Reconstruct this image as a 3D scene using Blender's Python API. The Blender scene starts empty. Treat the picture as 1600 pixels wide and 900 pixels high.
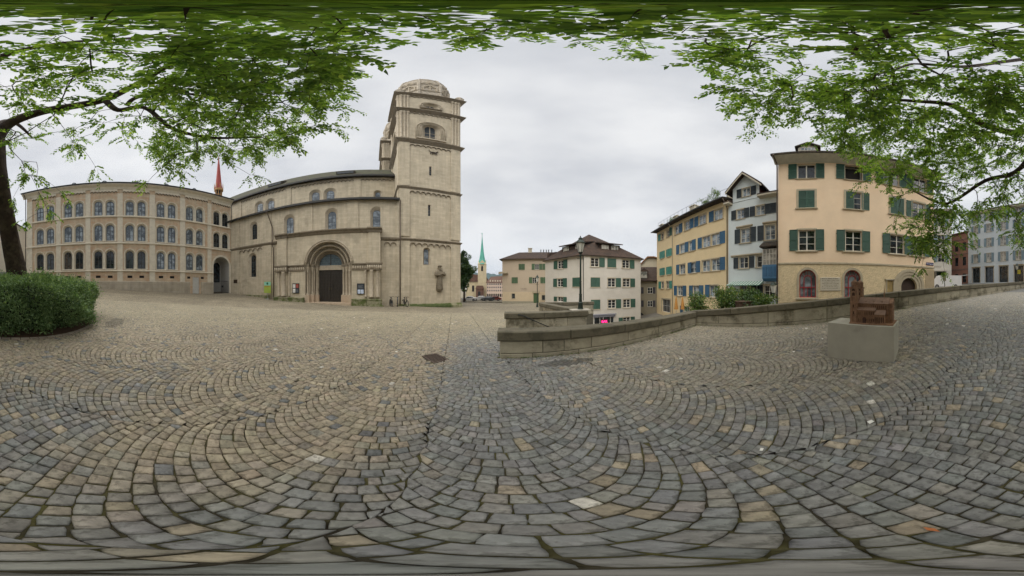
import bpy, math, random
import numpy as np
from mathutils import Matrix, Vector
SC = bpy.context.scene
COL = SC.collection
PI = math.pi
rad = math.radians

# ---------------------------------------------------------------- camera, world, sun, exposure
cd = bpy.data.cameras.new('camera')
cd.type = 'PANO'
cd.panorama_type = 'EQUIRECTANGULAR'
cd.latitude_min, cd.latitude_max = rad(-90), rad(90)
cd.longitude_min, cd.longitude_max = rad(-160), rad(160)
cd.clip_start, cd.clip_end = 0.05, 9000
cam = bpy.data.objects.new('camera', cd)
COL.objects.link(cam)
cam.location = (0, 0, 0)
cam.rotation_euler = (rad(90), 0, 0)
SC.camera = cam

SUN_EL, SUN_AZ = 60.0, -155.0        # azimuth clockwise from +Y
w = bpy.data.worlds.new('World'); SC.world = w; w.use_nodes = True
nt = w.node_tree; nt.nodes.clear()
N = nt.nodes.new; Lk = nt.links.new
out = N('ShaderNodeOutputWorld'); bg = N('ShaderNodeBackground')
sky = N('ShaderNodeTexSky'); sky.sky_type = 'NISHITA'; sky.sun_disc = False
sky.sun_elevation = rad(SUN_EL); sky.sun_rotation = rad(SUN_AZ)
skm = N('ShaderNodeVectorMath'); skm.operation = 'SCALE'; skm.inputs['Scale'].default_value = 0.05
Lk(sky.outputs[0], skm.inputs[0])
tc = N('ShaderNodeTexCoord'); mp = N('ShaderNodeMapping'); mp.inputs['Scale'].default_value = (1, 1, 2.6)
Lk(tc.outputs['Generated'], mp.inputs[0])
n1 = N('ShaderNodeTexNoise'); n1.inputs['Scale'].default_value = 1.7; n1.inputs['Detail'].default_value = 6; n1.inputs['Roughness'].default_value = .5
Lk(mp.outputs[0], n1.inputs['Vector'])
cr = N('ShaderNodeValToRGB'); e = cr.color_ramp.elements
e[0].position = .36; e[0].color = (.262, .267, .277, 1); e[1].position = .66; e[1].color = (.355, .355, .355, 1)
Lk(n1.outputs[0], cr.inputs[0])
mx = N('ShaderNodeMixRGB'); mx.inputs[0].default_value = .93
Lk(skm.outputs[0], mx.inputs[1]); Lk(cr.outputs[0], mx.inputs[2])
Lk(mx.outputs[0], bg.inputs[0]); bg.inputs[1].default_value = 1.0
Lk(bg.outputs[0], out.inputs[0])
sl = bpy.data.lights.new('sun', 'SUN'); sl.energy = 1.5; sl.angle = rad(90); sl.color = (1, .96, .9)
so = bpy.data.objects.new('sun', sl); COL.objects.link(so)
sd = Vector((math.sin(rad(SUN_AZ))*math.cos(rad(SUN_EL)), math.cos(rad(SUN_AZ))*math.cos(rad(SUN_EL)), math.sin(rad(SUN_EL))))
so.rotation_euler = sd.to_track_quat('Z', 'Y').to_euler(); so.location = (0, 0, 60)
vs = SC.view_settings; vs.view_transform = 'Standard'; vs.look = 'None'; vs.gamma = 1; vs.exposure = 1.38
SC.cycles.max_bounces = 6; SC.cycles.diffuse_bounces = 3; SC.cycles.transmission_bounces = 3; SC.cycles.transparent_max_bounces = 6
try:
    SC.cycles.use_denoising = True
    SC.cycles.sample_clamp_indirect = 3
except Exception: pass

# ---------------------------------------------------------------- materials
def s2l(c): return tuple(((x/12.92) if x <= .04045 else ((x+.055)/1.055)**2.4) for x in c)
def hexc(h): return s2l(tuple(int(h[i:i+2], 16)/255 for i in (0, 2, 4)))
MATS = {}
def mat(name, col, rough=.85, var=.12, scale=3.0, bump=.0, bscale=40, metal=0, kind=None, **k):
    if name in MATS: return MATS[name]
    if isinstance(col, str): col = hexc(col)
    m = bpy.data.materials.new(name); m.use_nodes = True; t = m.node_tree; n = t.nodes; p = n['Principled BSDF']
    p.inputs['Roughness'].default_value = rough; p.inputs['Metallic'].default_value = metal
    tc = n.new('ShaderNodeTexCoord'); L = t.links.new
    vec = tc.outputs['Object']
    if kind in ('ashlar', 'rubble', 'rooftile'):
        sx = n.new('ShaderNodeSeparateXYZ'); L(vec, sx.inputs[0])
        ad = n.new('ShaderNodeMath'); ad.operation = 'ADD'; L(sx.outputs[0], ad.inputs[0]); L(sx.outputs[1], ad.inputs[1])
        cb = n.new('ShaderNodeCombineXYZ'); L(ad.outputs[0], cb.inputs[0]); L(sx.outputs[2], cb.inputs[1])
        bvec = cb.outputs[0]
    base = n.new('ShaderNodeRGB'); base.outputs[0].default_value = (*col, 1)
    cur = base.outputs[0]
    # large soft variation
    nz = n.new('ShaderNodeTexNoise'); nz.inputs['Scale'].default_value = scale; nz.inputs['Detail'].default_value = 8; nz.inputs['Roughness'].default_value = .62
    L(vec, nz.inputs['Vector'])
    mr = n.new('ShaderNodeMapRange'); mr.inputs[1].default_value = .3; mr.inputs[2].default_value = .7
    mr.inputs[3].default_value = 1-var*1.4; mr.inputs[4].default_value = 1+var; L(nz.outputs[0], mr.inputs[0])
    def mul(a, b, f=1.0):
        x = n.new('ShaderNodeMixRGB'); x.blend_type = 'MULTIPLY'; x.inputs[0].default_value = f; L(a, x.inputs[1]); L(b, x.inputs[2]); return x.outputs[0]
    cur = mul(cur, mr.outputs[0])
    hgt = None
    if kind == 'ashlar':
        bt = n.new('ShaderNodeTexBrick'); bt.inputs['Scale'].default_value = 1
        bt.inputs['Brick Width'].default_value = k.get('bw', .9); bt.inputs['Row Height'].default_value = k.get('bh', .36)
        bt.inputs['Mortar Size'].default_value = .014; bt.inputs['Mortar Smooth'].default_value = .3; bt.inputs['Bias'].default_value = -.1
        c2 = hexc(k.get('c2', 'b09a78')); 
        bt.inputs['Color1'].default_value = (1, 1, 1, 1); bt.inputs['Color2'].default_value = tuple(c2[i]/max(col[i], .01) for i in range(3))+(1,)
        bt.inputs['Mortar'].default_value = (.80, .78, .75, 1)
        L(bvec, bt.inputs['Vector']); cur = mul(cur, bt.outputs['Color']); hgt = bt.outputs['Fac']
        # vertical streaks of weathering
        mpp = n.new('ShaderNodeMapping'); mpp.inputs['Scale'].default_value = (1.6, 1.6, .16); L(vec, mpp.inputs[0])
        n2 = n.new('ShaderNodeTexNoise'); n2.inputs['Scale'].default_value = 1.3; n2.inputs['Detail'].default_value = 7; L(mpp.outputs[0], n2.inputs['Vector'])
        r2 = n.new('ShaderNodeMapRange'); r2.inputs[1].default_value = .38; r2.inputs[2].default_value = .62; r2.inputs[3].default_value = .90; r2.inputs[4].default_value = 1.05
        L(n2.outputs[0], r2.inputs[0]); cur = mul(cur, r2.outputs[0])
    if kind == 'rubble':
        vo = n.new('ShaderNodeTexVoronoi'); vo.inputs['Scale'].default_value = 3.2; L(bvec, vo.inputs['Vector'])
        r2 = n.new('ShaderNodeMapRange'); r2.inputs[3].default_value = .65; r2.inputs[4].default_value = 1.25; L(vo.outputs['Color'], r2.inputs[0]); cur = mul(cur, r2.outputs[0]); hgt = vo.outputs['Distance']
    if kind == 'rooftile':
        bt = n.new('ShaderNodeTexBrick'); bt.inputs['Brick Width'].default_value = .22; bt.inputs['Row Height'].default_value = .2; bt.inputs['Mortar Size'].default_value = .02
        bt.inputs['Scale'].default_value = 1; bt.inputs['Color1'].default_value = (1.25, 1.2, 1.1, 1); bt.inputs['Color2'].default_value = (.7, .7, .7, 1); bt.inputs['Mortar'].default_value = (.4, .4, .4, 1)
        L(bvec, bt.inputs['Vector']); cur = mul(cur, bt.outputs['Color']); hgt = bt.outputs['Fac']
    if k.get('stain'):   # blotches of a second colour
        n3 = n.new('ShaderNodeTexNoise'); n3.inputs['Scale'].default_value = k.get('sscale', .8); n3.inputs['Detail'].default_value = 9; n3.inputs['Roughness'].default_value = .65; L(vec, n3.inputs['Vector'])
        r3 = n.new('ShaderNodeMapRange'); lo = k.get('slo', .5); r3.inputs[1].default_value = lo; r3.inputs[2].default_value = lo+.12; L(n3.outputs[0], r3.inputs[0])
        ml = n.new('ShaderNodeMath'); ml.operation = 'MULTIPLY'; ml.inputs[1].default_value = k.get('samt', .7); L(r3.outputs[0], ml.inputs[0])
        x = n.new('ShaderNodeMixRGB'); L(ml.outputs[0], x.inputs[0]); L(cur, x.inputs[1]); x.inputs[2].default_value = (*hexc(k['stain']), 1); cur = x.outputs[0]
    if k.get('attr'):
        at = n.new('ShaderNodeVertexColor'); at.layer_name = 'col'; cur = mul(cur, at.outputs[0])
    if k.get('rnd'):
        oi = n.new('ShaderNodeObjectInfo'); r4 = n.new('ShaderNodeMapRange'); r4.inputs[3].default_value = 1-k['rnd']; r4.inputs[4].default_value = 1+k['rnd']; L(oi.outputs['Random'], r4.inputs[0]); cur = mul(cur, r4.outputs[0])
    L(cur, p.inputs['Base Color'])
    if bump or hgt is not None:
        nb = n.new('ShaderNodeTexNoise'); nb.inputs['Scale'].default_value = bscale; nb.inputs['Detail'].default_value = 5; L(vec, nb.inputs['Vector'])
        b = n.new('ShaderNodeBump'); b.inputs['Strength'].default_value = bump or .2; b.inputs['Distance'].default_value = k.get('bd', .02); L(nb.outputs[0], b.inputs['Height'])
        if hgt is not None:
            b2 = n.new('ShaderNodeBump'); b2.invert = True; b2.inputs['Strength'].default_value = .5; b2.inputs['Distance'].default_value = .02; L(hgt, b2.inputs['Height']); L(b.outputs[0], b2.inputs['Normal']); L(b2.outputs[0], p.inputs['Normal'])
        else: L(b.outputs[0], p.inputs['Normal'])
    if k.get('emit'):
        p.inputs['Emission Color'].default_value = (*col, 1); p.inputs['Emission Strength'].default_value = k['emit']
    if 'spec' in k: p.inputs['Specular IOR Level'].default_value = k['spec']
    MATS[name] = m; return m
def glassmat(name, col, rough=.06, var=.5, mirror=.25, col2=None):
    m = bpy.data.materials.new(name); m.use_nodes = True; t = m.node_tree; n = t.nodes; p = n['Principled BSDF']; L = t.links.new
    tc = n.new('ShaderNodeTexCoord'); oi = n.new('ShaderNodeObjectInfo')
    vm = n.new('ShaderNodeVectorMath'); vm.operation = 'ADD'; L(tc.outputs['Object'], vm.inputs[0]); 
    sc = n.new('ShaderNodeVectorMath'); sc.operation = 'SCALE'; sc.inputs[0].default_value = (17, 31, 11); L(oi.outputs['Random'], sc.inputs['Scale']); L(sc.outputs[0], vm.inputs[1])
    nz = n.new('ShaderNodeTexNoise'); nz.inputs['Scale'].default_value = 1.3; nz.inputs['Detail'].default_value = 3; L(vm.outputs[0], nz.inputs['Vector'])
    cr = n.new('ShaderNodeValToRGB'); c = hexc(col); c2 = hexc(col2) if col2 else tuple(x*(1+var*2) for x in c)
    cr.color_ramp.elements[0].position = .42; cr.color_ramp.elements[0].color = (*c, 1); cr.color_ramp.elements[1].position = .6; cr.color_ramp.elements[1].color = (*c2, 1)
    L(nz.outputs[0], cr.inputs[0]); L(cr.outputs[0], p.inputs['Base Color'])
    p.inputs['Roughness'].default_value = rough; p.inputs['Specular IOR Level'].default_value = .5; p.inputs['IOR'].default_value = 1.45+mirror
    nb = n.new('ShaderNodeTexNoise'); nb.inputs['Scale'].default_value = 2.0; L(vm.outputs[0], nb.inputs['Vector'])
    b = n.new('ShaderNodeBump'); b.inputs['Strength'].default_value = .15; b.inputs['Distance'].default_value = .05; L(nb.outputs[0], b.inputs['Height']); L(b.outputs[0], p.inputs['Normal'])
    MATS[name] = m; return m

# ---------------------------------------------------------------- mesh builder
SPLITS = {'string_course', 'footing', 'eaves', 'pier', 'chimney_pots', 'wheel_arch', 'side_window', 'stripe'}
SMALLS = {'bars', 'mullions', 'grille', 'spokes', 'print', 'rail', 'inscription', 'shop_lettering', 'wall_lettering', 'gate', 'gallery', 'roof_railing', 'stems', 'inner_frame', 'crank', 'lantern_frame', 'bracket'}
class MB:
    def __init__(s): s.v = []; s.f = []; s.mi = []
    def q(s, pts, mi=0):
        b = len(s.v); s.v += [tuple(p) for p in pts]; s.f.append(tuple(range(b, b+len(pts)))); s.mi.append(mi)
    def box(s, x0, x1, y0, y1, z0, z1, mi=0):
        b = len(s.v); s.v += [(x0,y0,z0),(x1,y0,z0),(x1,y1,z0),(x0,y1,z0),(x0,y0,z1),(x1,y0,z1),(x1,y1,z1),(x0,y1,z1)]
        for f in ((0,3,2,1),(4,5,6,7),(0,1,5,4),(1,2,6,5),(2,3,7,6),(3,0,4,7)): s.f.append(tuple(b+i for i in f)); s.mi.append(mi)
    def bevbox(s, x0, x1, y0, y1, z0, z1, r=.02, mi=0):
        # box with chamfered top and vertical edges
        def ring(i, z): return [(x0+i,y0+i*0,z),(x1-i,y0,z),(x1,y0+i,z),(x1,y1-i,z),(x1-i,y1,z),(x0+i,y1,z),(x0,y1-i,z),(x0,y0+i,z)]
        b = len(s.v); s.v += ring(r, z0); s.v += ring(r, z1-r)
        s.v += [(x0+r*1.6,y0+r,z1),(x1-r*1.6,y0+r,z1),(x1-r,y0+r*1.6,z1),(x1-r,y1-r*1.6,z1),(x1-r*1.6,y1-r,z1),(x0+r*1.6,y1-r,z1),(x0+r,y1-r*1.6,z1),(x0+r,y0+r*1.6,z1)]
        for k in (0, 8):
            for i in range(8): s.f.append((b+k+i, b+k+(i+1) % 8, b+k+8+(i+1) % 8, b+k+8+i)); s.mi.append(mi)
        s.f.append(tuple(b+16+i for i in range(8))); s.mi.append(mi)
        s.f.append(tuple(b+7-i for i in range(8))); s.mi.append(mi)
    def prof(s, x0, x1, pts, mi=0):      # (y,z) polygon extruded along x
        b = len(s.v); n = len(pts); s.v += [(x0, y, z) for y, z in pts]+[(x1, y, z) for y, z in pts]
        for i in range(n): s.f.append((b+i, b+(i+1) % n, b+n+(i+1) % n, b+n+i)); s.mi.append(mi)
        s.f.append(tuple(b+n-1-i for i in range(n))); s.mi.append(mi); s.f.append(tuple(b+n+i for i in range(n))); s.mi.append(mi)
    def poly(s, pts, y0, y1, mi=0):      # (x,z) polygon extruded along y
        b = len(s.v); n = len(pts); s.v += [(x, y0, z) for x, z in pts]+[(x, y1, z) for x, z in pts]
        for i in range(n): s.f.append((b+i, b+n+i, b+n+(i+1) % n, b+(i+1) % n)); s.mi.append(mi)
        s.f.append(tuple(b+i for i in range(n))); s.mi.append(mi); s.f.append(tuple(b+2*n-1-i for i in range(n))); s.mi.append(mi)
    def slab(s, pts, z0, z1, mi=0):      # (x,y) polygon extruded along z
        b = len(s.v); n = len(pts); s.v += [(x, y, z0) for x, y in pts]+[(x, y, z1) for x, y in pts]
        for i in range(n): s.f.append((b+i, b+(i+1) % n, b+n+(i+1) % n, b+n+i)); s.mi.append(mi)
        s.f.append(tuple(b+n-1-i for i in range(n))); s.mi.append(mi); s.f.append(tuple(b+n+i for i in range(n))); s.mi.append(mi)
    def thick(s, pts, t, mi=0):          # arbitrary planar polygon thickened downward by t
        b = len(s.v); n = len(pts); s.v += [tuple(p) for p in pts]+[(p[0], p[1], p[2]-t) for p in pts]
        s.f.append(tuple(range(b, b+n))); s.mi.append(mi); s.f.append(tuple(b+2*n-1-i for i in range(n))); s.mi.append(mi)
        for i in range(n): s.f.append((b+i, b+n+i, b+n+(i+1) % n, b+(i+1) % n)); s.mi.append(mi)
    def strip(s, A, B, mi=0, flip=False):  # quads between two equally long polylines of 3d points
        b = len(s.v); n = len(A); s.v += [tuple(p) for p in A]+[tuple(p) for p in B]
        for i in range(n-1):
            f = (b+i, b+i+1, b+n+i+1, b+n+i); s.f.append(f[::-1] if flip else f); s.mi.append(mi)
    def tube(s, pts, rr, n=8, mi=0, cap=True):
        if not hasattr(rr, '__len__'): rr = [rr]*len(pts)
        pts = [Vector(p) for p in pts]; b = len(s.v); up = None
        for i, p in enumerate(pts):
            d = (pts[min(i+1, len(pts)-1)]-pts[max(i-1, 0)]).normalized()
            if up is None: up = d.orthogonal().normalized()
            up = (up-d*up.dot(d)); up = up.normalized() if up.length > 1e-6 else d.orthogonal().normalized(); r = d.cross(up)
            for k in range(n):
                a = 2*PI*k/n; s.v.append(tuple(p+(up*math.cos(a)+r*math.sin(a))*rr[i]))
        for i in range(len(pts)-1):
            for k in range(n): s.f.append((b+i*n+k, b+i*n+(k+1) % n, b+(i+1)*n+(k+1) % n, b+(i+1)*n+k)); s.mi.append(mi)
        if cap:
            s.f.append(tuple(b+n-1-k for k in range(n))); s.mi.append(mi); e = b+(len(pts)-1)*n
            s.f.append(tuple(e+k for k in range(n))); s.mi.append(mi)
    def lathe(s, prof, c=(0, 0), n=12, mi=0, ph=0):   # prof: (r,z)
        b = len(s.v)
        for r, z in prof:
            for k in range(n): a = 2*PI*k/n+ph; s.v.append((c[0]+r*math.cos(a), c[1]+r*math.sin(a), z))
        for i in range(len(prof)-1):
            for k in range(n): s.f.append((b+i*n+k, b+i*n+(k+1) % n, b+(i+1)*n+(k+1) % n, b+(i+1)*n+k)); s.mi.append(mi)
        s.f.append(tuple(b+n-1-k for k in range(n))); s.mi.append(mi); e = b+(len(prof)-1)*n
        s.f.append(tuple(e+k for k in range(n))); s.mi.append(mi)
    def ell(s, c, r, nu=10, nv=6, mi=0):
        pr = [(max(.001, math.sin(PI*i/nv)), -math.cos(PI*i/nv)) for i in range(nv+1)]; b = len(s.v)
        for a, z in pr:
            for k in range(nu): t = 2*PI*k/nu; s.v.append((c[0]+r[0]*a*math.cos(t), c[1]+r[1]*a*math.sin(t), c[2]+r[2]*z))
        for i in range(nv):
            for k in range(nu): s.f.append((b+i*nu+k, b+i*nu+(k+1) % nu, b+(i+1)*nu+(k+1) % nu, b+(i+1)*nu+k)); s.mi.append(mi)
    def mesh(s, name, mats, smooth=False):
        me = bpy.data.meshes.new(name); me.from_pydata(s.v, [], s.f)
        if not isinstance(mats, (list, tuple)): mats = [mats]
        for m in mats: me.materials.append(m)
        if len(mats) > 1: me.polygons.foreach_set('material_index', s.mi)
        if smooth: me.polygons.foreach_set('use_smooth', [True]*len(s.f))
        me.update(); return me
    def islands(s):
        par = list(range(len(s.v)))
        def fd(a):
            while par[a] != a: par[a] = par[par[a]]; a = par[a]
            return a
        for f in s.f:
            r = fd(f[0])
            for b in f[1:]: par[fd(b)] = r
        g = {}
        for i, f in enumerate(s.f): g.setdefault(fd(f[0]), []).append(i)
        return list(g.values())
    def build(s, name, mats, parent=None, M=None, smooth=False, **k):
        if name in SPLITS:
            o = None
            for g in s.islands():
                mp_ = {}; q = MB()
                for i in g:
                    for b in s.f[i]:
                        if b not in mp_: mp_[b] = len(q.v); q.v.append(s.v[b])
                    q.f.append(tuple(mp_[b] for b in s.f[i])); q.mi.append(s.mi[i])
                o = place(q.mesh(name, mats, smooth), name, parent, M, **k)
            return o
        if name in SMALLS: k['kind'] = 'stuff'
        return place(s.mesh(name, mats, smooth), name, parent, M, **k)
def place(me, name, parent=None, M=None, label=None, kind=None, cat=None, group=None):
    o = bpy.data.objects.new(name, me); COL.objects.link(o)
    if parent is not None: o.parent = parent
    if M is not None: o.matrix_local = M
    if label: o['label'] = label
    if kind: o['kind'] = kind
    if cat: o['category'] = cat
    if group: o['group'] = group
    return o
def thing(name, label, cat, M=None, group=None): return place(None, name, None, M, label=label, cat=cat, group=group, kind='thing')
def T(x, y, z, rz=0): return Matrix.Translation((x, y, z)) @ Matrix.Rotation(rz, 4, 'Z')
def FR(a0, D, z=0):     # facade frame: x to the right along the wall, y into the building, z up
    a = rad(a0); return Matrix.Translation((math.sin(a)*D, math.cos(a)*D, z)) @ Matrix.Rotation(-a, 4, 'Z')
def P(az, d): a = rad(az); return math.sin(a)*d, math.cos(a)*d
def copy_tree(o, parent=None, M=None):
    c = o.copy(); COL.objects.link(c); c.parent = parent
    if M is not None: c.matrix_local = M
    for ch in list(o.children):
        if ch is not c: copy_tree(ch, c)
    return c

# ---------------------------------------------------------------- architectural helpers
def outline(w, h, arch=True, n=10, xc=0, zb=0):
    x0, x1 = xc-w/2, xc+w/2
    if not arch: return [(x0, zb), (x0, zb+h), (x1, zb+h), (x1, zb)]
    r = w/2; zs = zb+h-r
    return [(x0, zb)]+[(xc-r*math.cos(PI*i/n), zs+r*math.sin(PI*i/n)) for i in range(n+1)]+[(x1, zb)]
def wallf(m, x0, x1, z0, z1, ops=(), rev=.25, y=0.0, mi=0, rmi=None):
    rmi = mi if rmi is None else rmi
    xs = {x0, x1}; zs = {z0, z1}; R = []
    for (xc, zb, w, h, arch) in ops:
        xa, xb, za, zc = xc-w/2, xc+w/2, zb, zb+h
        R.append((xa, xb, za, zc)); xs |= {xa, xb}; zs |= {za, zc}
    xs = sorted(x for x in xs if x0-1e-6 <= x <= x1+1e-6); zs = sorted(z for z in zs if z0-1e-6 <= z <= z1+1e-6)
    for i in range(len(xs)-1):
        if xs[i+1]-xs[i] < 1e-5: continue
        run = None
        for j in range(len(zs)-1):
            cx, cz = (xs[i]+xs[i+1])/2, (zs[j]+zs[j+1])/2
            hole = any(a < cx < b and c < cz < d for a, b, c, d in R)
            if hole:
                if run is not None: m.q([(xs[i], y, run), (xs[i+1], y, run), (xs[i+1], y, zs[j]), (xs[i], y, zs[j])], mi); run = None
            elif run is None: run = zs[j]
        if run is not None: m.q([(xs[i], y, run), (xs[i+1], y, run), (xs[i+1], y, zs[-1]), (xs[i], y, zs[-1])], mi)
    for (xc, zb, w, h, arch) in ops:
        o = outline(w, h, arch, 10, xc, zb)
        m.strip([(a, y, b) for a, b in o], [(a, y+rev, b) for a, b in o], rmi)
        m.q([(xc-w/2, y, zb), (xc+w/2, y, zb), (xc+w/2, y+rev, zb), (xc-w/2, y+rev, zb)], rmi)
        if arch:
            arc = o[1:-1]; half = len(arc)//2
            for i in range(half): m.q([(xc-w/2, y, zb+h), (arc[i][0], y, arc[i][1]), (arc[i+1][0], y, arc[i+1][1])], mi)
            for i in range(half, len(arc)-1): m.q([(xc+w/2, y, zb+h), (arc[i][0], y, arc[i][1]), (arc[i+1][0], y, arc[i+1][1])], mi)
def shell(m, x0, x1, z0, z1, dep, mi=0):  # side and back walls
    m.q([(x0, dep, z0), (x0, 0, z0), (x0, 0, z1), (x0, dep, z1)], mi); m.q([(x1, 0, z0), (x1, dep, z0), (x1, dep, z1), (x1, 0, z1)], mi)
    m.q([(x1, dep, z0), (x0, dep, z0), (x0, dep, z1), (x1, dep, z1)], mi)
def band(m, w, h, bw, y0, y1, arch=True, mi=0, bottom=False, n=10):   # flat surround proud from y1 to y0 around an opening
    i = outline(w, h, arch, n); o = outline(w+2*bw, h+bw, arch, n)
    m.strip([(a, y0, b) for a, b in o], [(a, y0, b) for a, b in i], mi, True)
    m.strip([(a, y0, b) for a, b in o], [(a, y1, b) for a, b in o], mi); m.strip([(a, y0, b) for a, b in i], [(a, y1, b) for a, b in i], mi, True)
    for sx in (-1, 1): m.q([(sx*w/2, y0, 0), (sx*(w/2+bw), y0, 0), (sx*(w/2+bw), y1, 0), (sx*w/2, y1, 0)], mi)
    if bottom: m.box(-w/2-bw, w/2+bw, y0, y1, -bw, -.002, mi)
def arcade(m, x0, x1, zt, r, n, y0=-.12, y1=.0, mi=0):  # undersides and scallop rims take the dark slot, a painted shadow line
    c = (x1-x0)/n; rr = c*.40
    for k in range(n):
        xc = x0+c*(k+.5); zb = zt-r
        arc = [(xc-c/2, zb-.08)]+[(xc-rr*math.cos(PI*i/6), zb+rr*math.sin(PI*i/6)*min(1, (r-.05)/rr)) for i in range(7)]+[(xc+c/2, zb-.08)]
        top = [(a, zt) for a, b in arc]
        m.strip([(a, y0, b) for a, b in arc], [(a, y0, b) for a, b in top], 0); m.strip([(a, y0, b) for a, b in arc], [(a, y1, b) for a, b in arc], 1)
        low = [(xc+(a-xc)*(1 if i in (0, len(arc)-1) else 1+.075*c/max(rr, .01)), b+(0 if i in (0, len(arc)-1) else .07)) for i, (a, b) in enumerate(arc)]
        m.strip([(a, y0-.045, b) for a, b in arc], [(a, y0-.045, b) for a, b in low], 1); m.strip([(a, y0-.045, b) for a, b in low], [(a, y0, b) for a, b in low], 1); m.strip([(a, y0-.045, b) for a, b in arc], [(a, y0, b) for a, b in arc], 1)
def gbars(m, w, h, arch, nx, nz, fw, y0, y1, bw=None, mi=0, zs=None):
    """frame around the opening and glazing bars, nx by nz lights"""
    bw = bw or fw*.5; o = outline(w, h, arch); i = outline(w-2*fw, h-2*fw, arch, 10, 0, fw)
    m.strip([(a, y0, b) for a, b in o], [(a, y0, b) for a, b in i], mi, True); m.strip([(a, y0, b) for a, b in i], [(a, y1, b) for a, b in i], mi, True)
    m.box(-w/2, w/2, y0, y1, 0, fw, mi)
    for k in range(1, nx): x = -w/2+w*k/nx; b = fw*.6 if (nx % 2 == 0 and k == nx//2) else bw/2; m.box(x-b, x+b, y0+.004, y1, fw, h-fw*.6, mi)
    for z in (zs if zs is not None else [h*k/nz for k in range(1, nz)]):
        ww = w/2-fw
        if arch and z > h-w/2: ww = math.sqrt(max(.0, (w/2-fw)**2-(z-(h-w/2))**2))
        m.box(-ww, ww, y0+.008, y1, z-bw/2, z+bw/2, mi)
BANK = {}
def win_bank(key, w, h, arch, nx, nz, fm, pm, fw=.07, dep=.18, surround=None, sill=None, splay=None, bw=None, zs=None):
    d = {}
    m = MB(); gbars(m, w, h, arch, nx, nz, fw, dep-.05, dep+.02, bw, zs=zs); d['frame'] = m.mesh('window_frame', fm)
    m = MB(); o = outline(w, h, arch); m.poly(o, dep, dep+.03); d['pane'] = m.mesh('pane', pm)
    if surround: m = MB(); band(m, w if not splay else splay[0], h if not splay else splay[1], surround[0], -surround[1], .01, arch); d['surround'] = m.mesh('surround', surround[2])
    if splay:
        W, H, zo, sm = splay; m = MB(); A = outline(W, H, arch, 10, 0, zo); B = outline(w, h, arch)
        m.strip([(a, .0, b) for a, b in A], [(a, dep, b) for a, b in B]); m.q([(-W/2, 0, zo), (W/2, 0, zo), (w/2, dep, 0), (-w/2, dep, 0)]); d['reveal'] = m.mesh('reveal', sm)
    if sill: m = MB(); W = w+2*sill[0]; m.prof(-W/2, W/2, [(-sill[1], -sill[2]), (.05, -sill[2]), (.05, -.003), (-sill[1]*.6, -.003), (-sill[1], -.03)]); d['sill'] = m.mesh('sill', sill[3])
    BANK[key] = d; return d
def put_win(key, parent, x, z, M=None, y=0, shutters=None, frame=True, label=None, surround_h=None):
    d = BANK[key]; M0 = M if M is not None else Matrix()
    o = place(d['frame'], 'window', parent, M0 @ T(x, y, z), label=label)
    for k in ('pane', 'surround', 'reveal', 'sill'):
        if k in d: place(d[k], k, o)
    for (sx, key2) in (shutters or ()): place(BANK[key2], 'shutter', o, T(sx, 0, 0))
    return o
def shutter_bank(key, w, h, m_, slats=12, y=-.075, panel=False):
    m = MB(); f = .055; y1 = y+.045
    m.box(-w/2, -w/2+f, y, y1, 0, h); m.box(w/2-f, w/2, y, y1, 0, h); m.box(-w/2+f, w/2-f, y, y1, 0, f); m.box(-w/2+f, w/2-f, y, y1, h-f, h); m.box(-w/2+f, w/2-f, y, y1, h*.5-f/2, h*.5+f/2)
    if panel: m.box(-w/2+f, w/2-f, y+.02, y1, f, h-f)
    else:
        for k in range(slats):
            z = f+(h-2*f)*k/slats; dz = (h-2*f)/slats
            m.q([(-w/2+f, y+.002, z), (w/2-f, y+.002, z), (w/2-f, y+.04, z+dz*1.05), (-w/2+f, y+.04, z+dz*1.05)]); 
        m.q([(-w/2+f, y1, f), (w/2-f, y1, f), (w/2-f, y1, h-f), (-w/2+f, y1, h-f)])
    m.box(-w/2-.03, -w/2+.02, y1-.01, .0, h*.2, h*.2+.05); m.box(-w/2-.03, -w/2+.02, y1-.01, .0, h*.8, h*.8+.05)
    BANK[key] = m.mesh('shutter', m_)

# ---------------------------------------------------------------- terrain
def tps_fit(pts, lam=.02):
    p = np.array(pts, float); x = p[:, :2]/10; n = len(p)
    d = np.linalg.norm(x[:, None]-x[None], axis=2); K = np.where(d > 0, d*d*np.log(np.maximum(d, 1e-9)), 0)+lam*np.eye(n)
    Pm = np.c_[np.ones(n), x]; A = np.zeros((n+3, n+3)); A[:n, :n] = K; A[:n, n:] = Pm; A[n:, :n] = Pm.T
    s = np.linalg.solve(A, np.r_[p[:, 2], 0, 0, 0]); return x, s
def tps(f, X, Y):
    x, s = f; X = np.asarray(X, float)/10; Y = np.asarray(Y, float)/10; sh = X.shape; X = X.ravel(); Y = Y.ravel(); out = np.empty(len(X))
    for a in range(0, len(X), 20000):
        q = np.c_[X[a:a+20000], Y[a:a+20000]]; d = np.linalg.norm(q[:, None]-x[None], axis=2)
        U = np.where(d > 0, d*d*np.log(np.maximum(d, 1e-9)), 0); out[a:a+20000] = U@s[:len(x)]+s[-3]+q@s[-2:]
    return out.reshape(sh)
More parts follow.
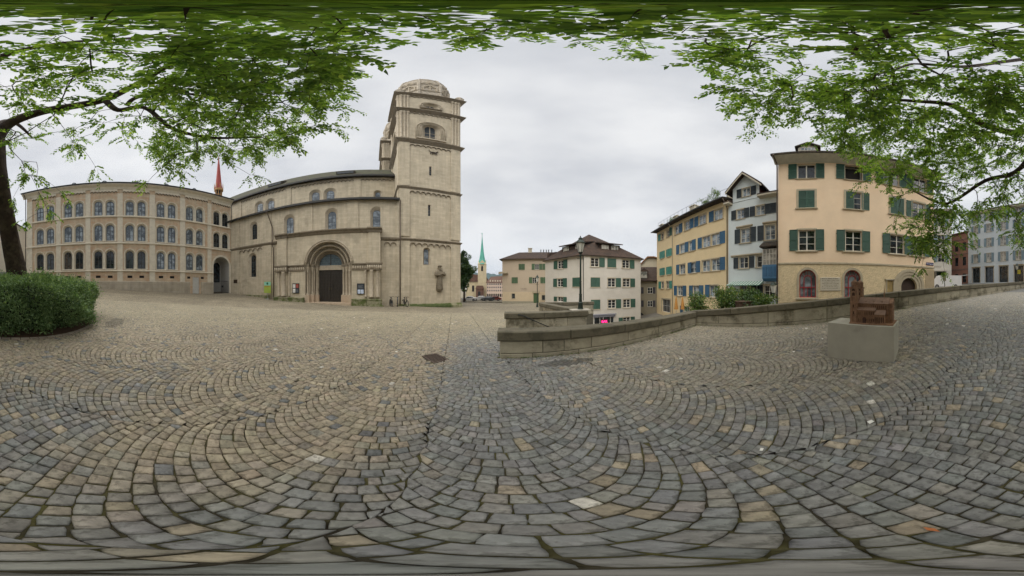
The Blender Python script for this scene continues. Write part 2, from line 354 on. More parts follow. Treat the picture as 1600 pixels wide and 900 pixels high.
PZ = tps_fit([(0,0,-1.65),(-.3,4.7,-1.88),(2,4.7,-1.84),(4.3,4.7,-1.83),(7.4,4.7,-1.80),(7.4,1.3,-1.57),(7.4,-1.1,-1.39),(7.4,-4.4,-1.0),(7.4,-8,-.74),(7.2,-20,0),
 (-8.4,28.7,-3.15),(-14.5,22.9,-2.66),(-20.1,16.2,-2.45),(-24.6,12,-2.12),(-30.1,7.6,-1.9),(-31.6,6.7,-1.65),(-37,1.5,-1.0),(-34.7,-2.3,-1.08),(-30.2,-9.1,-.73),(-26.2,-15.1,-.35),(-23,-20,0),(-15,-25,.2),
 (0,-20,-.1),(0,-32,.9),(-2.2,42.9,-3.6),(6.9,41.4,-3.5),(-12,48.5,-3.9),(6,32.4,-2.6),(10.3,25.1,-2.4),(2.2,15.5,-2.15),(-.25,8.2,-2.0),(3.2,22.8,-2.4),(-10,10,-2.0),(-7,-4,-1.45),(-3.5,-8,-1.2),(3.5,-1.3,-1.49),(-5,0,-1.65)])
LZ = tps_fit([(8,4,-5),(8,-2,-3.2),(8,-10,-1.8),(8,-20,-.35),(15,-30,1.0),(25,-29,1.0),(18.8,-19.4,-.2),(13.7,1.6,-2.6),(12.5,-11.2,-1.6),(18,3,-2.6),(19.5,8,-3.4),(25,25,-4.9),(10.3,25.1,-6.2),(19.9,23,-6.2),(3,6.4,-3.6),(3.2,10,-4.6),(7,8,-5),(0,6.4,-1.95),(8,14,-5.5),(30,0,-2.6),(30,45,-6.5)])
def H(X, Y): return tps(PZ, np.clip(X, -42, 22), np.clip(Y, -36, 50))
def HL(X, Y): return tps(LZ, np.clip(X, -1, 32), np.clip(Y, -31, 45))
def h1(x, y): return float(H(np.array([x]), np.array([y]))[0])
def l1(x, y): return float(HL(np.array([x]), np.array([y]))[0])
def is_low(X, Y): return ((X > 7.45) & (Y > -24.0)) | ((Y > 4.72) & (Y < 8.2) & (X > -.28)) | ((Y >= 8.2) & (Y < 15.6) & (X > 2.95))
# ---------------------------------------------------------------- shared materials
mat('church_stone', 'c6baa2', .9, .09, .5, .25, 30, kind='ashlar', bw=.95, bh=.38, c2='b9ad96', stain='8f8573', slo=.54, samt=.42, sscale=.42)
mat('church_trim', 'b5a994', .9, .14, 2, .3, 25, stain='6e604a', slo=.56, samt=.5, sscale=1.5)
mat('church_dark_trim', '857a68', .9, .2, 2, .3, 25, stain='4c4436', slo=.5, samt=.6, sscale=2)
mat('pale_carved', 'bdb2a0', .9, .25, 2.2, .7, 9, stain='6a6154', slo=.5, samt=.6, sscale=2.5, bd=.12)
mat('theo_stone', 'cfbca0', .9, .10, .5, .2, 30, kind='ashlar', bw=.8, bh=.33, c2='c9a88a', stain='bdb6a2', slo=.54, samt=.55, sscale=.5)
mat('theo_trim', 'd8cfbb', .9, .10, 2, .2, 25)
mat('theo_plinth', 'b4aa98', .9, .10, 1, .2, 25, kind='ashlar', bw=1.3, bh=.55, c2='a89e8a')
mat('moss_stone', '8f8b70', .95, .2, 2, .4, 20, stain='515c2a', slo=.44, samt=.9, sscale=1.2)
mat('roof_dark', '4a4238', .9, .25, 2, .3, 20, kind='rooftile')
mat('roof_moss', '453f30', .95, .3, 1.2, .3, 20, kind='rooftile', stain='3d4522', slo=.45, samt=.8, sscale=1)
mat('roof_brown', '4a3a30', .9, .25, 2, .3, 20, kind='rooftile', stain='2e2823', slo=.5, samt=.6)
mat('roof_red', '7c5744', .9, .25, 2, .3, 20, kind='rooftile')
mat('gutter', '2c2b28', .5, .15, 2)
mat('pipe_copper', '5d5044', .5, .2, 2, metal=.3)
mat('frame_dark', '3a3c3a', .6, .1, 3)
mat('frame_blue_grey', '4d565e', .6, .1, 3)
mat('frame_white', 'cfcbc0', .6, .06, 3)
mat('door_bronze', '37322b', .55, .25, 3, .3, 20, metal=.35)
mat('white_door', 'c3c2bb', .6, .06, 3)
glassmat('glass_dark', '15191b', col2='343c40', mirror=.1)
glassmat('glass_sky', '46515a', mirror=.2, col2='9aa6ae')  # pale sky reflection mixed into the pane colour
glassmat('glass_lead', '59626a', rough=.25, col2='8f9aa3', mirror=.1)
glassmat('glass_curtain', '6c6c66', rough=.2, col2='b5b1a6')
mat('dark_interior', '24211e', .9, .1)
mat('arch_plaster', 'b9b6ae', .9, .05)
mat('iron', '23262a', .5, .1, metal=.5)

# ---------------------------------------------------------------- ground
def arr(*segs):
    r = []
    for a, b, n in segs: r += list(np.linspace(a, b, n, endpoint=False))
    return r
xs = sorted(set(np.round(arr((-4200, -400, 5), (-400, -80, 8), (-80, -40, 10), (-40, 30, 70), (30, 80, 12), (80, 400, 8), (400, 4200, 5))+[-.28, 2.95, 7.45, 4200], 3)))
ys = sorted(set(np.round(arr((-4200, -400, 5), (-400, -80, 8), (-80, -36, 10), (-36, 50, 86), (50, 62, 4), (62, 70, 8), (70, 100, 5), (100, 400, 6), (400, 4200, 6))+[4.72, 8.2, 15.6, 4200], 3)))
X, Y = np.meshgrid(xs, ys, indexing='ij')
def Hg(X, Y):
    z = H(X, Y)-.022
    t = np.clip((Y-64)/4, 0, 1); t = t*t*(3-2*t)
    return z*(1-t)+(-11.5)*t
Zp = Hg(X, Y); Zl = HL(X, Y)
cx = (X[:-1, :-1]+X[1:, 1:])/2; cy = (Y[:-1, :-1]+Y[1:, 1:])/2
LOW = is_low(cx, cy)
def sheet(name, Z, keep, m, **k):
    nx, ny = X.shape; idx = np.arange(nx*ny).reshape(nx, ny)
    I, J = np.nonzero(keep); F = np.stack([idx[I, J], idx[I+1, J], idx[I+1, J+1], idx[I, J+1]], 1)
    used, inv = np.unique(F, return_inverse=True); V = np.stack([X.ravel(), Y.ravel(), Z.ravel()], 1)[used]
    me = bpy.data.meshes.new(name); me.from_pydata(V.tolist(), [], inv.reshape(F.shape).tolist()); me.materials.append(m)
    me.polygons.foreach_set('use_smooth', [True]*len(F)); me.update(); return place(me, name, **k)
def ground_mat():
    m = bpy.data.materials.new('cobble_ground'); m.use_nodes = True; t = m.node_tree; n = t.nodes; p = n['Principled BSDF']; L = t.links.new
    tc = n.new('ShaderNodeTexCoord'); v = tc.outputs['Object']
    vo = n.new('ShaderNodeTexVoronoi'); vo.inputs['Scale'].default_value = 8.2; vo.inputs['Randomness'].default_value = .75; L(v, vo.inputs['Vector'])
    ve = n.new('ShaderNodeTexVoronoi'); ve.feature = 'DISTANCE_TO_EDGE'; ve.inputs['Scale'].default_value = 8.2; ve.inputs['Randomness'].default_value = .75; L(v, ve.inputs['Vector'])
    sep = n.new('ShaderNodeSeparateColor'); L(vo.outputs['Color'], sep.inputs[0])
    cr = n.new('ShaderNodeValToRGB'); c = cr.color_ramp.elements; c[0].color = (*hexc('7c7463'), 1); c[1].color = (*hexc('9c9179'), 1); L(sep.outputs[0], cr.inputs[0])
    nz = n.new('ShaderNodeTexNoise'); nz.inputs['Scale'].default_value = .22; nz.inputs['Detail'].default_value = 6; L(v, nz.inputs['Vector'])
    mr = n.new('ShaderNodeMapRange'); mr.inputs[1].default_value = .35; mr.inputs[2].default_value = .65; mr.inputs[3].default_value = .82; mr.inputs[4].default_value = 1.12; L(nz.outputs[0], mr.inputs[0])
    sy = n.new('ShaderNodeSeparateXYZ'); L(v, sy.inputs[0]); my = n.new('ShaderNodeMapRange'); my.inputs[1].default_value = -5; my.inputs[2].default_value = -13; L(sy.outputs[1], my.inputs[0]); mxx = n.new('ShaderNodeMapRange'); mxx.inputs[1].default_value = -12; mxx.inputs[2].default_value = -4; L(sy.outputs[0], mxx.inputs[0])
    mm_ = n.new('ShaderNodeMath'); mm_.operation = 'MULTIPLY'; L(my.outputs[0], mm_.inputs[0]); L(mxx.outputs[0], mm_.inputs[1]); bl = n.new('ShaderNodeMixRGB'); L(mm_.outputs[0], bl.inputs[0]); L(cr.outputs[0], bl.inputs[1]); bl.inputs[2].default_value = (*hexc('737472'), 1)
    mu = n.new('ShaderNodeMixRGB'); mu.blend_type = 'MULTIPLY'; mu.inputs[0].default_value = 1; L(bl.outputs[0], mu.inputs[1]); L(mr.outputs[0], mu.inputs[2])
    jr = n.new('ShaderNodeMapRange'); jr.inputs[1].default_value = .02; jr.inputs[2].default_value = .09; L(ve.outputs['Distance'], jr.inputs[0])
    far = n.new('ShaderNodeMixRGB'); L(jr.outputs[0], far.inputs[0]); far.inputs[1].default_value = (*hexc('4c4738'), 1); L(mu.outputs[0], far.inputs[2])
    # joint dirt with moss, used where real setts stand on the sheet
    n2 = n.new('ShaderNodeTexNoise'); n2.inputs['Scale'].default_value = 4; n2.inputs['Detail'].default_value = 8; L(v, n2.inputs['Vector'])
    c2 = n.new('ShaderNodeValToRGB'); c = c2.color_ramp.elements; c[0].position = .4; c[0].color = (*hexc('3d372b'), 1); c[1].position = .62; c[1].color = (*hexc('59552f'), 1); L(n2.outputs[0], c2.inputs[0])
    ln = n.new('ShaderNodeVectorMath'); ln.operation = 'LENGTH'; L(v, ln.inputs[0])
    st = n.new('ShaderNodeMapRange'); st.inputs[1].default_value = 15.4; st.inputs[2].default_value = 16.2; L(ln.outputs['Value'], st.inputs[0])
    mx = n.new('ShaderNodeMixRGB'); L(st.outputs[0], mx.inputs[0]); L(c2.outputs[0], mx.inputs[1]); L(far.outputs[0], mx.inputs[2]); L(mx.outputs[0], p.inputs['Base Color'])
    p.inputs['Roughness'].default_value = .85
    b = n.new('ShaderNodeBump'); b.inputs['Strength'].default_value = .5; b.inputs['Distance'].default_value = .01; L(jr.outputs[0], b.inputs['Height']); L(b.outputs[0], p.inputs['Normal'])
    return m
GM = ground_mat()
ground = sheet('ground', Zp, ~LOW, GM, kind='structure')
lower = sheet('lower_street', Zl, LOW, mat('asphalt', '7a766e', .9, .12, 2, .2, 30), kind='structure')

# ---------------------------------------------------------------- cobbles: segmental arcs, laid in lanes
rng = np.random.default_rng(7)
W, Rr, S_ = 1.53, 1.53/math.sqrt(2), .116
TD = np.array([math.sin(rad(162)), math.cos(rad(162))]); PD = np.array([math.sin(rad(72)), math.cos(rad(72))])
RMAX = 16.0; NST = 16
BED_C, BED_R = np.array(P(-157, 8.8)), 3.85
def vnoise(x, y, sc, seed):
    r = np.random.default_rng(seed); g = r.random((64, 64)); fx, fy = x/sc+100, y/sc+100; ix, iy = np.floor(fx).astype(int), np.floor(fy).astype(int); tx, ty = fx-ix, fy-iy
    tx = tx*tx*(3-2*tx); ty = ty*ty*(3-2*ty); a = g[ix % 64, iy % 64]; b = g[(ix+1) % 64, iy % 64]; c = g[ix % 64, (iy+1) % 64]; d = g[(ix+1) % 64, (iy+1) % 64]
    return (a*(1-tx)+b*tx)*(1-ty)+(c*(1-tx)+d*tx)*ty
lanes = np.arange(-12, 12); arcs = np.arange(-int(17/S_), int(17/S_))
K_, I_ = np.meshgrid(lanes, arcs, indexing='ij'); K_, I_ = K_.ravel(), I_.ravel(); na = len(K_)
br = np.linspace(-PI/4, PI/4, NST+1)[None, :].repeat(na, 0); step = PI/2/NST
off = rng.uniform(-.42, .42, (na, 1))*step; br[:, 1:-1] += off+rng.normal(0, .11, (na, NST-1))*step
A0, A1 = br[:, :-1], br[:, 1:]
def pos(th, up):
    xx = Rr*np.sin(th); tt = Rr*np.cos(th)-Rr*math.cos(PI/4)
    if up:
        rr = Rr+S_*np.cos(th)*1.0; px = rr*np.sin(th); pt = rr*np.cos(th)-S_; th2 = np.clip(np.arctan2(px, pt), -PI/4, PI/4)
        xx = Rr*np.sin(th2); tt = Rr*np.cos(th2)-Rr*math.cos(PI/4)+S_
    return xx, tt
lane_j = rng.uniform(0, S_, 40)
def corner(th, up):
    xx, tt = pos(th, up); p = 1.285+W*(K_[:, None]+.5)+xx; t = tt+I_[:, None]*S_+lane_j[(K_+20)][:, None]
    # slow wander of the lanes and wobble of the arcs
    ei = np.round((p-1.285)/W); de = p-1.285-ei*W; p2 = p+.04*np.sin(p*.9)*np.sin(t*.31)+.055*(vnoise(t, ei*.917, .115, 77)-.5)*np.exp(-(de/.10)**2); t2 = t+.05*np.sin(p*2.3+t*.4)
    return p2[..., None]*PD+t2[..., None]*TD
Q = np.stack([corner(A0, False), corner(A1, False), corner(A1, True), corner(A0, True)], 2).reshape(-1, 4, 2)
cen = Q.mean(1); d0 = np.hypot(cen[:, 0], cen[:, 1])
szx = np.linalg.norm(Q[:, 1]-Q[:, 0], axis=1); szy = np.linalg.norm((Q[:, 2]+Q[:, 3]-Q[:, 0]-Q[:, 1])/2, axis=1)
PEDC = (3.62, -1.22)
keep = (d0 < RMAX) & ~is_low(cen[:, 0], cen[:, 1]) & ~((cen[:, 0] > 7.42) & (cen[:, 1] > -24)) & (np.hypot(*(cen-BED_C).T) > BED_R+.12) & (szx > .05) & (szy > .05)
keep &= ~((cen[:, 1] > 4.66) & (cen[:, 1] < 5.2) & (cen[:, 0] > -.34)) & ~((cen[:, 1] > 8.15) & (cen[:, 1] < 8.7) & (cen[:, 0] > -.34) & (cen[:, 0] < 3.5))
GR = [(np.array(P(-24, 4.65)), .30, .22, -35), (np.array(P(-8.0, 5.3)), .16, .12, -20)]
for c, a, b, rz in GR:
    dd = cen-c; ca, sa = math.cos(rad(rz)), math.sin(rad(rz)); lx = dd[:, 0]*ca+dd[:, 1]*sa; ly = -dd[:, 0]*sa+dd[:, 1]*ca; keep &= ~((abs(lx) < a+.03) & (abs(ly) < b+.03))
Q = Q[keep]; cen = cen[keep]; d0 = d0[keep]; szx = szx[keep]; szy = szy[keep]; n = len(Q)
# irregular stones: corner jitter, joints
jit = rng.normal(0, .0035, Q.shape)
def shrink(Q, g):
    e1 = (Q[:, 1]-Q[:, 0]+Q[:, 2]-Q[:, 3])/2; e2 = (Q[:, 3]-Q[:, 0]+Q[:, 2]-Q[:, 1])/2; l1_ = np.linalg.norm(e1, axis=1)[:, None]; l2_ = np.linalg.norm(e2, axis=1)[:, None]
    u, v = e1/l1_, e2/l2_; g = np.minimum(g, np.minimum(l1_, l2_)*.3)
    return np.stack([Q[:, 0]+(u+v)*g, Q[:, 1]+(-u+v)*g, Q[:, 2]+(-u-v)*g, Q[:, 3]+(u-v)*g], 1)
Qo = shrink(Q+jit, rng.uniform(.002, .0065, (n, 1))); Qi = shrink(Qo, .011)
hc = H(cen[:, 0], cen[:, 1]); 
gx = (H(cen[:, 0]+.3, cen[:, 1])-H(cen[:, 0]-.3, cen[:, 1]))/.6; gy = (H(cen[:, 0], cen[:, 1]+.3)-H(cen[:, 0], cen[:, 1]-.3))/.6
def zz(Qx, dz): 
    r = Qx-cen[:, None]; return hc[:, None]+r[..., 0]*gx[:, None]+r[..., 1]*gy[:, None]+dz
hj = rng.normal(0, .0022, n)[:, None]; tlt = rng.normal(0, .0018, (n, 4))
ztop = zz(Qi, 0)+hj+tlt; zmid = zz(Qo, -.008)+hj+tlt; zbot = zz(Qo, -.05)
# colour: warm beige setts to the left, slate-blue ones in a streak and underfoot, grey-brown to the right
az_ = np.degrees(np.arctan2(cen[:, 0], cen[:, 1])); x_, y_ = cen[:, 0], cen[:, 1]
wob = (vnoise(x_, y_, .9, 1)-.5)*.9+(vnoise(x_, y_, .35, 2)-.5)*.5
edge = -.62+.10*y_*0
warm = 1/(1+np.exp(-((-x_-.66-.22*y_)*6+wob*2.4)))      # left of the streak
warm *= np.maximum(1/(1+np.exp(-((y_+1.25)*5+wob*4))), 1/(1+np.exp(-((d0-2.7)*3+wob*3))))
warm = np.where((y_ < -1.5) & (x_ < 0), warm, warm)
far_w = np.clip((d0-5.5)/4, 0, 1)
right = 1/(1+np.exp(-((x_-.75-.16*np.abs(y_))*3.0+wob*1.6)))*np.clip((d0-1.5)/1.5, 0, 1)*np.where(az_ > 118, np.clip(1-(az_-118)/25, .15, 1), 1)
CW, CB, CM = np.array(hexc('9b907c')), np.array(hexc('7c7d7b')), np.array(hexc('8a8476'))
CF = np.array(hexc('999079'))
u = rng.random(n); isw = u < np.clip(warm*1.06-.03, .022, .975)
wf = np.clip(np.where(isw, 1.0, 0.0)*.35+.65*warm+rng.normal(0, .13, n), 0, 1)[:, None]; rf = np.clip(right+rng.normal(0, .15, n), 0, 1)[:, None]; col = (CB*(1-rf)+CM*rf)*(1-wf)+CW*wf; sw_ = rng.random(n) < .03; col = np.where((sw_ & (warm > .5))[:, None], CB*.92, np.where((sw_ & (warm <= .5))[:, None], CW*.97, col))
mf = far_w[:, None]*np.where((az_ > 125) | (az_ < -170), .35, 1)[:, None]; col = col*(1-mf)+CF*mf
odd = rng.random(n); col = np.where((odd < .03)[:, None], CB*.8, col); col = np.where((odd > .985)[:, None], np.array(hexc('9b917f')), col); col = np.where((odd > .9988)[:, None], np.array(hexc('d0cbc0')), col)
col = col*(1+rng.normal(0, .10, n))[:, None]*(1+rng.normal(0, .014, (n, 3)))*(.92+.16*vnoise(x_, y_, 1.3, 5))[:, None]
# wet or oily patches (own marks on the stone)
def patch(c, a, b, rz, amt):
    dd = cen-np.array(c); ca, sa = math.cos(rad(rz)), math.sin(rad(rz)); lx = (dd[:, 0]*ca+dd[:, 1]*sa)/a; ly = (-dd[:, 0]*sa+dd[:, 1]*ca)/b
    r = np.sqrt(lx*lx+ly*ly)+(vnoise(x_, y_, .25, 9)-.5)*.5; return np.where(r < 1, amt, 1.0)[:, None]
col = col*patch(P(17.5, 4.28), .62, .2, 0, .45)*patch(P(-124, 7.6), .9, .35, 20, .62)
col = np.clip(col, .02, .8)
near = np.argsort(d0)[:300]; isn = np.zeros(n, bool); isn[near] = True
cobm = mat('cobble', 'ffffff', .72, .24, 13, .6, 55, attr=True, bd=.006, rnd=0, stain='a3a19b', slo=.50, samt=.7, sscale=22)
# the mass of setts: one mesh
rest = np.nonzero(~isn)[0]; nr = len(rest)
Vt = np.concatenate([Qi[rest], ztop[rest][..., None]], 2); Vm = np.concatenate([Qo[rest], zmid[rest][..., None]], 2); Vb = np.concatenate([Qo[rest], zbot[rest][..., None]], 2)
V = np.concatenate([Vt, Vm, Vb], 1).reshape(-1, 3)
base = (np.arange(nr)*12)[:, None, None]
ft = np.array([[0, 1, 2, 3]]+[[i+4, (i+1) % 4+4, (i+1) % 4, i] for i in range(4)]+[[i+8, (i+1) % 4+8, (i+1) % 4+4, i+4] for i in range(4)])
near_side = d0[rest] < 6
F1 = (base+ft[None]).reshape(nr, 9, 4); F = np.concatenate([F1[:, :5].reshape(-1, 4), F1[near_side][:, 5:].reshape(-1, 4)])
# a flipped winding would darken nothing but bump; make normals face up
a_ = V[F[:1, 0]]; 
def npmesh(name, V, F, colv, m, flip):
    if flip: F = F[:, ::-1]
    me = bpy.data.meshes.new(name); me.vertices.add(len(V)); me.vertices.foreach_set('co', V.astype(np.float32).ravel())
    k = F.shape[1]; me.loops.add(F.size); me.loops.foreach_set('vertex_index', F.astype(np.int32).ravel()); me.polygons.add(len(F)); me.polygons.foreach_set('loop_start', np.arange(0, F.size, k, dtype=np.int32))
    me.update(calc_edges=True)
    if colv is not None:
        ca = me.color_attributes.new('col', 'FLOAT_COLOR', 'POINT'); ca.data.foreach_set('color', np.concatenate([colv, np.ones((len(colv), 1))], 1).astype(np.float32).ravel())
    me.materials.append(m); return me
v0, v1, v2 = V[F[0, 0]], V[F[0, 1]], V[F[0, 2]]; flip = np.cross(v1-v0, v2-v0)[2] < 0
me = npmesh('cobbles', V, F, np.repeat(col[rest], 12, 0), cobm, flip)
place(me, 'cobbles', ground, kind='stuff')
for i in near:
    q, z = Qo[i], zmid[i]; ring = []; qc = q.mean(0)
    for k in range(4):
        a, b = q[k], q[(k+1) % 4]; nrm = (a+b)/2-qc; nrm /= np.linalg.norm(nrm)
        c0 = a+(qc-a)*.045; ring.append((*c0, z[k]))
        for t in (.33, .67):
            mpt = a*(1-t)+b*t+nrm*rng.normal(.0006, .0016); ring.append((*mpt, z[k]*(1-t)+z[(k+1) % 4]*t+rng.normal(0, .0006)))
    ring = np.array(ring); c3 = np.array([*qc, ring[:, 2].mean()]); nn = len(ring)
    in1 = ring+(c3-ring)*.10; in1[:, 2] += .0075+rng.normal(0, .0006, nn); in2 = ring+(c3-ring)*.42; in2[:, 2] += .010+rng.normal(0, .0013, nn)
    bot = ring.copy(); bot[:, 2] -= .045
    Vn = np.concatenate([bot, ring, in1, in2, [c3+[0, 0, .010]]]); Fn = []
    for l in range(3):
        for k in range(nn): Fn.append((l*nn+k, l*nn+(k+1) % nn, (l+1)*nn+(k+1) % nn, (l+1)*nn+k))
    for k in range(nn): Fn.append((3*nn+k, 3*nn+(k+1) % nn, 4*nn))
    if flip: Fn = [f[::-1] for f in Fn]
    cc = Vn[0:1]*0+np.array([*qc, 0]); me = bpy.data.meshes.new('cobble'); me.from_pydata((Vn-cc).tolist(), [], Fn)
    ca = me.color_attributes.new('col', 'FLOAT_COLOR', 'POINT'); ca.data.foreach_set('color', np.tile(np.r_[col[i], 1], len(Vn)).astype(np.float32)); me.materials.append(cobm)
    me.polygons.foreach_set('use_smooth', [True]*len(Fn)); me.update()
    place(me, 'cobble', ground, T(qc[0], qc[1], 0))

# drain grates set in the paving
for gi, (c, a, b, rz) in enumerate(GR):
    g = thing('drain_grate', ['larger rusty iron drain grate with slanting slots in the cobbles', 'smaller pale iron drain grate beside the end of the stone wall'][gi], 'drain', T(c[0], c[1], h1(c[0], c[1]), rad(rz)))
    gm = mat('rust_iron' if gi == 0 else 'grey_iron', '574a42' if gi == 0 else '8a8480', .8, .3, 9, .4, 40)
    m = MB(); 
    for (x0, x1, y0, y1) in ((-a, a, -b, -b+.04), (-a, a, b-.04, b), (-a, -a+.04, -b+.04, b-.04), (a-.04, a, -b+.04, b-.04)): m.box(x0, x1, y0, y1, -.03, .004)
    m.build('frame', gm, g)
    m = MB(); m.box(-a+.04, a-.04, -b+.04, b-.04, -.055, -.03); m.build('pit', mat('pit', '100e0c', .9), g)
    nb_ = 8 if gi == 0 else 6
    bm_ = MB(); bm_.poly([(-.014, 0), (.014, 0), (.014, .03), (-.014, .03)], -b+.04, b-.04); me = bm_.mesh('bar', gm)
    for k in range(nb_): place(me, 'bar', g, T(-a+.04+(2*a-.08)*(k+.5)/nb_, 0, -.028, rad(14)))

# ---------------------------------------------------------------- church: aisle, portal block, clerestory, roof
ch = thing('church', 'long pale sandstone church with round-arched windows, a recessed portal and mossy roof', 'church', FR(-43.5, 26.6))
CS, CT, CD = MATS['church_stone'], MATS['church_trim'], MATS['church_dark_trim']
for key, wd, ht, W_, H_ in (('ch_up', 1.2, 3.05, 2.0, 3.75), ('ch_left', 1.0, 3.05, 1.8, 3.7), ('ch_low', 1.0, 4.1, 1.95, 4.6), ('ch_clear', 1.45, 2.9, 2.5, 3.6), ('ch_small', .88, 2.0, 1.5, 2.5)):
    dk = key in ('ch_left', 'ch_low')
    win_bank(key, wd, ht, True, 2, 5 if not dk else 6, MATS['frame_dark'] if dk else MATS['frame_blue_grey'], MATS['glass_dark'] if dk else MATS['glass_lead'], fw=.05, dep=.42, splay=(W_, H_, -.15, CT), bw=.035)
wins = [('ch_left', -20.24, 9.17), ('ch_up', -13.05, 9.05), ('ch_up', -6.07, 9.15), ('ch_up', .62, 9.11), ('ch_low', -20.5, 2.05)]
WO = {'ch_up': (2.0, 3.75), 'ch_left': (1.8, 3.7), 'ch_low': (1.95, 4.6), 'ch_clear': (2.5, 3.6), 'ch_small': (1.5, 2.5)}
def ops(ws): return [(x, z-.15, WO[k][0], WO[k][1], True) for k, x, z in ws]
m = MB(); wallf(m, -25.96, -14.7, -3.2, 14, ops([wins[0], wins[4]]), .02); wallf(m, -14.7, 1.1, 8.2, 14, ops(wins[1:4]), .02); wallf(m, 1.1, 3.85, -3.6, 14, (), .1)
m.q([(-25.96, 6, -3.2), (-25.96, 0, -3.2), (-25.96, 0, 14), (-25.96, 6, 16.4)]); m.build('aisle_wall', CS, ch)
for k, x, z in wins: put_win(k, ch, x, z)
for a, b, z0, z1 in ((-25.94, -23.6, -3.1, 13.9), (-18.2, -16.4, -3.1, 13.9), (-10.9, -9.04, 8.8, 13.9), (-3.78, -2.07, 8.8, 13.9), (1.2, 1.62, -3.2, 7.0), (3.45, 3.84, -3.3, 13.9)):
    m = MB(); m.box(a, b, -.13, .003, z0, z1); m.build('pilaster', CS, ch)
m = MB(); m.prof(-26.0, -14.75, [(-.34, 7.75), (-.14, 7.5), (.003, 7.42), (.003, 7.98), (-.34, 7.95)]); m.prof(1.12, 3.84, [(-.34, 7.3), (-.14, 7.05), (.003, 6.97), (.003, 7.53), (-.34, 7.5)]); m.build('string_course', CD, ch)
m = MB(); arcade(m, -23.6, -18.2, 7.42, .62, 5); m.build('arch_frieze', [CT, CD], ch)
m = MB(); arcade(m, 1.62, 3.45, 6.97, .6, 2); m.build('arch_frieze', [CT, CD], ch)
# aisle roof and gutter
m = MB(); m.thick([(-26.2, -.62, 14.12), (3.86, -.62, 14.12), (3.86, 5.88, 16.4), (-26.2, 5.88, 16.4)], .16); m.build('aisle_roof', MATS['roof_moss'], ch)
m = MB(); m.prof(-26.3, 3.86, [(-.72, 13.72), (-.60, 13.66), (.0, 13.9), (.0, 13.97), (-.6, 13.955), (-.74, 14.05)]); m.build('gutter', MATS['gutter'], ch)
# clerestory at y = 5.9
cw = [('ch_clear', -23.2, 17.05), ('ch_clear', -20.35, 17.0), ('ch_clear', -10.56, 16.95), ('ch_clear', -7.73, 16.9), ('ch_small', .9, 16.9)]
m = MB(); wallf(m, -48, 3.86, 13.5, 22.9, [(x, z-.15, WO[k][0], WO[k][1], True) for k, x, z in cw], .02, y=5.9); m.q([(-48, 18, 0), (-48, 5.9, 0), (-48, 5.9, 22.9), (-48, 18, 22.9)]); m.q([(-48, 18, 0), (3.8, 18, 0), (3.8, 18, 22.9), (-48, 18, 22.9)]); m.build('clerestory_wall', CS, ch)
for k, x, z in cw: put_win(k, ch, x, z, y=5.9)
for a, b in ((-29.4, -28.3), (-16.64, -15.49), (-3.36, -2.12)): m = MB(); m.box(a, b, 5.78, 5.903, 15.5, 22.5); m.build('pilaster', CS, ch)
for a, b, k in ((-28.3, -16.64, 15), (-15.49, -3.36, 16), (-2.12, 3.8, 8)): m = MB(); arcade(m, a, b, 22.3, .75, k, 5.76, 5.9); m.build('arch_frieze', [CT, CD], ch)
m = MB(); m.thick([(-46, 5.15, 22.72), (3.84, 5.15, 22.72), (3.84, 12, 29.1), (-46, 12, 29.1)], .2); m.thick([(-46, 12, 29.1), (3.84, 12, 29.1), (3.84, 18.8, 22.7), (-46, 18.8, 22.7)], .2); m.build('nave_roof', MATS['roof_moss'], ch)
m = MB(); m.prof(-46, 3.82, [(5.02, 22.32), (5.15, 22.2), (5.9, 22.45), (5.9, 22.6), (5.15, 22.5), (5.0, 22.7)]); m.build('gutter', MATS['gutter'], ch)
for xc in (-19.6, -5.0):
    m = MB(); x0, x1 = xc-1.7, xc+1.7; m.prof(x0, x1, [(6.4, 23.95), (8.6, 25.9), (8.6, 26.15), (6.35, 24.75)]); d = m.build('roof_dormer', MATS['roof_dark'], ch)
    m = MB(); m.box(x0+.2, x1-.2, 6.32, 6.36, 24.05, 24.6); m.build('pane', mat('dormer_dark', '3a4045', .6, .2), d)
    m = MB(); [m.box(x0+.2+(i*3/4)-.03, x0+.2+(i*3/4)+.03, 6.28, 6.319, 24.05, 24.6) for i in range(5)]; m.build('bars', MATS['frame_dark'], d)
for pts in ([(-17.0, -.72, 13.7), (-16.9, -.4, 13.2), (-16.05, -.22, 10.5), (-16.0, -.2, 8.4), (-16.0, -.42, 8.0), (-16.0, -.42, 7.3), (-15.9, -.22, 6.8), (-15.85, -.22, -2.0)], [(3.95, -.72, 13.7), (3.95, -.5, 13.3), (3.95, -.3, 12.8), (3.95, -.3, 8.0), (3.95, -.5, 7.7), (3.95, -.5, 6.9), (3.95, -.3, 6.5), (3.95, -.3, -2.8)]):
    m = MB(); m.tube(pts, .075, 8); m.build('downpipe', MATS['pipe_copper'], ch, smooth=True)
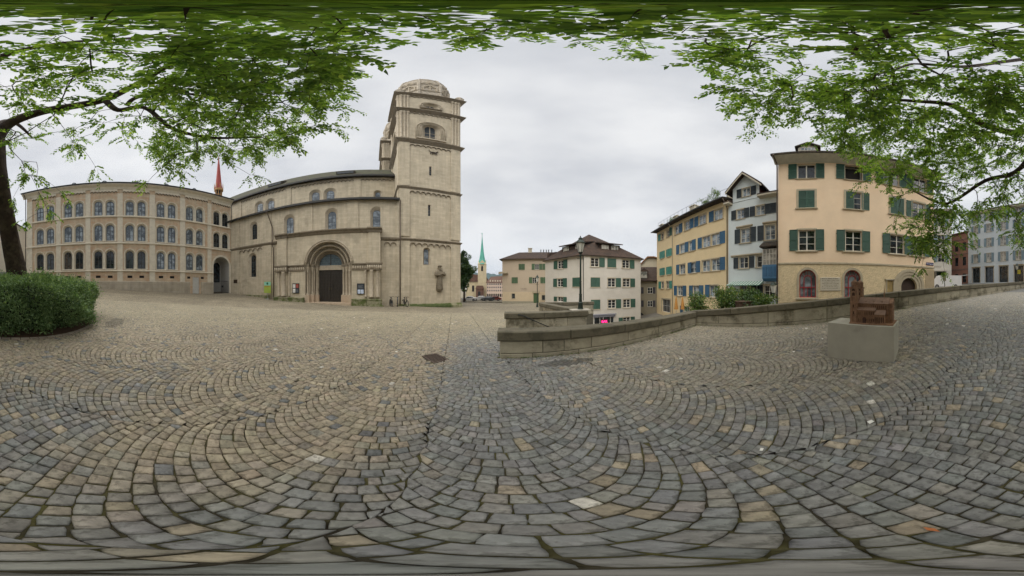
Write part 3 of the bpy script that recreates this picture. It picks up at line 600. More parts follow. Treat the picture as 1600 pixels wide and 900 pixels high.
# portal block, front at y = -1
PX, SP = -6.43, 3.5
def po(wd): return outline(wd, 5.84+wd/2, True, 14, PX, SP-5.84)
m = MB(); wallf(m, -14.7, 1.1, -3.3, 8.3, [(PX, SP-5.84, 6.88, 5.84+3.44, True)], .001, y=-1.0)
for sx in (-14.7, 1.1): m.q([(sx, -1, -3.3), (sx, .0, -3.3), (sx, .0, 8.3), (sx, -1, 8.3)])
m.build('portal_wall', CS, ch)
steps = [(6.88, -1.0, -.4), (5.8, -.4, .2), (4.7, .2, .8), (3.72, .8, 1.05)]
m = MB()
for i, (wd, y0, y1) in enumerate(steps):
    o = po(wd); m.strip([(a, y0, b) for a, b in o], [(a, y1, b) for a, b in o])
    if i < 3: o2 = po(steps[i+1][0]); m.strip([(a, y1, b) for a, b in o], [(a, y1, b) for a, b in o2])
m.build('portal_reveal', CT, ch)
for r_, y0, rr in ((3.62, -1.02, .10), (3.38, -.96, .11), (3.05, -.5, .09), (2.86, -.36, .12), (2.5, .1, .09), (2.32, .24, .11), (1.98, .7, .08), (1.84, .84, .07)):
    m = MB(); m.tube([(PX-r_*math.cos(PI*i/24), y0, SP+r_*math.sin(PI*i/24)) for i in range(25)], rr, 8); m.build('archivolt', CT if rr > .095 else CD, ch, smooth=True)
colp = MB(); colp.lathe([(.26, 0), (.26, .12), (.2, .16), (.23, .24), (.17, .32), (.155, .4), (.15, 3.45), (.19, 3.5), (.16, 3.56), (.2, 3.8), (.29, 4.15), (.3, 4.3)], n=14); cme = colp.mesh('column', CT, True)
pl = MB(); pl.bevbox(-.36, .36, -.36, .36, -1.6, .0, .03); plm = pl.mesh('column_base', mat('portal_plinth', 'b7a48c', .9, .14, 3, .3, 25)); 
ab = MB(); ab.bevbox(-.33, .33, -.33, .33, 4.3, 4.62, .03); ab.bevbox(-.27, .27, -.27, .27, 4.63, 4.72, .03); abm = ab.mesh('impost', CD)
for sx in (-1, 1):
    for dx, y in ((3.2, -.62), (2.66, -.02), (2.1, .58)):
        o = place(cme, 'column', ch, T(PX+sx*dx, y, -1.06)); place(plm, 'column_base', o); place(abm, 'impost', o)
# carved frieze band and engaged shafts on either side
for a, b in ((-14.75, PX-3.5), (PX+3.5, 1.15)):
    m = MB(); m.prof(a, b, [(-1.12, 2.55), (-1.0+.002, 2.5), (-.998, 3.5), (-1.26, 3.5), (-1.26, 3.36), (-1.14, 3.3)]); o = m.build('frieze_band', CD, ch)
    k = int((b-a)/.34); lf = MB(); lf.ell((0, 0, 0), (.13, .06, .2), 6, 4); lm = lf.mesh('carving', CT)
    for i in range(k): place(lm, 'carving', o, T(a+(b-a)*(i+.5)/k, -1.14, 2.93))
for a, b in ((-14.56, -12.9), (-.62, 1.02)):
    m = MB(); m.box(a, b, -1.28, -.998, 3.5, 8.3); m.box(a, b, -1.2, -.998, -1.45, 2.5); m.build('pier', CS, ch)
for x, y, r_ in ((-14.25, -1.22, .22), (-13.4, -1.3, .34), (-12.5, -1.1, .13), (-.98, -1.1, .13), (-.2, -1.3, .3), (.65, -1.22, .24)):
    m = MB(); m.lathe([(r_*1.3, -1.3), (r_*1.3, -1.15), (r_, -1.0), (r_, 2.3), (r_*1.25, 2.5)], (x, y), 12); m.build('shaft', CT, ch, smooth=True)
for a, b in ((-14.9, -12.7), (-.85, 1.25)):
    m = MB(); m.box(a, b, -1.62, -1.0, 2.505, 3.3); m.box(a-.08, b+.08, -1.7, -1.0, 3.3, 3.5); o = m.build('capital_block', CD, ch)
    for i in range(7):
        mm = MB(); mm.ell((a+.15+i*(b-a-.3)/6, -1.63, 2.9), (.15, .1, .3), 6, 5); mm.build('carving', CT, o, smooth=True)
m = MB(); m.prof(-14.95, 1.3, [(-1.12, 8.02), (-.998, 7.95), (-.998, 8.31), (-.0, 8.31), (-.0, 8.9), (-.5, 8.85), (-1.5, 8.6), (-1.5, 8.45), (-1.3, 8.3)])
for a, b in ((-14.75, -12.7), (-.8, 1.2)): m.prof(a, b, [(-1.42, 8.0), (-1.121, 7.9), (-1.121, 8.019), (-1.301, 8.29), (-1.7, 8.45), (-1.7, 8.66), (-1.51, 8.64), (-1.51, 8.44), (-1.42, 8.2)])
m.build('cornice', CD, ch)
# lintel, window over the door, door leaves
m = MB(); m.bevbox(PX-1.9, PX+1.9, .72, 1.2, 2.77, 3.48, .03); m.build('lintel', CT, ch)
m = MB(); m.poly(outline(3.7, 1.85, True, 14, PX, 3.48), 1.0, 1.03); o = m.build('tympanum_window', mat('lead_glass', '5f7178', .3, .5, 6, .2, 12, stain='31424a', slo=.5, sscale=3), ch)
m = MB(); m.box(PX-.07, PX+.07, .9, .999, 3.48, 5.3)
for i in range(1, 5): z = 3.48+i*.36; hw = math.sqrt(max(.01, 1.85**2-(z-3.48)**2)); m.box(PX-hw, PX+hw, .96, .998, z-.015, z+.015)
m.build('bars', MATS['frame_dark'], o)
for sx in (-1, 1):
    m = MB(); x0, x1 = (PX-1.83, PX-.01) if sx < 0 else (PX+.01, PX+1.83); m.box(x0, x1, .92, 1.02, -2.15, 2.77)
    o = m.build('door', MATS['door_bronze'], ch); pm = MB(); pw, ph_ = 1.82/4, 4.9/10
    pm.bevbox(-pw*.41, pw*.41, -ph_*.41, ph_*.41, 0, .045, .015); pme = pm.mesh('panel', MATS['door_bronze'])
    for i in range(4):
        for j in range(10): place(pme, 'panel', o, T(x0+pw*(i+.5), .922, -2.15+ph_*(j+.5)) @ Matrix.Rotation(PI/2, 4, 'X'))
    m = MB(); m.tube([(PX+sx*.12, .9, -.3), (PX+sx*.12, .82, -.25), (PX+sx*.12, .82, .05), (PX+sx*.12, .9, .1)], .02, 6); m.build('handle', mat('brass_dark', '8a7a55', .4, .1, metal=.8), o)
m = MB(); m.box(PX-3.4, PX+3.4, -1.4, 1.0, -2.6, -2.13); m.build('threshold', MATS['portal_plinth'], ch)
for a, b, zt in ((-15.1, -9.95, -1.42), (-2.95, 1.25, -1.5)):
    n_ = 2
    for i in range(n_):
        m = MB(); xa = a+(b-a)*i/n_+.01; xb = a+(b-a)*(i+1)/n_-.01; m.bevbox(xa, xb, -1.62, -1.0, -3.3, zt, .05); m.box(xa+.0, xb-.0, -1.68, -1.0, zt-.17, zt-.052); m.build('bench_stone', MATS['moss_stone'], ch)
m = MB(); m.box(-.5, 1.5, -1.95, -1.0, -3.3, -2.42); m.box(1.12, 3.8, -.3, 0, -3.4, -2.7); m.box(-24, -16.6, -.3, -.0, -2.6, -1.25); m.build('footing', MATS['moss_stone'], ch)

# ridge turret on the church roof
tr = thing('ridge_turret', 'small red pointed spire with a gilded gallery on the far end of the church roof', 'spire', FR(-43.5, 26.6) @ T(-43.0, 11.9, 28.6))
m = MB(); m.lathe([(1.0, 0), (1.0, 3.6)], n=8, ph=PI/8); m.build('shaft', mat('turret_wood', '8a6a50', .8, .2), tr)
m = MB(); [m.box(-.08+1.02*math.cos(PI/4*k), .08+1.02*math.cos(PI/4*k), -.08+1.02*math.sin(PI/4*k), .08+1.02*math.sin(PI/4*k), 2.6, 5.4) for k in range(8)]; m.build('gallery', mat('turret_gold', 'b98f5a', .7, .2), tr)
m = MB(); m.lathe([(1.45, 5.0), (1.55, 5.3), (1.35, 5.5), (1.35, 5.9)], n=8, ph=PI/8); m.build('balustrade', MATS['turret_gold'], tr)
for k in range(8):
    m = MB(); a = PI/4*k+PI/8; m.lathe([(.13, 5.6), (.13, 7.2), (.02, 8.2)], (1.45*math.cos(a), 1.45*math.sin(a)), 5); m.build('pinnacle', MATS['turret_gold'], tr)
m = MB(); m.lathe([(1.25, 5.9), (1.05, 7.5), (.75, 11.5), (.4, 17), (.05, 22)], n=8, ph=PI/8); m.build('spire_roof', mat('spire_red', 'a5443c', .7, .15, 3), tr)
m = MB(); m.lathe([(1.0, 3.6), (1.0, 5.0)], n=8, ph=PI/8); m.build('lantern', MATS['dark_interior'], tr)

# ---------------------------------------------------------------- bell towers
def tower(label, M):
    t = thing('church_tower', label, 'tower', M)
    hw = 4.9
    fw = dict(); ops_up = [(0, 29.35, 2.9, 5.9, True), (0, 41.35, 2.2, 2.5, True)]
    win_bank('t_big', 1.95, 4.9, True, 2, 1, MATS['church_trim'], mat('louvre_dark', '33393e', .8, .2, 6), fw=.12, dep=.7, splay=(2.9, 5.9, -.3, CT), bw=.08, zs=[1.3, 2.4]) if 't_big' not in BANK else 0
    win_bank('t_top', 1.8, 1.9, True, 2, 1, MATS['church_trim'], MATS['louvre_dark'], fw=.14, dep=.6, splay=(2.5, 2.75, -.25, CT), bw=.12, zs=[.75]) if 't_top' not in BANK else 0
    win_bank('t_slit', .38, 2.1, False, 1, 4, MATS['church_dark_trim'], MATS['glass_dark'], fw=.03, dep=.2) if 't_slit' not in BANK else 0
    win_bank('t_low', .8, 2.5, True, 1, 3, MATS['church_dark_trim'], MATS['glass_lead'], fw=.05, dep=.4, splay=(1.17, 2.75, -.12, CT)) if 't_low' not in BANK else 0
    for k in range(4):
        R_ = T(0, hw, 0) @ Matrix.Rotation(PI/2*k, 4, 'Z') @ T(0, -hw, 0)
        ws = [('t_big', 0, 29.65, (2.9, 5.9, -.3)), ('t_top', 0, 41.6, (2.5, 2.75, -.25))]
        if k in (0, 3): ws += [('t_slit', -.1, 19.7, (.38, 2.15, 0)), ('t_slit', -.28, 11.55, (.38, 2.05, 0))]
        if k == 0: ws += [('t_low', -.68, 3.6, (1.17, 2.75, -.12))]
        m = MB(); wallf(m, -hw, hw, -4, 48, [(x, z+q[2], q[0], q[1], q[1] > 2.2 or q[0] > 1) for _, x, z, q in ws], .19)
        m.build('wall', CS, t, R_)
        for key, x, z, q in ws:
            o = put_win(key, t, x, z, M=R_)
            if key == 't_big':
                for r_, rr, yy in ((2.35, .11, -.12), (1.95, .09, -.10), (1.62, .08, -.08)):
                    mm = MB(); s = r_; mm.tube([(-s, yy, -.3)]+[(-s*math.cos(PI*i/12), yy, 3.2+s*math.sin(PI*i/12)) for i in range(13)]+[(s, yy, -.3)], rr, 6); mm.build('arch_moulding', CT, o, smooth=True)
                mm = MB(); mm.box(-2.4, 2.4, -.4, .0, -.62, -.305); mm.build('sill', CT, o)
            if key == 't_top':
                for r_, rr in ((1.75, .12), (1.45, .09)):
                    mm = MB(); mm.tube([(-r_, -.1, -.2)]+[(-r_*math.cos(PI*i/12), -.1, 1.0+r_*math.sin(PI*i/12)) for i in range(13)]+[(r_, -.1, -.2)], rr, 6); mm.build('arch_moulding', CT, o, smooth=True)
                mm = MB(); mm.box(-1.75, 1.75, -.35, .0, -.55, -.26); mm.build('sill', CD, o)
        for sx in (-1, 1):
            a, b = (-hw+.003, -hw+1.55) if sx < 0 else (hw-1.65, hw-.003)
            for z0, z1 in ((-3.9, 7.1), (7.85, 16.2), (16.9, 27.5)): m = MB(); m.box(a, b, -.15, .003, z0, z1); m.build('pilaster', CS, t, R_)
            for z0, z1 in ((28.75, 38.7), (40.0, 46.9)):
                for i in range(3):
                    xx = a+.28+i*(b-a-.56)/2; mm = MB(); mm.lathe([(.24, z0), (.24, z0+.3), (.17, z0+.45), (.17, z1-.75), (.3, z1-.35), (.32, z1)], (xx, -.08), 8); mm.build('shaft', CT, t, R_, smooth=True)
        for z, n_ in ((7.05, 7), (16.15, 8), (27.3, 8), (38.6, 9), (46.85, 9)):
            up = z > 30; m = MB(); arcade(m, -hw+1.55, hw-1.65, z, .62 if not up else .5, n_, -.14, .0); m.build('arch_frieze', [CT, CD], t, R_)
    s2 = math.sqrt(2)
    for z0, z1, ov in ((7.07, 7.6, .32), (16.17, 16.85, .34), (27.5, 28.75, .62), (38.75, 39.95, .8), (46.9, 48.15, .85)):
        m = MB(); m.lathe([((hw+.10)*s2, z0), ((hw+ov*.6)*s2, z0+(z1-z0)*.3), ((hw+ov)*s2, z0+(z1-z0)*.55), ((hw+ov)*s2, z0+(z1-z0)*.72), ((hw+.05)*s2, z1)], (0, hw), 4, ph=PI/4); m.build('cornice', CD, t)
    m = MB(); m.lathe([((hw+.35)*s2, -4), ((hw+.35)*s2, -2.75), ((hw+.16)*s2, -2.35)], (0, hw), 4, ph=PI/4); m.build('base', MATS['moss_stone'], t)
    m = MB(); m.prof(-3.35, 3.2, [(-.16, -3.6), (-.56, -3.6), (-.52, -2.72), (-.16, -2.4)]); m.build('mossy_ledge', mat('moss', '46522a', .95, .3, 5, .6, 25, stain='6b6c4a', slo=.55, samt=.6, sscale=3), t)
    # parapet corners
    for sx in (-1, 1):
        for sy in (0, 1): m = MB(); m.lathe([(.75, 48.1), (.8, 49.2), (.9, 49.3), (.55, 50.2)], (sx*(hw-.1), .1+sy*(2*hw-.2)), 8); m.build('corner_block', MATS['pale_carved'], t)
    c8 = 1/math.cos(PI/8)
    m = MB(); m.lathe([(4.35*c8, 48), (4.35*c8, 52.2), (4.6*c8, 52.4), (4.25*c8, 52.7), (4.2*c8, 57.2), (4.45*c8, 57.5), (4.4*c8, 57.8), (4.1*c8, 58.0)], (0, hw), 8, ph=PI/8); m.build('drum', MATS['pale_carved'], t)
    m = MB(); m.lathe([(4.3, 57.9), (4.25, 59.8), (3.95, 61.8), (3.4, 63.5), (2.6, 64.9), (1.7, 65.9), (.8, 66.5), (.6, 67.0), (.7, 67.3), (.1, 67.9)], (0, hw), 24); m.build('dome', MATS['pale_carved'], t)
    rb = MB(); rb.tube([(4.05*c8+.12, 0, 48.2), (4.25*c8, 0, 57.4), (4.3, 0, 59.8), (4.0, 0, 61.8), (3.45, 0, 63.5), (2.65, 0, 64.9), (1.0, 0, 66.4)], [.34, .3, .26, .24, .22, .2, .16], 6); rme = rb.mesh('rib', MATS['pale_carved'])
    gm = MB(); 
    gm.poly([(-1.2, 52.8), (-1.0, 52.8), (-1.0, 55), (0, 56.4), (1.0, 55), (1.0, 52.8), (1.2, 52.8), (1.2, 55.2), (0, 57.2), (-1.2, 55.2)], -.25, 0); gm.box(-.12, .12, -.2, 0, 52.8, 56.2); gm.box(-1.1, 1.1, -.15, 0, 54.9, 55.15)
    gm.poly([(-1.1, 58.1), (1.1, 58.1), (0, 60.6)], -.15, .25); gme = gm.mesh('gable', CT)
    rg = MB(); rg.lathe([(4.0, 61.5), (4.1, 61.7), (3.8, 61.9)], (0, hw), 24); rg.lathe([(3.0, 64.2), (3.1, 64.4), (2.8, 64.6)], (0, hw), 24); rg.build('dome_ring', CT, t)
    for k in range(8):
        place(rme, 'rib', t, T(0, hw, 0) @ Matrix.Rotation(PI/8+k*PI/4, 4, 'Z')); place(gme, 'gable', t, T(0, hw, 0) @ Matrix.Rotation(k*PI/4, 4, 'Z') @ T(0, -4.22, 0))
        for j in range(3):
            pmn = MB(); pmn.lathe([(.16, 57.8), (.16, 58.6), (.02, 59.5)], (0, 0), 5); place(pmn.mesh('pinnacle', MATS['pale_carved']), 'pinnacle', t, T(0, hw, 0) @ Matrix.Rotation(k*PI/4+(j-1)*.26, 4, 'Z') @ T(0, -4.55, 0))
    return t
tower('tall square sandstone bell tower with arched windows and a carved dome, nearest the open square', FR(-43.5, 26.6) @ T(8.75, 0, 0))
tower('matching bell tower mostly hidden behind the nearer one, only its stone corner showing', FR(-43.5, 26.6) @ T(7.55, 20.0, 0))

# relief statue, animal relief, notice boards, plaque
TF = FR(-43.5, 26.6)
st = thing('wall_statue', 'weathered stone statue of a robed man in a flat cap on the tower wall', 'statue', TF @ T(10.05, -.02, -.55))
sm = mat('statue_stone', '7a705e', .9, .25, 5, .6, 14)
m = MB(); m.lathe([(.5, .25), (.52, .45), (.43, 1.0), (.40, 1.6), (.42, 2.1), (.36, 2.4)], (0, -.12), 14)
for i in range(9): a = PI+PI*i/8; m.tube([(.5*math.cos(a), -.12+.44*math.sin(a), .3), (.44*math.cos(a), -.12+.4*math.sin(a), 1.2), (.38*math.cos(a), -.12+.36*math.sin(a), 2.2)], [.06, .05, .03], 5)
m.build('robe', sm, st, smooth=True)
m = MB(); m.ell((0, -.22, 2.72), (.66, .42, .74), 12, 8); m.tube([(-.62, -.3, 3.0), (-.7, -.45, 2.55), (-.2, -.62, 2.5), (.15, -.62, 2.6)], [.24, .26, .17, .1], 8); m.tube([(.62, -.3, 3.0), (.7, -.45, 2.6), (.25, -.6, 2.75), (-.1, -.64, 2.72)], [.24, .26, .17, .1], 8); m.build('body', sm, st, smooth=True)
m = MB(); m.ell((0, -.35, 3.62), (.22, .24, .3), 12, 8); m.ell((0, -.57, 3.58), (.04, .07, .07), 6, 4); m.ell((0, -.5, 3.38), (.17, .15, .22), 8, 5); m.build('head', sm, st, smooth=True)
m = MB(); m.lathe([(.3, 3.8), (.36, 3.86), (.3, 4.0), (.1, 4.12)], (0, -.33), 12); m.build('cap', sm, st, smooth=True)
m = MB(); m.lathe([(.3, 0), (.5, .15), (.52, .27)], (0, -.1), 8); m.build('corbel', sm, st)
an = thing('animal_relief', 'small dark relief of a walking animal high on the tower front', 'relief', TF @ T(9.1, -.05, 25.4))
m = MB(); m.ell((0, -.08, .1), (.55, .12, .22), 10, 6); m.tube([(.45, -.08, .2), (.7, -.08, .5), (.8, -.1, .4)], [.12, .1, .05], 6); m.tube([(-.5, -.08, .2), (-.75, -.08, .6), (-.6, -.08, .75)], [.07, .04, .02], 6)
for x, dx in ((-.4, -.12), (-.25, .1), (.3, -.08), (.42, .12)): m.tube([(x, -.08, 0), (x+dx, -.1, -.35), (x+dx+.06, -.1, -.5)], [.08, .05, .04], 6)
m.build('body', mat('dark_relief', '4a4238', .9, .2), an, smooth=True)
paper = mat('paper', 'e4e2da', .8, .03); prt = mat('print_grey', '8d8f90', .8, .05)
def board(label, M, w_, h_, sheets, cat='notice board'):
    b = thing('notice_board', label, cat, M); m = MB(); m.box(-w_/2, w_/2, -.09, 0, 0, h_); m.build('case', mat('case_black', '25272a', .5, .1), b)
    for (x, z, a, c, cm) in sheets:
        m = MB(); m.box(x, x+a, -.096, -.09, z, z+c); s = m.build('poster', cm, b)
        m = MB(); [m.box(x+a*.12, x+a*(.88-.1*(i % 3)), -.099, -.0961, z+c*(.18+.16*i), z+c*(.22+.16*i)) for i in range(4)]; m.build('print', prt, s)
    m = MB(); f = .05; m.box(-w_/2, w_/2, -.13, -.09, h_-f, h_); m.box(-w_/2, w_/2, -.13, -.09, 0, f); m.box(-w_/2, -w_/2+f, -.13, -.09, f, h_-f); m.box(w_/2-f, w_/2, -.13, -.09, f, h_-f); m.build('frame', MATS['case_black'], b)
redp = mat('poster_red', 'a8402e', .7, .05); bluep = mat('poster_blue', 'c9d6ea', .7, .05); drk = mat('poster_dark', '3a4148', .7, .05)
board('dark notice board with white sheets and a red poster left of the church door', TF @ T(-11.4, -1.01, -.8), 1.1, 1.5, [(-.48, .82, .42, .55, paper), (-.48, .1, .42, .6, paper), (.04, .82, .42, .55, redp), (.04, .1, .42, .6, drk)])
board('dark notice board with pale blue sheets right of the church door', TF @ T(-1.69, -1.01, -.87), 1.04, 1.5, [(-.42, .1, .38, .55, bluep), (.02, .1, .38, .55, bluep), (-.42, .75, .82, .65, drk)])
pq = thing('wall_plaque', 'small dark plaque on the church wall beside the archway', 'plaque', TF @ T(-24.6, -.14, .95)); m = MB(); m.bevbox(-.5, .5, -.35, .35, 0, .04, .02); m.build('plate', mat('bronze_plate', '4a3c2e', .5, .2, metal=.5), pq, T(0, 0, .35) @ Matrix.Rotation(PI/2, 4, 'X'))
# notice stand in front of the church
sx_, sy_ = (TF @ Vector((-16.55, -1.0, 0)))[:2]
ns = thing('notice_stand', 'yellow-green poster stand on a round foot in front of the church wall', 'sign', T(sx_, sy_, h1(sx_, sy_), rad(43.5)))
m = MB(); m.lathe([(.42, 0), (.42, .05), (.1, .1)], n=16); m.build('foot', mat('stand_grey', '9a9a94', .6, .1), ns); m = MB(); m.tube([(0, 0, .05), (0, 0, 1.0)], .04, 8); m.tube([(0, .03, .9), (0, .03, 2.9)], .03, 8); m.build('post', MATS['stand_grey'], ns)
m = MB(); m.box(-.68, .68, -.06, -.01, 1.05, 2.95); pb = m.build('panel', mat('poster_lime', '9db04a', .6, .06), ns)
m = MB(); m.box(-.64, .64, -.066, -.061, 2.3, 2.9); m.build('header', mat('poster_teal', '8fc8b4', .6, .05), pb); m = MB(); m.poly([(.2*math.cos(a*PI/8), 2.62+.2*math.sin(a*PI/8)) for a in range(16)], -.071, -.067); m.build('emblem', mat('emblem_green', '1f6a4a', .6), pb)
m = MB(); [m.box(-.55, .55-.2*(i % 2), -.066, -.061, 2.12-i*.1, 2.16-i*.1) for i in range(2)]; m.build('print', redp, pb)

# ---------------------------------------------------------------- bicycles leaning by the tower
def bike(label, M, fcol):
    b = thing('bicycle', label, 'bicycle', M, group='bicycles parked against the church wall')
    fm = mat('bike_'+fcol, fcol, .4, .1, metal=.4); bl = mat('rubber', '1b1b1b', .8, .1); b.matrix_local = M @ Matrix.Diagonal((1.3, 1.3, 1.3, 1))
    for y in (-.52, .52):
        wm = MB(); wm.tube([(0, y+.33*math.cos(2*PI*i/20), .34+.33*math.sin(2*PI*i/20)) for i in range(21)], .034, 6, cap=False); wo = wm.build('wheel', bl, b)
        sp = MB(); [sp.tube([(0, y, .34), (0, y+.32*math.cos(PI*i/6), .34+.32*math.sin(PI*i/6))], .003, 3) for i in range(12)]; sp.tube([(-.05, y, .34), (.05, y, .34)], .025, 6); sp.build('spokes', mat('steel', '9a9c9e', .3, .05, metal=.8), wo)
    m = MB(); f = .028
    for a, c in (((0, -.38, .8), (0, -.52, .34)), ((0, -.38, .82), (0, .12, .78)), ((0, -.36, .72), (0, .05, .3)), ((0, .05, .3), (0, .14, .86)), ((0, .05, .3), (0, .52, .34)), ((0, .13, .74), (0, .52, .34)), ((0, -.36, 1.02), (0, -.38, .74))): m.tube([a, c], f, 6)
    m.build('frame', fm, b); m = MB(); m.tube([(-.3, -.28, 1.0), (-.18, -.36, 1.04), (0, -.37, 1.03), (.18, -.36, 1.04), (.3, -.28, 1.0)], .022, 6); m.build('handlebar', bl, b, smooth=True)
    m = MB(); m.ell((0, .17, .92), (.08, .14, .04), 8, 5); m.build('saddle', bl, b, smooth=True); m = MB(); m.box(-.07, .07, .28, .62, .72, .74); m.tube([(0, .5, .72), (0, .52, .36)], .01, 4); m.build('rack', bl, b)
    m = MB(); m.tube([(-.1, .05, .3), (.1, .05, .3)], .02, 6); m.tube([(0, .05-.08, .22), (0, .05+.08, .38)], .02, 6); m.lathe([(.09, -.004), (.09, .004)], n=12); m.build('crank', bl, b, None)
for s_, fc, lb, tw in ((2.55, '2c3036', 'dark bicycle with a front basket, leftmost of three by the downpipe', .1), (3.45, '4a5560', 'grey bicycle standing between two others by the downpipe', -.15), (4.55, '24262b', 'black bicycle nearest the tower corner pilaster, right of the downpipe', .25)):
    px, py = (TF @ Vector((s_, -1.1, 0)))[:2]; bike(lb, T(px, py, h1(px, py), rad(43.5)+tw), fc)

# ---------------------------------------------------------------- theology building on the left
th = thing('arcaded_school_building', 'three-storey pinkish sandstone building with pairs of round-arched windows beside the church', 'building', FR(-123.5, 30.2))
TS, TT = MATS['theo_stone'], MATS['theo_trim']
bays = [-12.52, -7.3, -2.08, 3.15, 8.42, 13.75, 19.38]
win_bank('th1', 1.28, 2.95, True, 2, 2, MATS['frame_blue_grey'], MATS['glass_sky'], fw=.11, dep=.34, surround=(.15, .035, TT), splay=(1.7, 3.22, -.05, TT), sill=(.3, .16, .16, TT), bw=.07, zs=[1.0, 1.9])
win_bank('th2', 1.28, 3.02, True, 2, 2, MATS['frame_dark'], MATS['glass_dark'], fw=.11, dep=.34, surround=(.15, .035, TT), splay=(1.7, 3.3, -.05, TT), sill=(.3, .16, .16, TT), bw=.05, zs=[1.0, 1.95])
o_ = []; tw_ = []
for bi, b in enumerate(bays):
    for k, z in enumerate((12.62, 7.95, 3.19)):
        if bi == 6 and k == 2: continue
        for sx in (-.99, .99):
            key = 'th1' if (k == 0 and bi < 6) or (k == 1 and bi < 6) or (k == 2 and bi in (4, 5)) else 'th2'; tw_.append((key, b+sx, z)); o_.append((b+sx, z-.05, 1.7, 3.27 if key == 'th2' else 3.22, True))
vents = [(b+sx, 1.66, .8, .4, False) for b in bays[:5] for sx in (-.99, .99)]+[(12.5, 1.66, .6, .4, False), (15.2, 1.66, .6, .4, False)]
m = MB(); wallf(m, -16.1, 21.6, -1.6, 19.0, o_+vents+[(19.4, -1.15, 3.7, 7.3, True), (13.91, -1.2, 1.28, 3.15, False)], .02); m.build('front_wall', TS, th)
m = MB(); shell(m, -16.1, 21.6, -1.6, 19.0, 14); m.build('side_walls', TS, th)
for key, x, z in tw_: put_win(key, th, x, z)
vm = MB(); vm.box(-.4, .4, .1, .14, 0, .4); vme = vm.mesh('vent_opening', MATS['dark_interior']); vb = MB(); [vb.box(-.37+i*.12, -.35+i*.12, .06, .09, 0, .4) for i in range(7)]; vbm = vb.mesh('grille', MATS['iron'])
for v in vents: o = place(vme, 'vent_opening', th, T(v[0], 0, v[1])); place(vbm, 'grille', o)
for a, b in ((-16.08, -14.95), (-10.35, -9.5), (-5.2, -4.35), (.09, .98), (5.42, 6.39), (10.83, 11.76), (16.26, 17.09)):
    m = MB(); m.box(a, b, -.12, .003, 1.1, 17.1); m.build('pilaster', TT, th)
for a, b in ((-16.12, 12.7), (14.95, 17.4)): m = MB(); m.prof(a, b, [(-.2, -1.6), (.003, -1.6), (.003, 1.12), (-.13, 1.12), (-.2, 1.02)]); m.build('plinth', MATS['theo_plinth'], th)
for z, hh in ((12.25, .3), (7.4, .32), (2.72, .25)):
    for a, b in (((-16.2, 21.65),) if z > 3 else ((-16.2, 17.4),)): m = MB(); m.prof(a, b, [(-.26, z+.05), (-.2, z), (.003, z), (.003, z+hh), (-.2, z+hh-.03), (-.26, z+hh-.1)]); m.build('string_course', TT, th)
prev = -14.95
for a, b, n_ in ((-14.95, -10.35, 8), (-9.5, -5.2, 8), (-4.35, .09, 8), (.98, 5.42, 8), (6.39, 10.83, 8), (11.76, 16.26, 8), (17.09, 21.5, 8)):
    m = MB(); arcade(m, a, b, 17.95, .72, n_, -.14); m.build('arch_frieze', [TT, CD], th)
m = MB(); m.prof(-16.8, 21.7, [(-.15, 17.95), (.003, 17.95), (.003, 19.0), (-.9, 19.0), (-.9, 18.72), (-.35, 18.4)]); m.build('cornice', TT, th)
m = MB(); m.prof(-16.9, 21.75, [(-.95, 19.003), (-.95, 19.12), (5.5, 21.2), (14.9, 19.3), (14.9, 19.003)]); m.build('roof', MATS['roof_dark'], th)
m = MB(); m.prof(-16.9, 21.75, [(-1.0, 18.86), (-.905, 18.86), (-.905, 19.0), (-.96, 19.16), (-1.05, 19.1)]); m.build('gutter', MATS['gutter'], th)
for x in (-12.3, -7.11, -2.02, 3.14, 8.32, 13.5):
    m = MB(); m.poly([(x-.42, 18.9)]+[(x-.42*math.cos(PI*i/8), 19.5+.42*math.sin(PI*i/8)) for i in range(9)]+[(x+.42, 18.9)], -.25, 1.6); o = m.build('roof_dormer', MATS['gutter'], th)
    m = MB(); m.poly([(x-.28, 19.4)]+[(x-.28*math.cos(PI*i/8), 19.5+.28*math.sin(PI*i/8)) for i in range(9)]+[(x+.28, 19.4)], -.28, -.251); m.build('pane', MATS['glass_sky'], o)
for x in (-16.3, 21.75): m = MB(); m.tube([(x, -.95, 18.85), (x, -.5, 18.3), (x, -.15, 17.9), (x, -.15, -1)], .08, 8); m.build('downpipe', MATS['gutter'], th, smooth=True)
# archway: deep porch with a plastered back, gate and steps
m = MB(); oo = outline(3.7, 7.3, True, 10, 19.4, -1.15); m.strip([(a, 0, b) for a, b in oo], [(a, 3.2, b) for a, b in oo]); m.poly(oo, 3.2, 3.3); m.box(17.5, 21.3, 0, 3.2, -1.6, -1.14); m.build('porch', MATS['arch_plaster'], th)
m = MB(); band(m, 3.7, 7.3, .35, -.06, .003); m.build('arch_surround', TT, th, T(19.4, 0, -1.15))
m = MB(); m.poly(outline(1.5, 4.2, True, 10, 20.2, 1.2), 3.12, 3.19); m.build('inner_window', MATS['glass_dark'], th)
m = MB(); m.box(17.6, 21.25, .25, .3, 1.35, 1.42); m.box(17.6, 21.25, .25, .3, -1.0, -.93)
for i in range(25): x = 17.65+i*.149; m.box(x, x+.025, .262, .288, -.93, 1.35)
m.build('gate', MATS['iron'], th)
m = MB(); m.box(19.55, 19.95, .2, .249, .1, .5); m.build('gate_sign', MATS['case_black'], th)
m = MB(); m.box(13.3, 14.52, .06, .12, -1.15, 1.93); o = m.build('door', MATS['white_door'], th); m = MB(); [m.box(13.42+i*.52, 13.84+i*.52, .04, .059, z0, z1) for i in range(2) for z0, z1 in ((-.95, .0), (.15, 1.05), (1.2, 1.8))]; m.build('panel', MATS['white_door'], o)
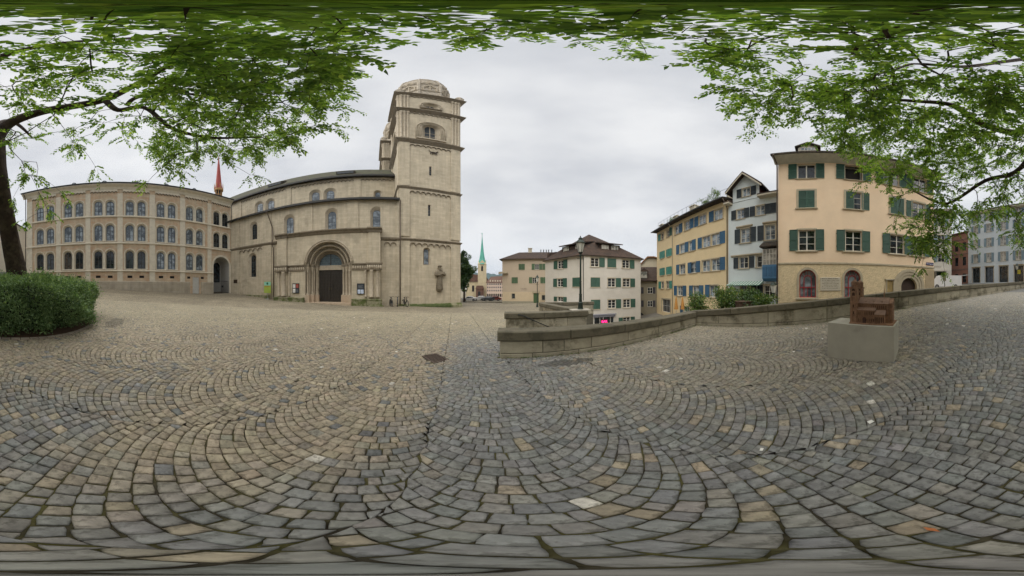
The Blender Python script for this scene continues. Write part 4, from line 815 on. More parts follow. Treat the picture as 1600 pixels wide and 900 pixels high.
m = MB(); m.box(17.2, 21.5, -.9, -.0, -1.9, -1.15); m.box(-16, 17.2, -.5, -.205, -2.0, -.6 if False else -1.05); m.build('step', MATS['theo_plinth'], th)
# ---------------------------------------------------------------- stone parapets
wst = mat('wall_stone', 'a69f8c', .9, .18, 2.2, .5, 18, stain='48432f', slo=.50, samt=.75, sscale=1.4, rnd=.12)
cst = mat('coping_stone', '6d6756', .92, .22, 2.2, .6, 16, stain='3a382c', slo=.48, samt=.65, sscale=2.2, rnd=.08)
rst = mat('rubble_stone', '8b8370', .92, .2, 3, .6, 12, kind='rubble', stain='4c4a36', slo=.52, samt=.6, sscale=2)
def hexa(m, a, b, t, za0, za1, zb0, zb1, g=.008, ch=.014):
    """a stone between plan points a and b, t thick to the left normal; za0..za1 bottom/top at a"""
    a, b = Vector(a), Vector(b); d = (b-a).normalized(); nrm = Vector((-d.y, d.x)); a = a+d*g; b = b-d*g
    def ring(off, i): 
        pa, pb = a+d*i+nrm*off, b-d*i+nrm*off; return [(pa.x, pa.y, za0+g+i), (pb.x, pb.y, zb0+g+i), (pb.x, pb.y, zb1-g-i), (pa.x, pa.y, za1-g-i)]
    R = [ring(0, ch), ring(ch, 0), ring(t-ch, 0), ring(t, ch)]; b0 = len(m.v)
    for r in R: m.v += r
    for k in range(3):
        for i in range(4): m.f.append((b0+4*k+i, b0+4*k+(i+1) % 4, b0+4*k+4+(i+1) % 4, b0+4*k+4+i)); m.mi.append(0)
    m.f.append((b0, b0+3, b0+2, b0+1)); m.mi.append(0); m.f.append((b0+12, b0+13, b0+14, b0+15)); m.mi.append(0)
rw = random.Random(4)
def parapet(label, pts, t, caph=.27, ov=.06, cuts=None, plen=1.7, courses=2, m_=None, deep=-7.5, low=True):
    """pts: (x, y, ztop, zground); thickness to the left of the running direction"""
    o = thing('stone_wall', label, 'wall', T(0, 0, 0)); m_ = m_ or wst
    L = [0]
    for p, q in zip(pts, pts[1:]): L.append(L[-1]+math.hypot(q[0]-p[0], q[1]-p[1]))
    def at(s):
        for i in range(len(pts)-1):
            if s <= L[i+1]+1e-6: f = (s-L[i])/(L[i+1]-L[i]); return [pts[i][k]*(1-f)+pts[i+1][k]*f for k in range(4)]
        return list(pts[-1])
    corners = L[1:-1]
    def div(ph, ln):
        c = [0.0]; s = ph
        while s < L[-1]-.4:
            if all(abs(s-x) > .5 for x in corners): c.append(s)
            s += ln*rw.uniform(.8, 1.2)
        c += corners+[L[-1]]; return sorted(c)
    main = sorted([0]+[c for c in cuts]+corners+[L[-1]]) if cuts else div(plen*.8, plen)
    top = div(plen*1.1, plen*1.15); bot = div(plen*.5, plen*.9)
    for s0, s1 in zip(main, main[1:]):
        a, b = at(s0), at(s1); mm = MB(); n_ = rw.uniform(-.006, .006); fa, fb = a[3]+.11, b[3]+.11
        hexa(mm, (a[0], a[1]), (b[0], b[1]), t, fa, a[2]-caph, fb, b[2]-caph); mm.build('block', m_, o)
    for s0, s1 in zip(bot, bot[1:]):
        a, b = at(s0), at(s1); mm = MB(); hexa(mm, (a[0], a[1]), (b[0], b[1]), t, a[3]-.25, a[3]+.11, b[3]-.25, b[3]+.11); mm.build('block', m_, o)
    for s0, s1 in zip(top, top[1:]):
        a, b = at(s0), at(s1); d = Vector((b[0]-a[0], b[1]-a[1])).normalized(); nn = Vector((-d.y, d.x))*(-ov)
        ea = d*(-ov if s0 == 0 else 0); eb = d*(ov if s1 == L[-1] else 0)
        mm = MB(); hexa(mm, (a[0]+nn.x+ea.x, a[1]+nn.y+ea.y), (b[0]+nn.x+eb.x, b[1]+nn.y+eb.y), t+2*ov, a[2]-caph, a[2], b[2]-caph, b[2], .005, .025); mm.build('coping_stone', cst, o)
    mm = MB()
    for p, q in zip(pts, pts[1:]):
        d = Vector((q[0]-p[0], q[1]-p[1])).normalized(); nn = Vector((-d.y, d.x)); c = [(p[0]+nn.x*.03+d.x*.03, p[1]+nn.y*.03+d.y*.03), (q[0]+nn.x*.03-d.x*.03, q[1]+nn.y*.03-d.y*.03), (q[0]+nn.x*(t-.03), q[1]+nn.y*(t-.03)), (p[0]+nn.x*(t-.03), p[1]+nn.y*(t-.03))]
        b0 = len(mm.v); mm.v += [(x, y, deep) for x, y in c]+[(c[0][0], c[0][1], p[2]-.03), (c[1][0], c[1][1], q[2]-.03), (c[2][0], c[2][1], q[2]-.03), (c[3][0], c[3][1], p[2]-.03)]
        for f in ((0,3,2,1),(4,5,6,7),(0,1,5,4),(1,2,6,5),(2,3,7,6),(3,0,4,7)): mm.f.append(tuple(b0+i for i in f)); mm.mi.append(0)
    mm.build('core', mat('mortar', '5b574a', .95, .2, 4, .4, 20), o); return o
g_ = h1
# running towards -x / +y order so that the left normal points away from the square
wp = [(-.32, 4.70, -1.13), (7.40, 4.70, -1.14)]
parapet('long low stone wall with dark coping between the cobbled square and the stairs', [(x, y, z, g_(x, y)) for x, y, z in wp], .42, cuts=[1.12, 1.7, 2.5, 3.78, 5.15, 6.5])

wp2 = [(7.41, 5.12, -1.145), (7.40, 1.3, -.70), (7.42, -1.1, -.47), (7.42, -4.4, -.17), (7.42, -8.8, .15), (7.3, -20, .74), (7.2, -24, .9)]
parapet('long stone wall climbing beside the cobbled street in front of the peach-coloured house', [(x, y, z, g_(x, y)) for x, y, z in wp2], .42, plen=2.0)
parapet('short stone wall behind the stairs with a handrail and the tall lamp on its end', [(-.29, 8.2, -1.12, -2.0), (3.55, 8.2, -1.10, -2.6)], .44, plen=1.6)
parapet('rubble stone parapet running from the tall lamp towards the beige house', [(2.35, 15.6, -1.27, -2.15), (3.28, 8.66, -1.10, -2.05)], .42, plen=1.0, m_=rst)
parapet('dark-topped stone parapet in front of the grey corner house', [(2.35, 15.62, -1.25, -2.15), (7.2, 15.1, -1.25, -2.15)], .42, plen=1.6)
stt = thing('stone_stairs', 'stone steps going down between the two low walls', 'stairs', T(0, 0, 0))
for i in range(14):
    m = MB(); m.bevbox(-.26+.34*i, -.26+.34*(i+1)+.02, 5.13, 8.19, -2.4-.17*i-.6, -1.9-.17*(i+1)+.17, .012); m.build('step', cst, stt)
hr = thing('handrail', 'thin dark iron handrail on the short wall above the stairs', 'handrail', T(0, 0, 0))
m = MB(); m.tube([(.28, 8.19, -1.22), (.28, 8.1, -1.19), (.45, 8.1, -1.22), (1.9, 8.1, -1.9), (4.6, 8.1, -3.2)], .022, 8); m.build('rail', MATS['iron'], hr, smooth=True)
for x, z in ((.9, -1.43), (2.4, -2.13)):
    m = MB(); m.tube([(x, 8.1, z), (x, 8.12, z-.06), (x, 8.19, z-.06)], .012, 6); m.build('bracket', MATS['iron'], hr)

# ---------------------------------------------------------------- pedestal and bronze model of the church
pd = thing('pedestal', 'smooth grey concrete block plinth standing on the cobbles', 'pedestal', FR(128.1, 3.40, 0) @ T(-1.93, 0, 0))
pm_ = mat('concrete', 'aaa698', .8, .10, 1.6, .15, 60, stain='6c6a58', slo=.55, samt=.5, sscale=1.1)
m = MB(); m.bevbox(0, 1.41, 0, .66, -1.62, -.735, .012); m.build('block', pm_, pd)
md = thing('church_model', 'rusty brown cast model of the twin-towered church standing on the concrete plinth', 'model', FR(128.1, 3.40, 0) @ T(-1.93, 0, 0))
bz = mat('model_bronze', '8a694f', .6, .2, 14, .4, 60, metal=.0, stain='5c3e2c', slo=.5, samt=.6, sscale=12); bz2 = mat('model_bronze_roof', '7d6250', .6, .2, 14, .3, 60); bzd = mat('model_recess_shade', '3c2418', .8, .2)
z0 = -.733
m = MB(); m.bevbox(.48, 1.38, .05, .60, z0, z0+.03, .006); m.build('base_plate', [bz, bzd], md)
def nicks(m, x0, x1, y, za, zb, n, w_, dy=-.006):  # raised window shapes in a dark colour, painted shade of recesses
    for i in range(n):
        x = x0+(x1-x0)*(i+.5)/n; m.poly(outline(w_, zb-za, True, 6, x, za), y+dy, y+.001, 1)
for ty in (.07, .40):
    m = MB(); m.box(.50, .64, ty, ty+.14, z0+.03, .0)
    for z in (z0+.17, z0+.30, z0+.43, z0+.56, z0+.66): m.box(.494, .646, ty-.006, ty+.146, z, z+.012)
    for x in (.50, .632): m.box(x-.003, x+.011, ty-.005, ty, z0+.03, 0)
    nicks(m, .50, .64, ty, z0+.575, z0+.645, 1, .06, -.004); nicks(m, .5, .64, ty, z0+.34, z0+.40, 1, .022); nicks(m, .5, .64, ty, z0+.20, z0+.26, 1, .022); nicks(m, .5, .64, ty, z0+.675, z0+.72, 1, .07)
    m.box(.512, .545, ty-.012, ty, z0+.03, z0+.55); m.box(.600, .628, ty-.012, ty, z0+.03, z0+.55)
    m.box(.488, .652, ty-.012, ty+.152, -.01, .012); m.build('model_tower', [bz, bzd], md)
    m = MB(); m.lathe([(.058, .012), (.058, .10), (.064, .105), (.058, .13), (.04, .155), (.012, .17), (.004, .20)], (.57, ty+.07), 8, ph=PI/8)
    for k in range(8): m.lathe([(.008, .012), (.008, .12), (.001, .145)], (.57+.07*math.cos(PI/4*k+PI/8), ty+.07+.07*math.sin(PI/4*k+PI/8)), 5)
    m.build('model_dome', [bz, bzd], md)
m = MB(); m.box(.64, 1.27, .17, .43, z0+.03, -.31)
for i in range(14): x = .66+i*.045; m.box(x, x+.009, .156, .17, z0+.2, -.32)
nicks(m, .66, 1.24, .166, -.42, -.35, 14, .014, -.004); m.build('model_nave', [bz, bzd], md)
m = MB(); m.prof(.64, 1.28, [(.15, -.315), (.30, -.195), (.45, -.315)]); 
for x in (.78, .95, 1.12): m.box(x, x+.03, .185, .22, -.285, -.262)
m.build('model_roof', bz2, md)
m = MB(); m.box(.645, 1.02, .085, .17, z0+.03, -.44)
for i in range(11): x = .65+i*.035; m.box(x, x+.009, .072, .085, z0+.03, -.45)
nicks(m, .66, 1.01, .083, z0+.2, z0+.26, 9, .014, -.004); nicks(m, .66, 1.01, .083, z0+.06, z0+.12, 9, .014, -.004); nicks(m, .74, .86, .078, z0+.03, z0+.15, 1, .07, -.012); m.build('model_aisle', [bz, bzd], md)
m = MB(); m.prof(.64, 1.03, [(.07, -.445), (.17, -.39), (.17, -.445)]); m.build('model_roof', bz2, md)
m = MB(); m.box(1.02, 1.22, .06, .2, z0+.03, -.52)
for i in range(6): x = 1.025+i*.036; m.box(x, x+.009, .047, .06, z0+.03, -.53)
nicks(m, 1.03, 1.21, .058, z0+.05, z0+.16, 5, .014, -.004); m.build('model_chapel', [bz, bzd], md)
m = MB(); m.poly([(1.01, -.525), (1.23, -.525), (1.23, -.52), (1.01, -.52)], .05, .2); m.prof(1.01, 1.23, [(.05, -.52), (.125, -.44), (.2, -.52)]); m.build('model_roof', bz2, md)
m = MB(); m.box(1.24, 1.35, .2, .42, z0+.03, -.31); m.lathe([(.11, z0+.03), (.11, -.31)], (1.25, .31), 8)
for k in range(4): m.box(1.25+k*.027, 1.257+k*.027, .193, .2, z0+.03, -.32)
m.prof(1.24, 1.36, [(.19, -.31), (.31, -.21), (.43, -.31)]); m.build('model_choir', [bz, bzd], md)
m = MB(); m.lathe([(.016, -.2), (.014, -.12), (.017, -.115), (.01, -.08), (.001, .06)], (1.16, .30), 8); m.build('model_spire', [bz, bzd], md)

# ---------------------------------------------------------------- plaster houses on the right and ahead
def plaster(n, c, **k): return mat(n, c, .92, .05, .8, .12, 60, **k)
FW, GD, GC, GS = MATS['frame_white'], MATS['glass_dark'], MATS['glass_curtain'], MATS['glass_sky']
srd = mat('stone_surround', 'b0a48c', .9, .1, 3, .2, 30)
shg = mat('shutter_green', '305444', .6, .12, 3, rnd=.12); shb = mat('shutter_blue', '365f7c', .6, .12, 3, rnd=.15); sht = mat('shutter_teal', '4a8c7c', .6, .12, 3, rnd=.12); shk = mat('shutter_black', '2a3438', .6, .12, 3, rnd=.1); shy = mat('shutter_grey', '7d929c', .6, .1, 3, rnd=.1); shd = mat('shutter_dull_green', '46603c', .6, .12, 3, rnd=.12)

# peach corner house
pe = thing('peach_house', 'peach-coloured three-storey house with dark green shutters and red-framed arched windows', 'house', FR(95.5, 13.5))
PM = plaster('plaster_peach', 'ecd2b2', stain='e4c6a4', slo=.5, samt=.4, sscale=.3); PL = mat('plaster_rough', 'd8c49e', .95, .12, 3, .9, 9, bd=.06)
win_bank('p1', 1.36, 1.62, False, 2, 1, FW, GD, fw=.07, dep=.18, surround=(.07, .03, srd), sill=(.14, .1, .09, srd))
win_bank('p2', 1.18, 1.62, False, 2, 3, FW, GD, fw=.07, dep=.14, surround=(.16, .04, srd), sill=(.24, .12, .1, srd))
win_bank('p3', 1.26, 1.64, False, 2, 3, FW, GD, fw=.07, dep=.18, surround=(.12, .04, srd), sill=(.2, .12, .1, srd))
win_bank('pa', 1.25, 2.08, True, 1, 1, mat('frame_red', 'a3343a', .5, .08), GS, fw=.07, dep=.3, surround=(.17, .05, srd), sill=(.22, .14, .12, srd))
win_bank('pop', 1.3, 1.62, False, 1, 1, FW, MATS['dark_interior'], fw=.05, dep=.5, surround=(.07, .03, srd), sill=(.14, .1, .09, srd))
shutter_bank('ps', .62, 1.66, shg, 14); shutter_bank('ps2', .59, 1.62, shg, 14, y=-.05)
W1 = [('p1', -.83, 9.22), ('pop', 2.70, 9.22), ('p1', 5.75, 9.22), ('p1', 8.45, 9.22)]; W2 = [('p2', -.81, 6.32), ('p2', 2.70, 6.32), ('p2', 6.27, 6.32), ('p2', 8.3, 6.32)]
W3 = [('p3', -.8, 2.8), ('p3', 2.68, 2.8), ('p3', 6.27, 2.8), ('p3', 8.15, 2.8)]; WA = [('pa', -.745, -.72), ('pa', 2.61, -.72)]
dims = {'p1': (1.36, 1.62), 'p2': (1.18, 1.62), 'p3': (1.26, 1.64), 'pa': (1.25, 2.08), 'pop': (1.3, 1.62)}
dep_ = {'p1': .18, 'p2': .14, 'p3': .18, 'pa': .3, 'pop': .5}
m = MB(); wallf(m, -2.95, 9.92, 1.92, 11.25, [(x, z, *dims[k], False) for k, x, z in W1+W2+W3], .2); shell(m, -2.95, 9.92, -3.2, 11.25, 11); m.build('upper_wall', PM, pe)
m = MB(); wallf(m, -2.95, 9.92, -3.2, 1.78, [(x, z, *dims[k], True) for k, x, z in WA]+[(7.35, -2.4, 1.5, 3.25, True)], .32, y=-.004); m.build('lower_wall', PL, pe)
m = MB(); m.prof(-2.98, 9.95, [(-.06, 1.775), (-.005, 1.775), (-.005, 1.925), (-.06, 1.90)]); m.build('string_course', srd, pe)
WP = []
for k, x, z in W1+W2+W3+WA: WP.append(put_win(k, pe, x, z))
def sh(o, key, *xs_):
    for x in xs_: place(BANK[key], 'shutter', o, T(x, 0, 0))
for i in (0, 1, 2, 3): sh(WP[i], 'ps', -1.02, 1.02)
sh(WP[4], 'ps2', -.295, .295); sh(WP[5], 'ps2', -.295, .92); sh(WP[6], 'ps2', -.295, .295); sh(WP[7], 'ps2', -.92, .92)
for i in (8, 9): sh(WP[i], 'ps', -.97, .97)
sh(WP[10], 'ps', -.97, .95); sh(WP[11], 'ps', .97)
for o in WP[12:]:
    m = MB(); fr = MATS['frame_red']; band(m, .5, 1.62, .06, .22, .3); m.box(-.57, .57, .225, .3, .74, .80); 
    for a in (35, 60, 90, 120, 145): c, s = math.cos(rad(a)), math.sin(rad(a)); m.tube([(.3*c, .26, 1.35+.3*s), (.58*c, .26, 1.45+.58*s)], .018, 5)
    m.box(-.02, .02, .23, .3, .0, .74); m.build('inner_frame', fr, o)
m = MB(); 
for i in range(3): band(m, 1.5+i*.5, 3.25+i*.25, .23, -.05-.0*i-.04*i, -.003+.0*i, True, n=14)
m.build('portal_surround', srd, pe, T(7.35, 0, -2.4)); m = MB(); m.poly(outline(1.5, 3.25, True, 10, 7.35, -2.4), .28, .34); m.build('door', mat('door_brown', '3b2a20', .6, .2), pe)
m = MB(); m.box(5.3, 5.36, -.08, -.006, -2, .62); m.box(5.9, 5.96, -.08, -.006, -2, .62); m.box(5.2, 6.05, -.14, -.006, .621, .72); m.build('niche_frame', srd, pe); m = MB(); m.box(5.361, 5.899, -.03, -.006, -2, .62); m.build('niche_panel', mat('niche_wood', '9a8455', .8, .2), pe)
m = MB(); m.box(8.97, 9.96, -.03, -.005, -3.2, 1.62); m.build('corner_strip', mat('smooth_stone', 'a8977a', .9, .1), pe)
m = MB(); m.prof(-3.2, 10.3, [(.0, 11.0), (-.02, 11.0), (-.95, 11.42), (-.95, 11.46), (.0, 11.3)]); m.build('eaves_soffit', mat('soffit', 'c9c4b8', .9, .1), pe)
m = MB(); m.prof(-3.3, 10.4, [(-1.0, 11.43), (-.951, 11.40), (-.951, 11.47), (.0, 11.62), (5.5, 14.6), (5.5, 14.75), (-1.02, 11.62)]); m.prof(-3.3, 10.4, [(5.5, 14.6), (11.5, 11.5), (11.5, 11.65), (5.5, 14.75)]); m.build('roof', MATS['roof_dark'], pe)
m = MB(); m.poly([(-2.95, 11.2), (9.92, 11.2), (9.92, 11.25), (-2.95, 11.25)], 0, .1); m.q([(-2.95, 0, 11.2), (-2.95, 11, 11.2), (-2.95, 5.5, 14.5)]); m.q([(9.92, 0, 11.2), (9.92, 11, 11.2), (9.92, 5.5, 14.5)]); m.build('gable', PM, pe)
for x in (-.72, 2.45):
    m = MB(); m.poly([(x-.72, 12.1), (x+.72, 12.1), (x+.72, 13.0), (x, 13.42), (x-.72, 13.0)], .0, 2.6); o = m.build('dormer', MATS['soffit'], pe)
    m = MB(); m.poly([(x-.95, 12.92), (x, 13.48), (x+.95, 12.92), (x+.95, 13.06), (x, 13.62), (x-.95, 13.06)], -.25, 2.7); m.build('dormer_roof', MATS['roof_dark'], o)
    m = MB(); m.box(x-.5, x+.5, -.03, -.001, 12.2, 12.95); m.build('pane', GS, o); m = MB(); [m.box(x-.5+i*.25-.02, x-.5+i*.25+.02, -.05, -.031, 12.2, 12.95) for i in range(5)]; m.box(x-.52, x+.52, -.06, -.031, 12.55, 12.6); m.build('bars', FW, o)
m = MB(); m.tube([(-3.1, -1.0, 11.5), (-3.1, -.9, 11.35), (-3.0, -.2, 10.9), (-3.0, -.12, 10.4), (-3.0, -.12, -2.8)], .06, 8); m.build('downpipe', MATS['pipe_copper'], pe, smooth=True)
pq = thing('stone_tablet', 'pale inscribed stone tablet between the two red arched windows', 'plaque', FR(95.5, 13.5) @ T(.945, -.01, -.21))
m = MB(); m.bevbox(-.75, .75, 0, 1.0, 0, .05, .02); m.build('slab', mat('tablet_stone', 'bfb6a2', .9, .08, 3), pq, Matrix.Rotation(PI/2, 4, 'X')); 
m = MB(); rt = random.Random(2)
for r_ in range(7):
    x = -.62+(.14 if r_ in (2, 4) else 0); zt = .86-r_*.115; h_ = .07 if r_ == 0 else .045
    while x < .6-(.14 if r_ in (2, 4) else 0):
        w_ = rt.uniform(.02, .05)*(1.4 if r_ == 0 else 1); m.box(x, x+w_, -.054, -.0505, zt, zt+h_*rt.uniform(.7, 1)); x += w_+rt.choice((.012, .014, .05))
m.build('inscription', mat('carved_letters', '7d7668', .9), pq)
def text(body, size, M, m_, parent=None, name='lettering', ext=.004, **k):
    c = bpy.data.curves.new(name, 'FONT'); c.body = body; c.size = size; c.extrude = ext; c.align_x = 'CENTER'; c.align_y = 'CENTER'; c.materials.append(m_)
    t_ = bpy.data.objects.new('tmp', c); COL.objects.link(t_); bpy.context.view_layer.update(); me = bpy.data.meshes.new_from_object(t_.evaluated_get(bpy.context.evaluated_depsgraph_get())); bpy.data.objects.remove(t_)
    return place(me, name, parent, M @ Matrix.Rotation(PI/2, 4, 'X'), **k)
ss = thing('street_sign', 'small dark blue enamel street name sign at the corner of the peach house', 'street sign', FR(95.5, 13.5) @ T(9.46, -.02, 2.05))
m = MB(); m.box(-.40, .40, -.03, 0, 0, .24); m.build('plate', mat('sign_blue', '26285e', .35, .05), ss); text('Kirchgasse', .17, T(0, -.032, .12), mat('sign_white', 'e8e8ec', .5), ss, ext=.002)

# grey corner house ahead
MR = FR(8, 26.1); ML = MR.inverted() @ FR(59, 21.8)
gh = thing('grey_corner_house', 'pale grey corner house with green shutters and a brown hipped roof behind the lamp', 'house', MR)
GP = plaster('plaster_grey', 'c4beb2', stain='b4ada0', slo=.52, samt=.35, sscale=.5)
win_bank('g1', 1.3, 1.36, False, 2, 3, FW, GD, fw=.08, dep=.16, surround=(.1, .03, srd), sill=(.16, .1, .1, srd)); shutter_bank('gs', .86, 1.4, shg, 10); shutter_bank('gs2', .72, 1.4, shg, 10); win_bank('gsm', 1.3, .75, False, 2, 2, FW, GD, fw=.07, dep=.16, surround=(.1, .03, srd))
R = [('g1', 8.43, 3.2, (1.12,)), ('g1', 11.17, 3.2, 'c'), ('g1', 13.65, 3.2, (1.12,)), ('g1', 8.5, .16, 'c'), ('g1', 11.17, .16, (1.12,)), ('g1', 13.75, .16, (1.12,)), ('g1', 8.53, -3.17, 'c'), ('g1', 11.2, -3.17, (1.12,)), ('g1', 13.82, -3.17, (1.12,)), ('gsm', 13.8, -5.5, (-1.1, 1.1))]
L_ = [('g1', -20.95, 3.2, (-1.12, 1.12)), ('g1', -21.05, .18, (-1.12, 1.12)), ('gsm', -21.0, -2.22, (-1.1, 1.1)), ('g1', -17.6, .18, 'c')]
hd = lambda k: (1.3, .75) if k == 'gsm' else (1.3, 1.36)
m = MB(); wallf(m, 6.72, 16.45, -7, 5.0, [(x, z, *hd(k), False) for k, x, z, s in R]+[(9.93, -7, 3.3, 2.55, False)], .2); m.build('wall', GP, gh)
m = MB(); wallf(m, -24.75, -16.13, -7, 5.0, [(x, z, *hd(k), False) for k, x, z, s in L_], .2); m.build('wall', GP, gh, ML)
gi_ = MR.inverted()
def loc(x, y, z=0): return tuple(gi_ @ Vector((x, y, z)))
pL, pR, bL, bR, pC = loc(6.0, 32.4), loc(19.9, 23.56), loc(13.0, 38.0), loc(23.2, 33.0), loc(10.25, 25.15)
m = MB()
for a, b in ((pR, bR), (bR, bL), (bL, pL)): m.q([(a[0], a[1], -7), (b[0], b[1], -7), (b[0], b[1], 5), (a[0], a[1], 5)])
m.build('wall', GP, gh)
for lst, MM in ((R, None), (L_, ML)):
    for k, x, z, s in lst:
        o = put_win(k, gh, x, z, M=MM)
        if s == 'c': place(BANK['gs2'], 'shutter', o, T(-.36, 0, 0)); place(BANK['gs2'], 'shutter', o, T(.36, 0, 0))
        else:
            for q in s: place(BANK['gs2'] if k == 'gsm' else BANK['gs'], 'shutter', o, T(q, 0, 0) @ (Matrix.Diagonal((1, 1, .55, 1)) if k == 'gsm' else Matrix()))
apex = loc(13.2, 29.6, 9.75); cen_ = Vector(loc(14.2, 30.6))
def outw(p, d=.55): v = Vector((p[0]-cen_[0], p[1]-cen_[1])); f = 1+d/v.length; return (cen_[0]+v.x*f, cen_[1]+v.y*f, 5.02-.1)
E5 = [outw(p) for p in (pL, pC, pR, bR, bL)]
m = MB()
for i in range(5): m.thick([E5[i], E5[(i+1) % 5], (apex[0], apex[1], 9.75)], .14)
m.build('roof', MATS['roof_brown'], gh)
m = MB()
for i in range(5):
    a, b = Vector(E5[i]), Vector(E5[(i+1) % 5]); ia, ib = Vector((pL, pC, pR, bR, bL)[i]), Vector((pL, pC, pR, bR, bL)[(i+1) % 5])
    m.q([(a.x, a.y, 4.78), (b.x, b.y, 4.78), (ib.x, ib.y, 4.82), (ia.x, ia.y, 4.82)]); m.q([(a.x, a.y, 4.78), (b.x, b.y, 4.78), (b.x, b.y, 4.92), (a.x, a.y, 4.92)])
m.build('eaves', mat('eaves_cream', 'b8b09c', .8, .05), gh)
win_bank('gd', 1.15, 1.0, False, 2, 2, FW, GC, fw=.06, dep=.02)
for MM, x0, x1, y_, zt in ((Matrix(), 9.6, 13.2, 1.3, 7.45), (ML, -21.6, -17.0, 1.1, 7.4)):
    m = MB(); m.box(x0, x1, y_, y_+3.2, 5.6, zt-.3); o = m.build('dormer', MATS['roof_brown'], gh, MM)
    m = MB(); m.prof(x0-.3, x1+.3, [(y_-.5, zt-.3), (y_-.5, zt-.14), (y_+2.7, zt+.62), (y_+2.7, zt+.45)]); m.build('dormer_roof', MATS['roof_brown'], o)
    for xx in (x0+.95, x1-.95): 
        for k_ in ('frame', 'pane'): place(BANK['gd'][k_], 'window' if k_ == 'frame' else 'pane', o, T(xx, y_-.06, zt-1.4))
m = MB(); m.box(-25.2, -22.9, .9, 2.4, 5.4, 6.45); m.build('dormer', MATS['roof_brown'], gh, ML)
m = MB(); m.box(9.9, 10.3, 2.6, 3.0, 6.5, 7.75); m.build('chimney', MATS['eaves_cream'], gh)
m = MB(); pc_ = Vector(pC); m.tube([(pc_.x-.1, pc_.y-.35, 4.8), (pc_.x+.05, pc_.y-.15, 4.2), (pc_.x+.05, pc_.y-.15, -1.8), (pc_.x+.9, pc_.y-.12, -2.4), (pc_.x+.95, pc_.y-.12, -6.8)], .06, 8); m.build('downpipe', MATS['gutter'], gh, smooth=True)
m = MB(); m.box(8.2, 11.66, -.25, .0, -4.42, -4.1); m.box(8.05, 11.8, -.4, -.0, -4.1, -3.96); o = m.build('shop_canopy', mat('shop_grey', '83848c', .7, .1), gh)
m = MB(); m.box(8.3, 11.56, .12, .16, -6.9, -4.45); o = m.build('shop_window', GD, gh); m = MB(); [m.box(x, x+.08, .02, .119, -6.9, -4.45) for x in (8.28, 9.2, 9.75, 10.9, 11.5)]; m.build('mullions', MATS['frame_white'], o)
neon = mat('neon_pink', 'ff2f7a', .5, .0, emit=1.6)
ns = thing('neon_sign', 'glowing pink sign in the shop window of the grey corner house', 'sign', MR @ T(9.95, -.02, -5.15)); m = MB(); m.box(-.5, .5, 0, .05, -.32, .3); m.build('backing', mat('neon_back', '5a1730', .6), ns); text('BAR', .52, T(0, -.02, -.02) , neon, ns, ext=.01)

# beige house at the end of the square
ME = FR(9.5, 42); bh = thing('beige_house', 'plain beige house with green shutters and low brown roof at the end of the square', 'house', ME)
EP = plaster('plaster_beige', 'bbab95', stain='b0a18c', slo=.5, samt=.3, sscale=.4); EP2 = plaster('plaster_beige_base', 'c8b698')
win_bank('e1', .95, 1.3, False, 2, 3, FW, GD, fw=.07, dep=.14, surround=(.08, .03, srd), sill=(.12, .08, .08, srd)); shutter_bank('es', .7, 1.38, shd, 9); win_bank('e3', .7, 1.1, False, 1, 2, MATS['frame_dark'], GD, fw=.06, dep=.14, surround=(.12, .03, srd), sill=(.15, .1, .1, srd))
EW = [('e1', -4.75, 4.2, (-.36, .36)), ('e1', -1.25, 4.2, (-.85, .85)), ('e1', 1.2, 4.2, (-.85, .85)), ('e1', -6.38, 1.1, (-.36, .36)), ('e1', -1.85, 1.1, (-.85, )), ('e1', .25, 1.1, (-.36, .36)), ('e3', -6.7, -2.42, ()), ('e3', .25, -2.75, ())]
m = MB(); wallf(m, -9.33, 4, -.9, 6.6, [(x, z, .95, 1.3, False) for k, x, z, s in EW if z > 0], .16); shell(m, -9.33, 4, -4.2, 6.6, 10); m.build('wall', EP, bh)
m = MB(); wallf(m, -9.33, 4, -4.2, -.9, [(x, z, .7, 1.1, False) for k, x, z, s in EW if z < 0]+[(-1.45, -3.5, 1.2, 2.3, False)], .16, y=-.01); m.build('wall', EP2, bh)
m = MB(); m.box(-9.36, -2.1, -.05, -.012, -4.2, -3.05); m.build('plinth', mat('plinth_grey', '97927f', .9, .1), bh)
for k, x, z, s in EW:
    o = put_win(k, bh, x, z)
    for q in s: place(BANK['es'], 'shutter', o, T(q, 0, 0))
m = MB(); m.box(-2.05, -.85, .03, .08, -3.5, -1.2); m.build('door', shd, bh); m = MB(); m.box(-2.3, -.6, -.2, -.012, -1.15, -.65); m.build('door_canopy', srd, bh)
m = MB(); m.prof(-9.6, 4, [(-.45, 6.55), (.0, 6.6), (.0, 6.85), (-.45, 6.72)]); m.build('eaves', MATS['eaves_cream'], bh)
m = MB(); e_ = [(-9.9, -.6, 6.75), (4.4, -.6, 6.75), (4.4, 10.6, 6.75), (-9.9, 10.6, 6.75)]; r1, r2 = (-6.0, 5, 9.3), (3.0, 5, 9.3)
for q in ([e_[0], e_[1], r2, r1], [e_[1], e_[2], r2], [e_[2], e_[3], r1, r2], [e_[3], e_[0], r1]): m.thick(q, .15)
m.build('roof', MATS['roof_brown'], bh)
m = MB(); m.box(-3.6, -2.7, 4.6, 5.4, 8.8, 10.2); m.box(-3.7, -2.6, 4.5, 5.5, 10.2, 10.35); m.build('chimney', MATS['eaves_cream'], bh)
m = MB(); [m.lathe([(.12, 9.1), (.1, 9.8), (.17, 9.85), (.17, 9.95)], (x, 5), 6) for x in (-.4, .3, 1.0, 1.6, 2.4)]; m.build('chimney_pots', MATS['gutter'], bh)
m = MB(); m.box(-10.1, -7.9, -1.0, .0, 3.35, 3.5); m.box(-10.0, -8.0, -.95, -.2, 3.5, 3.75); o = m.build('balcony', srd, bh)
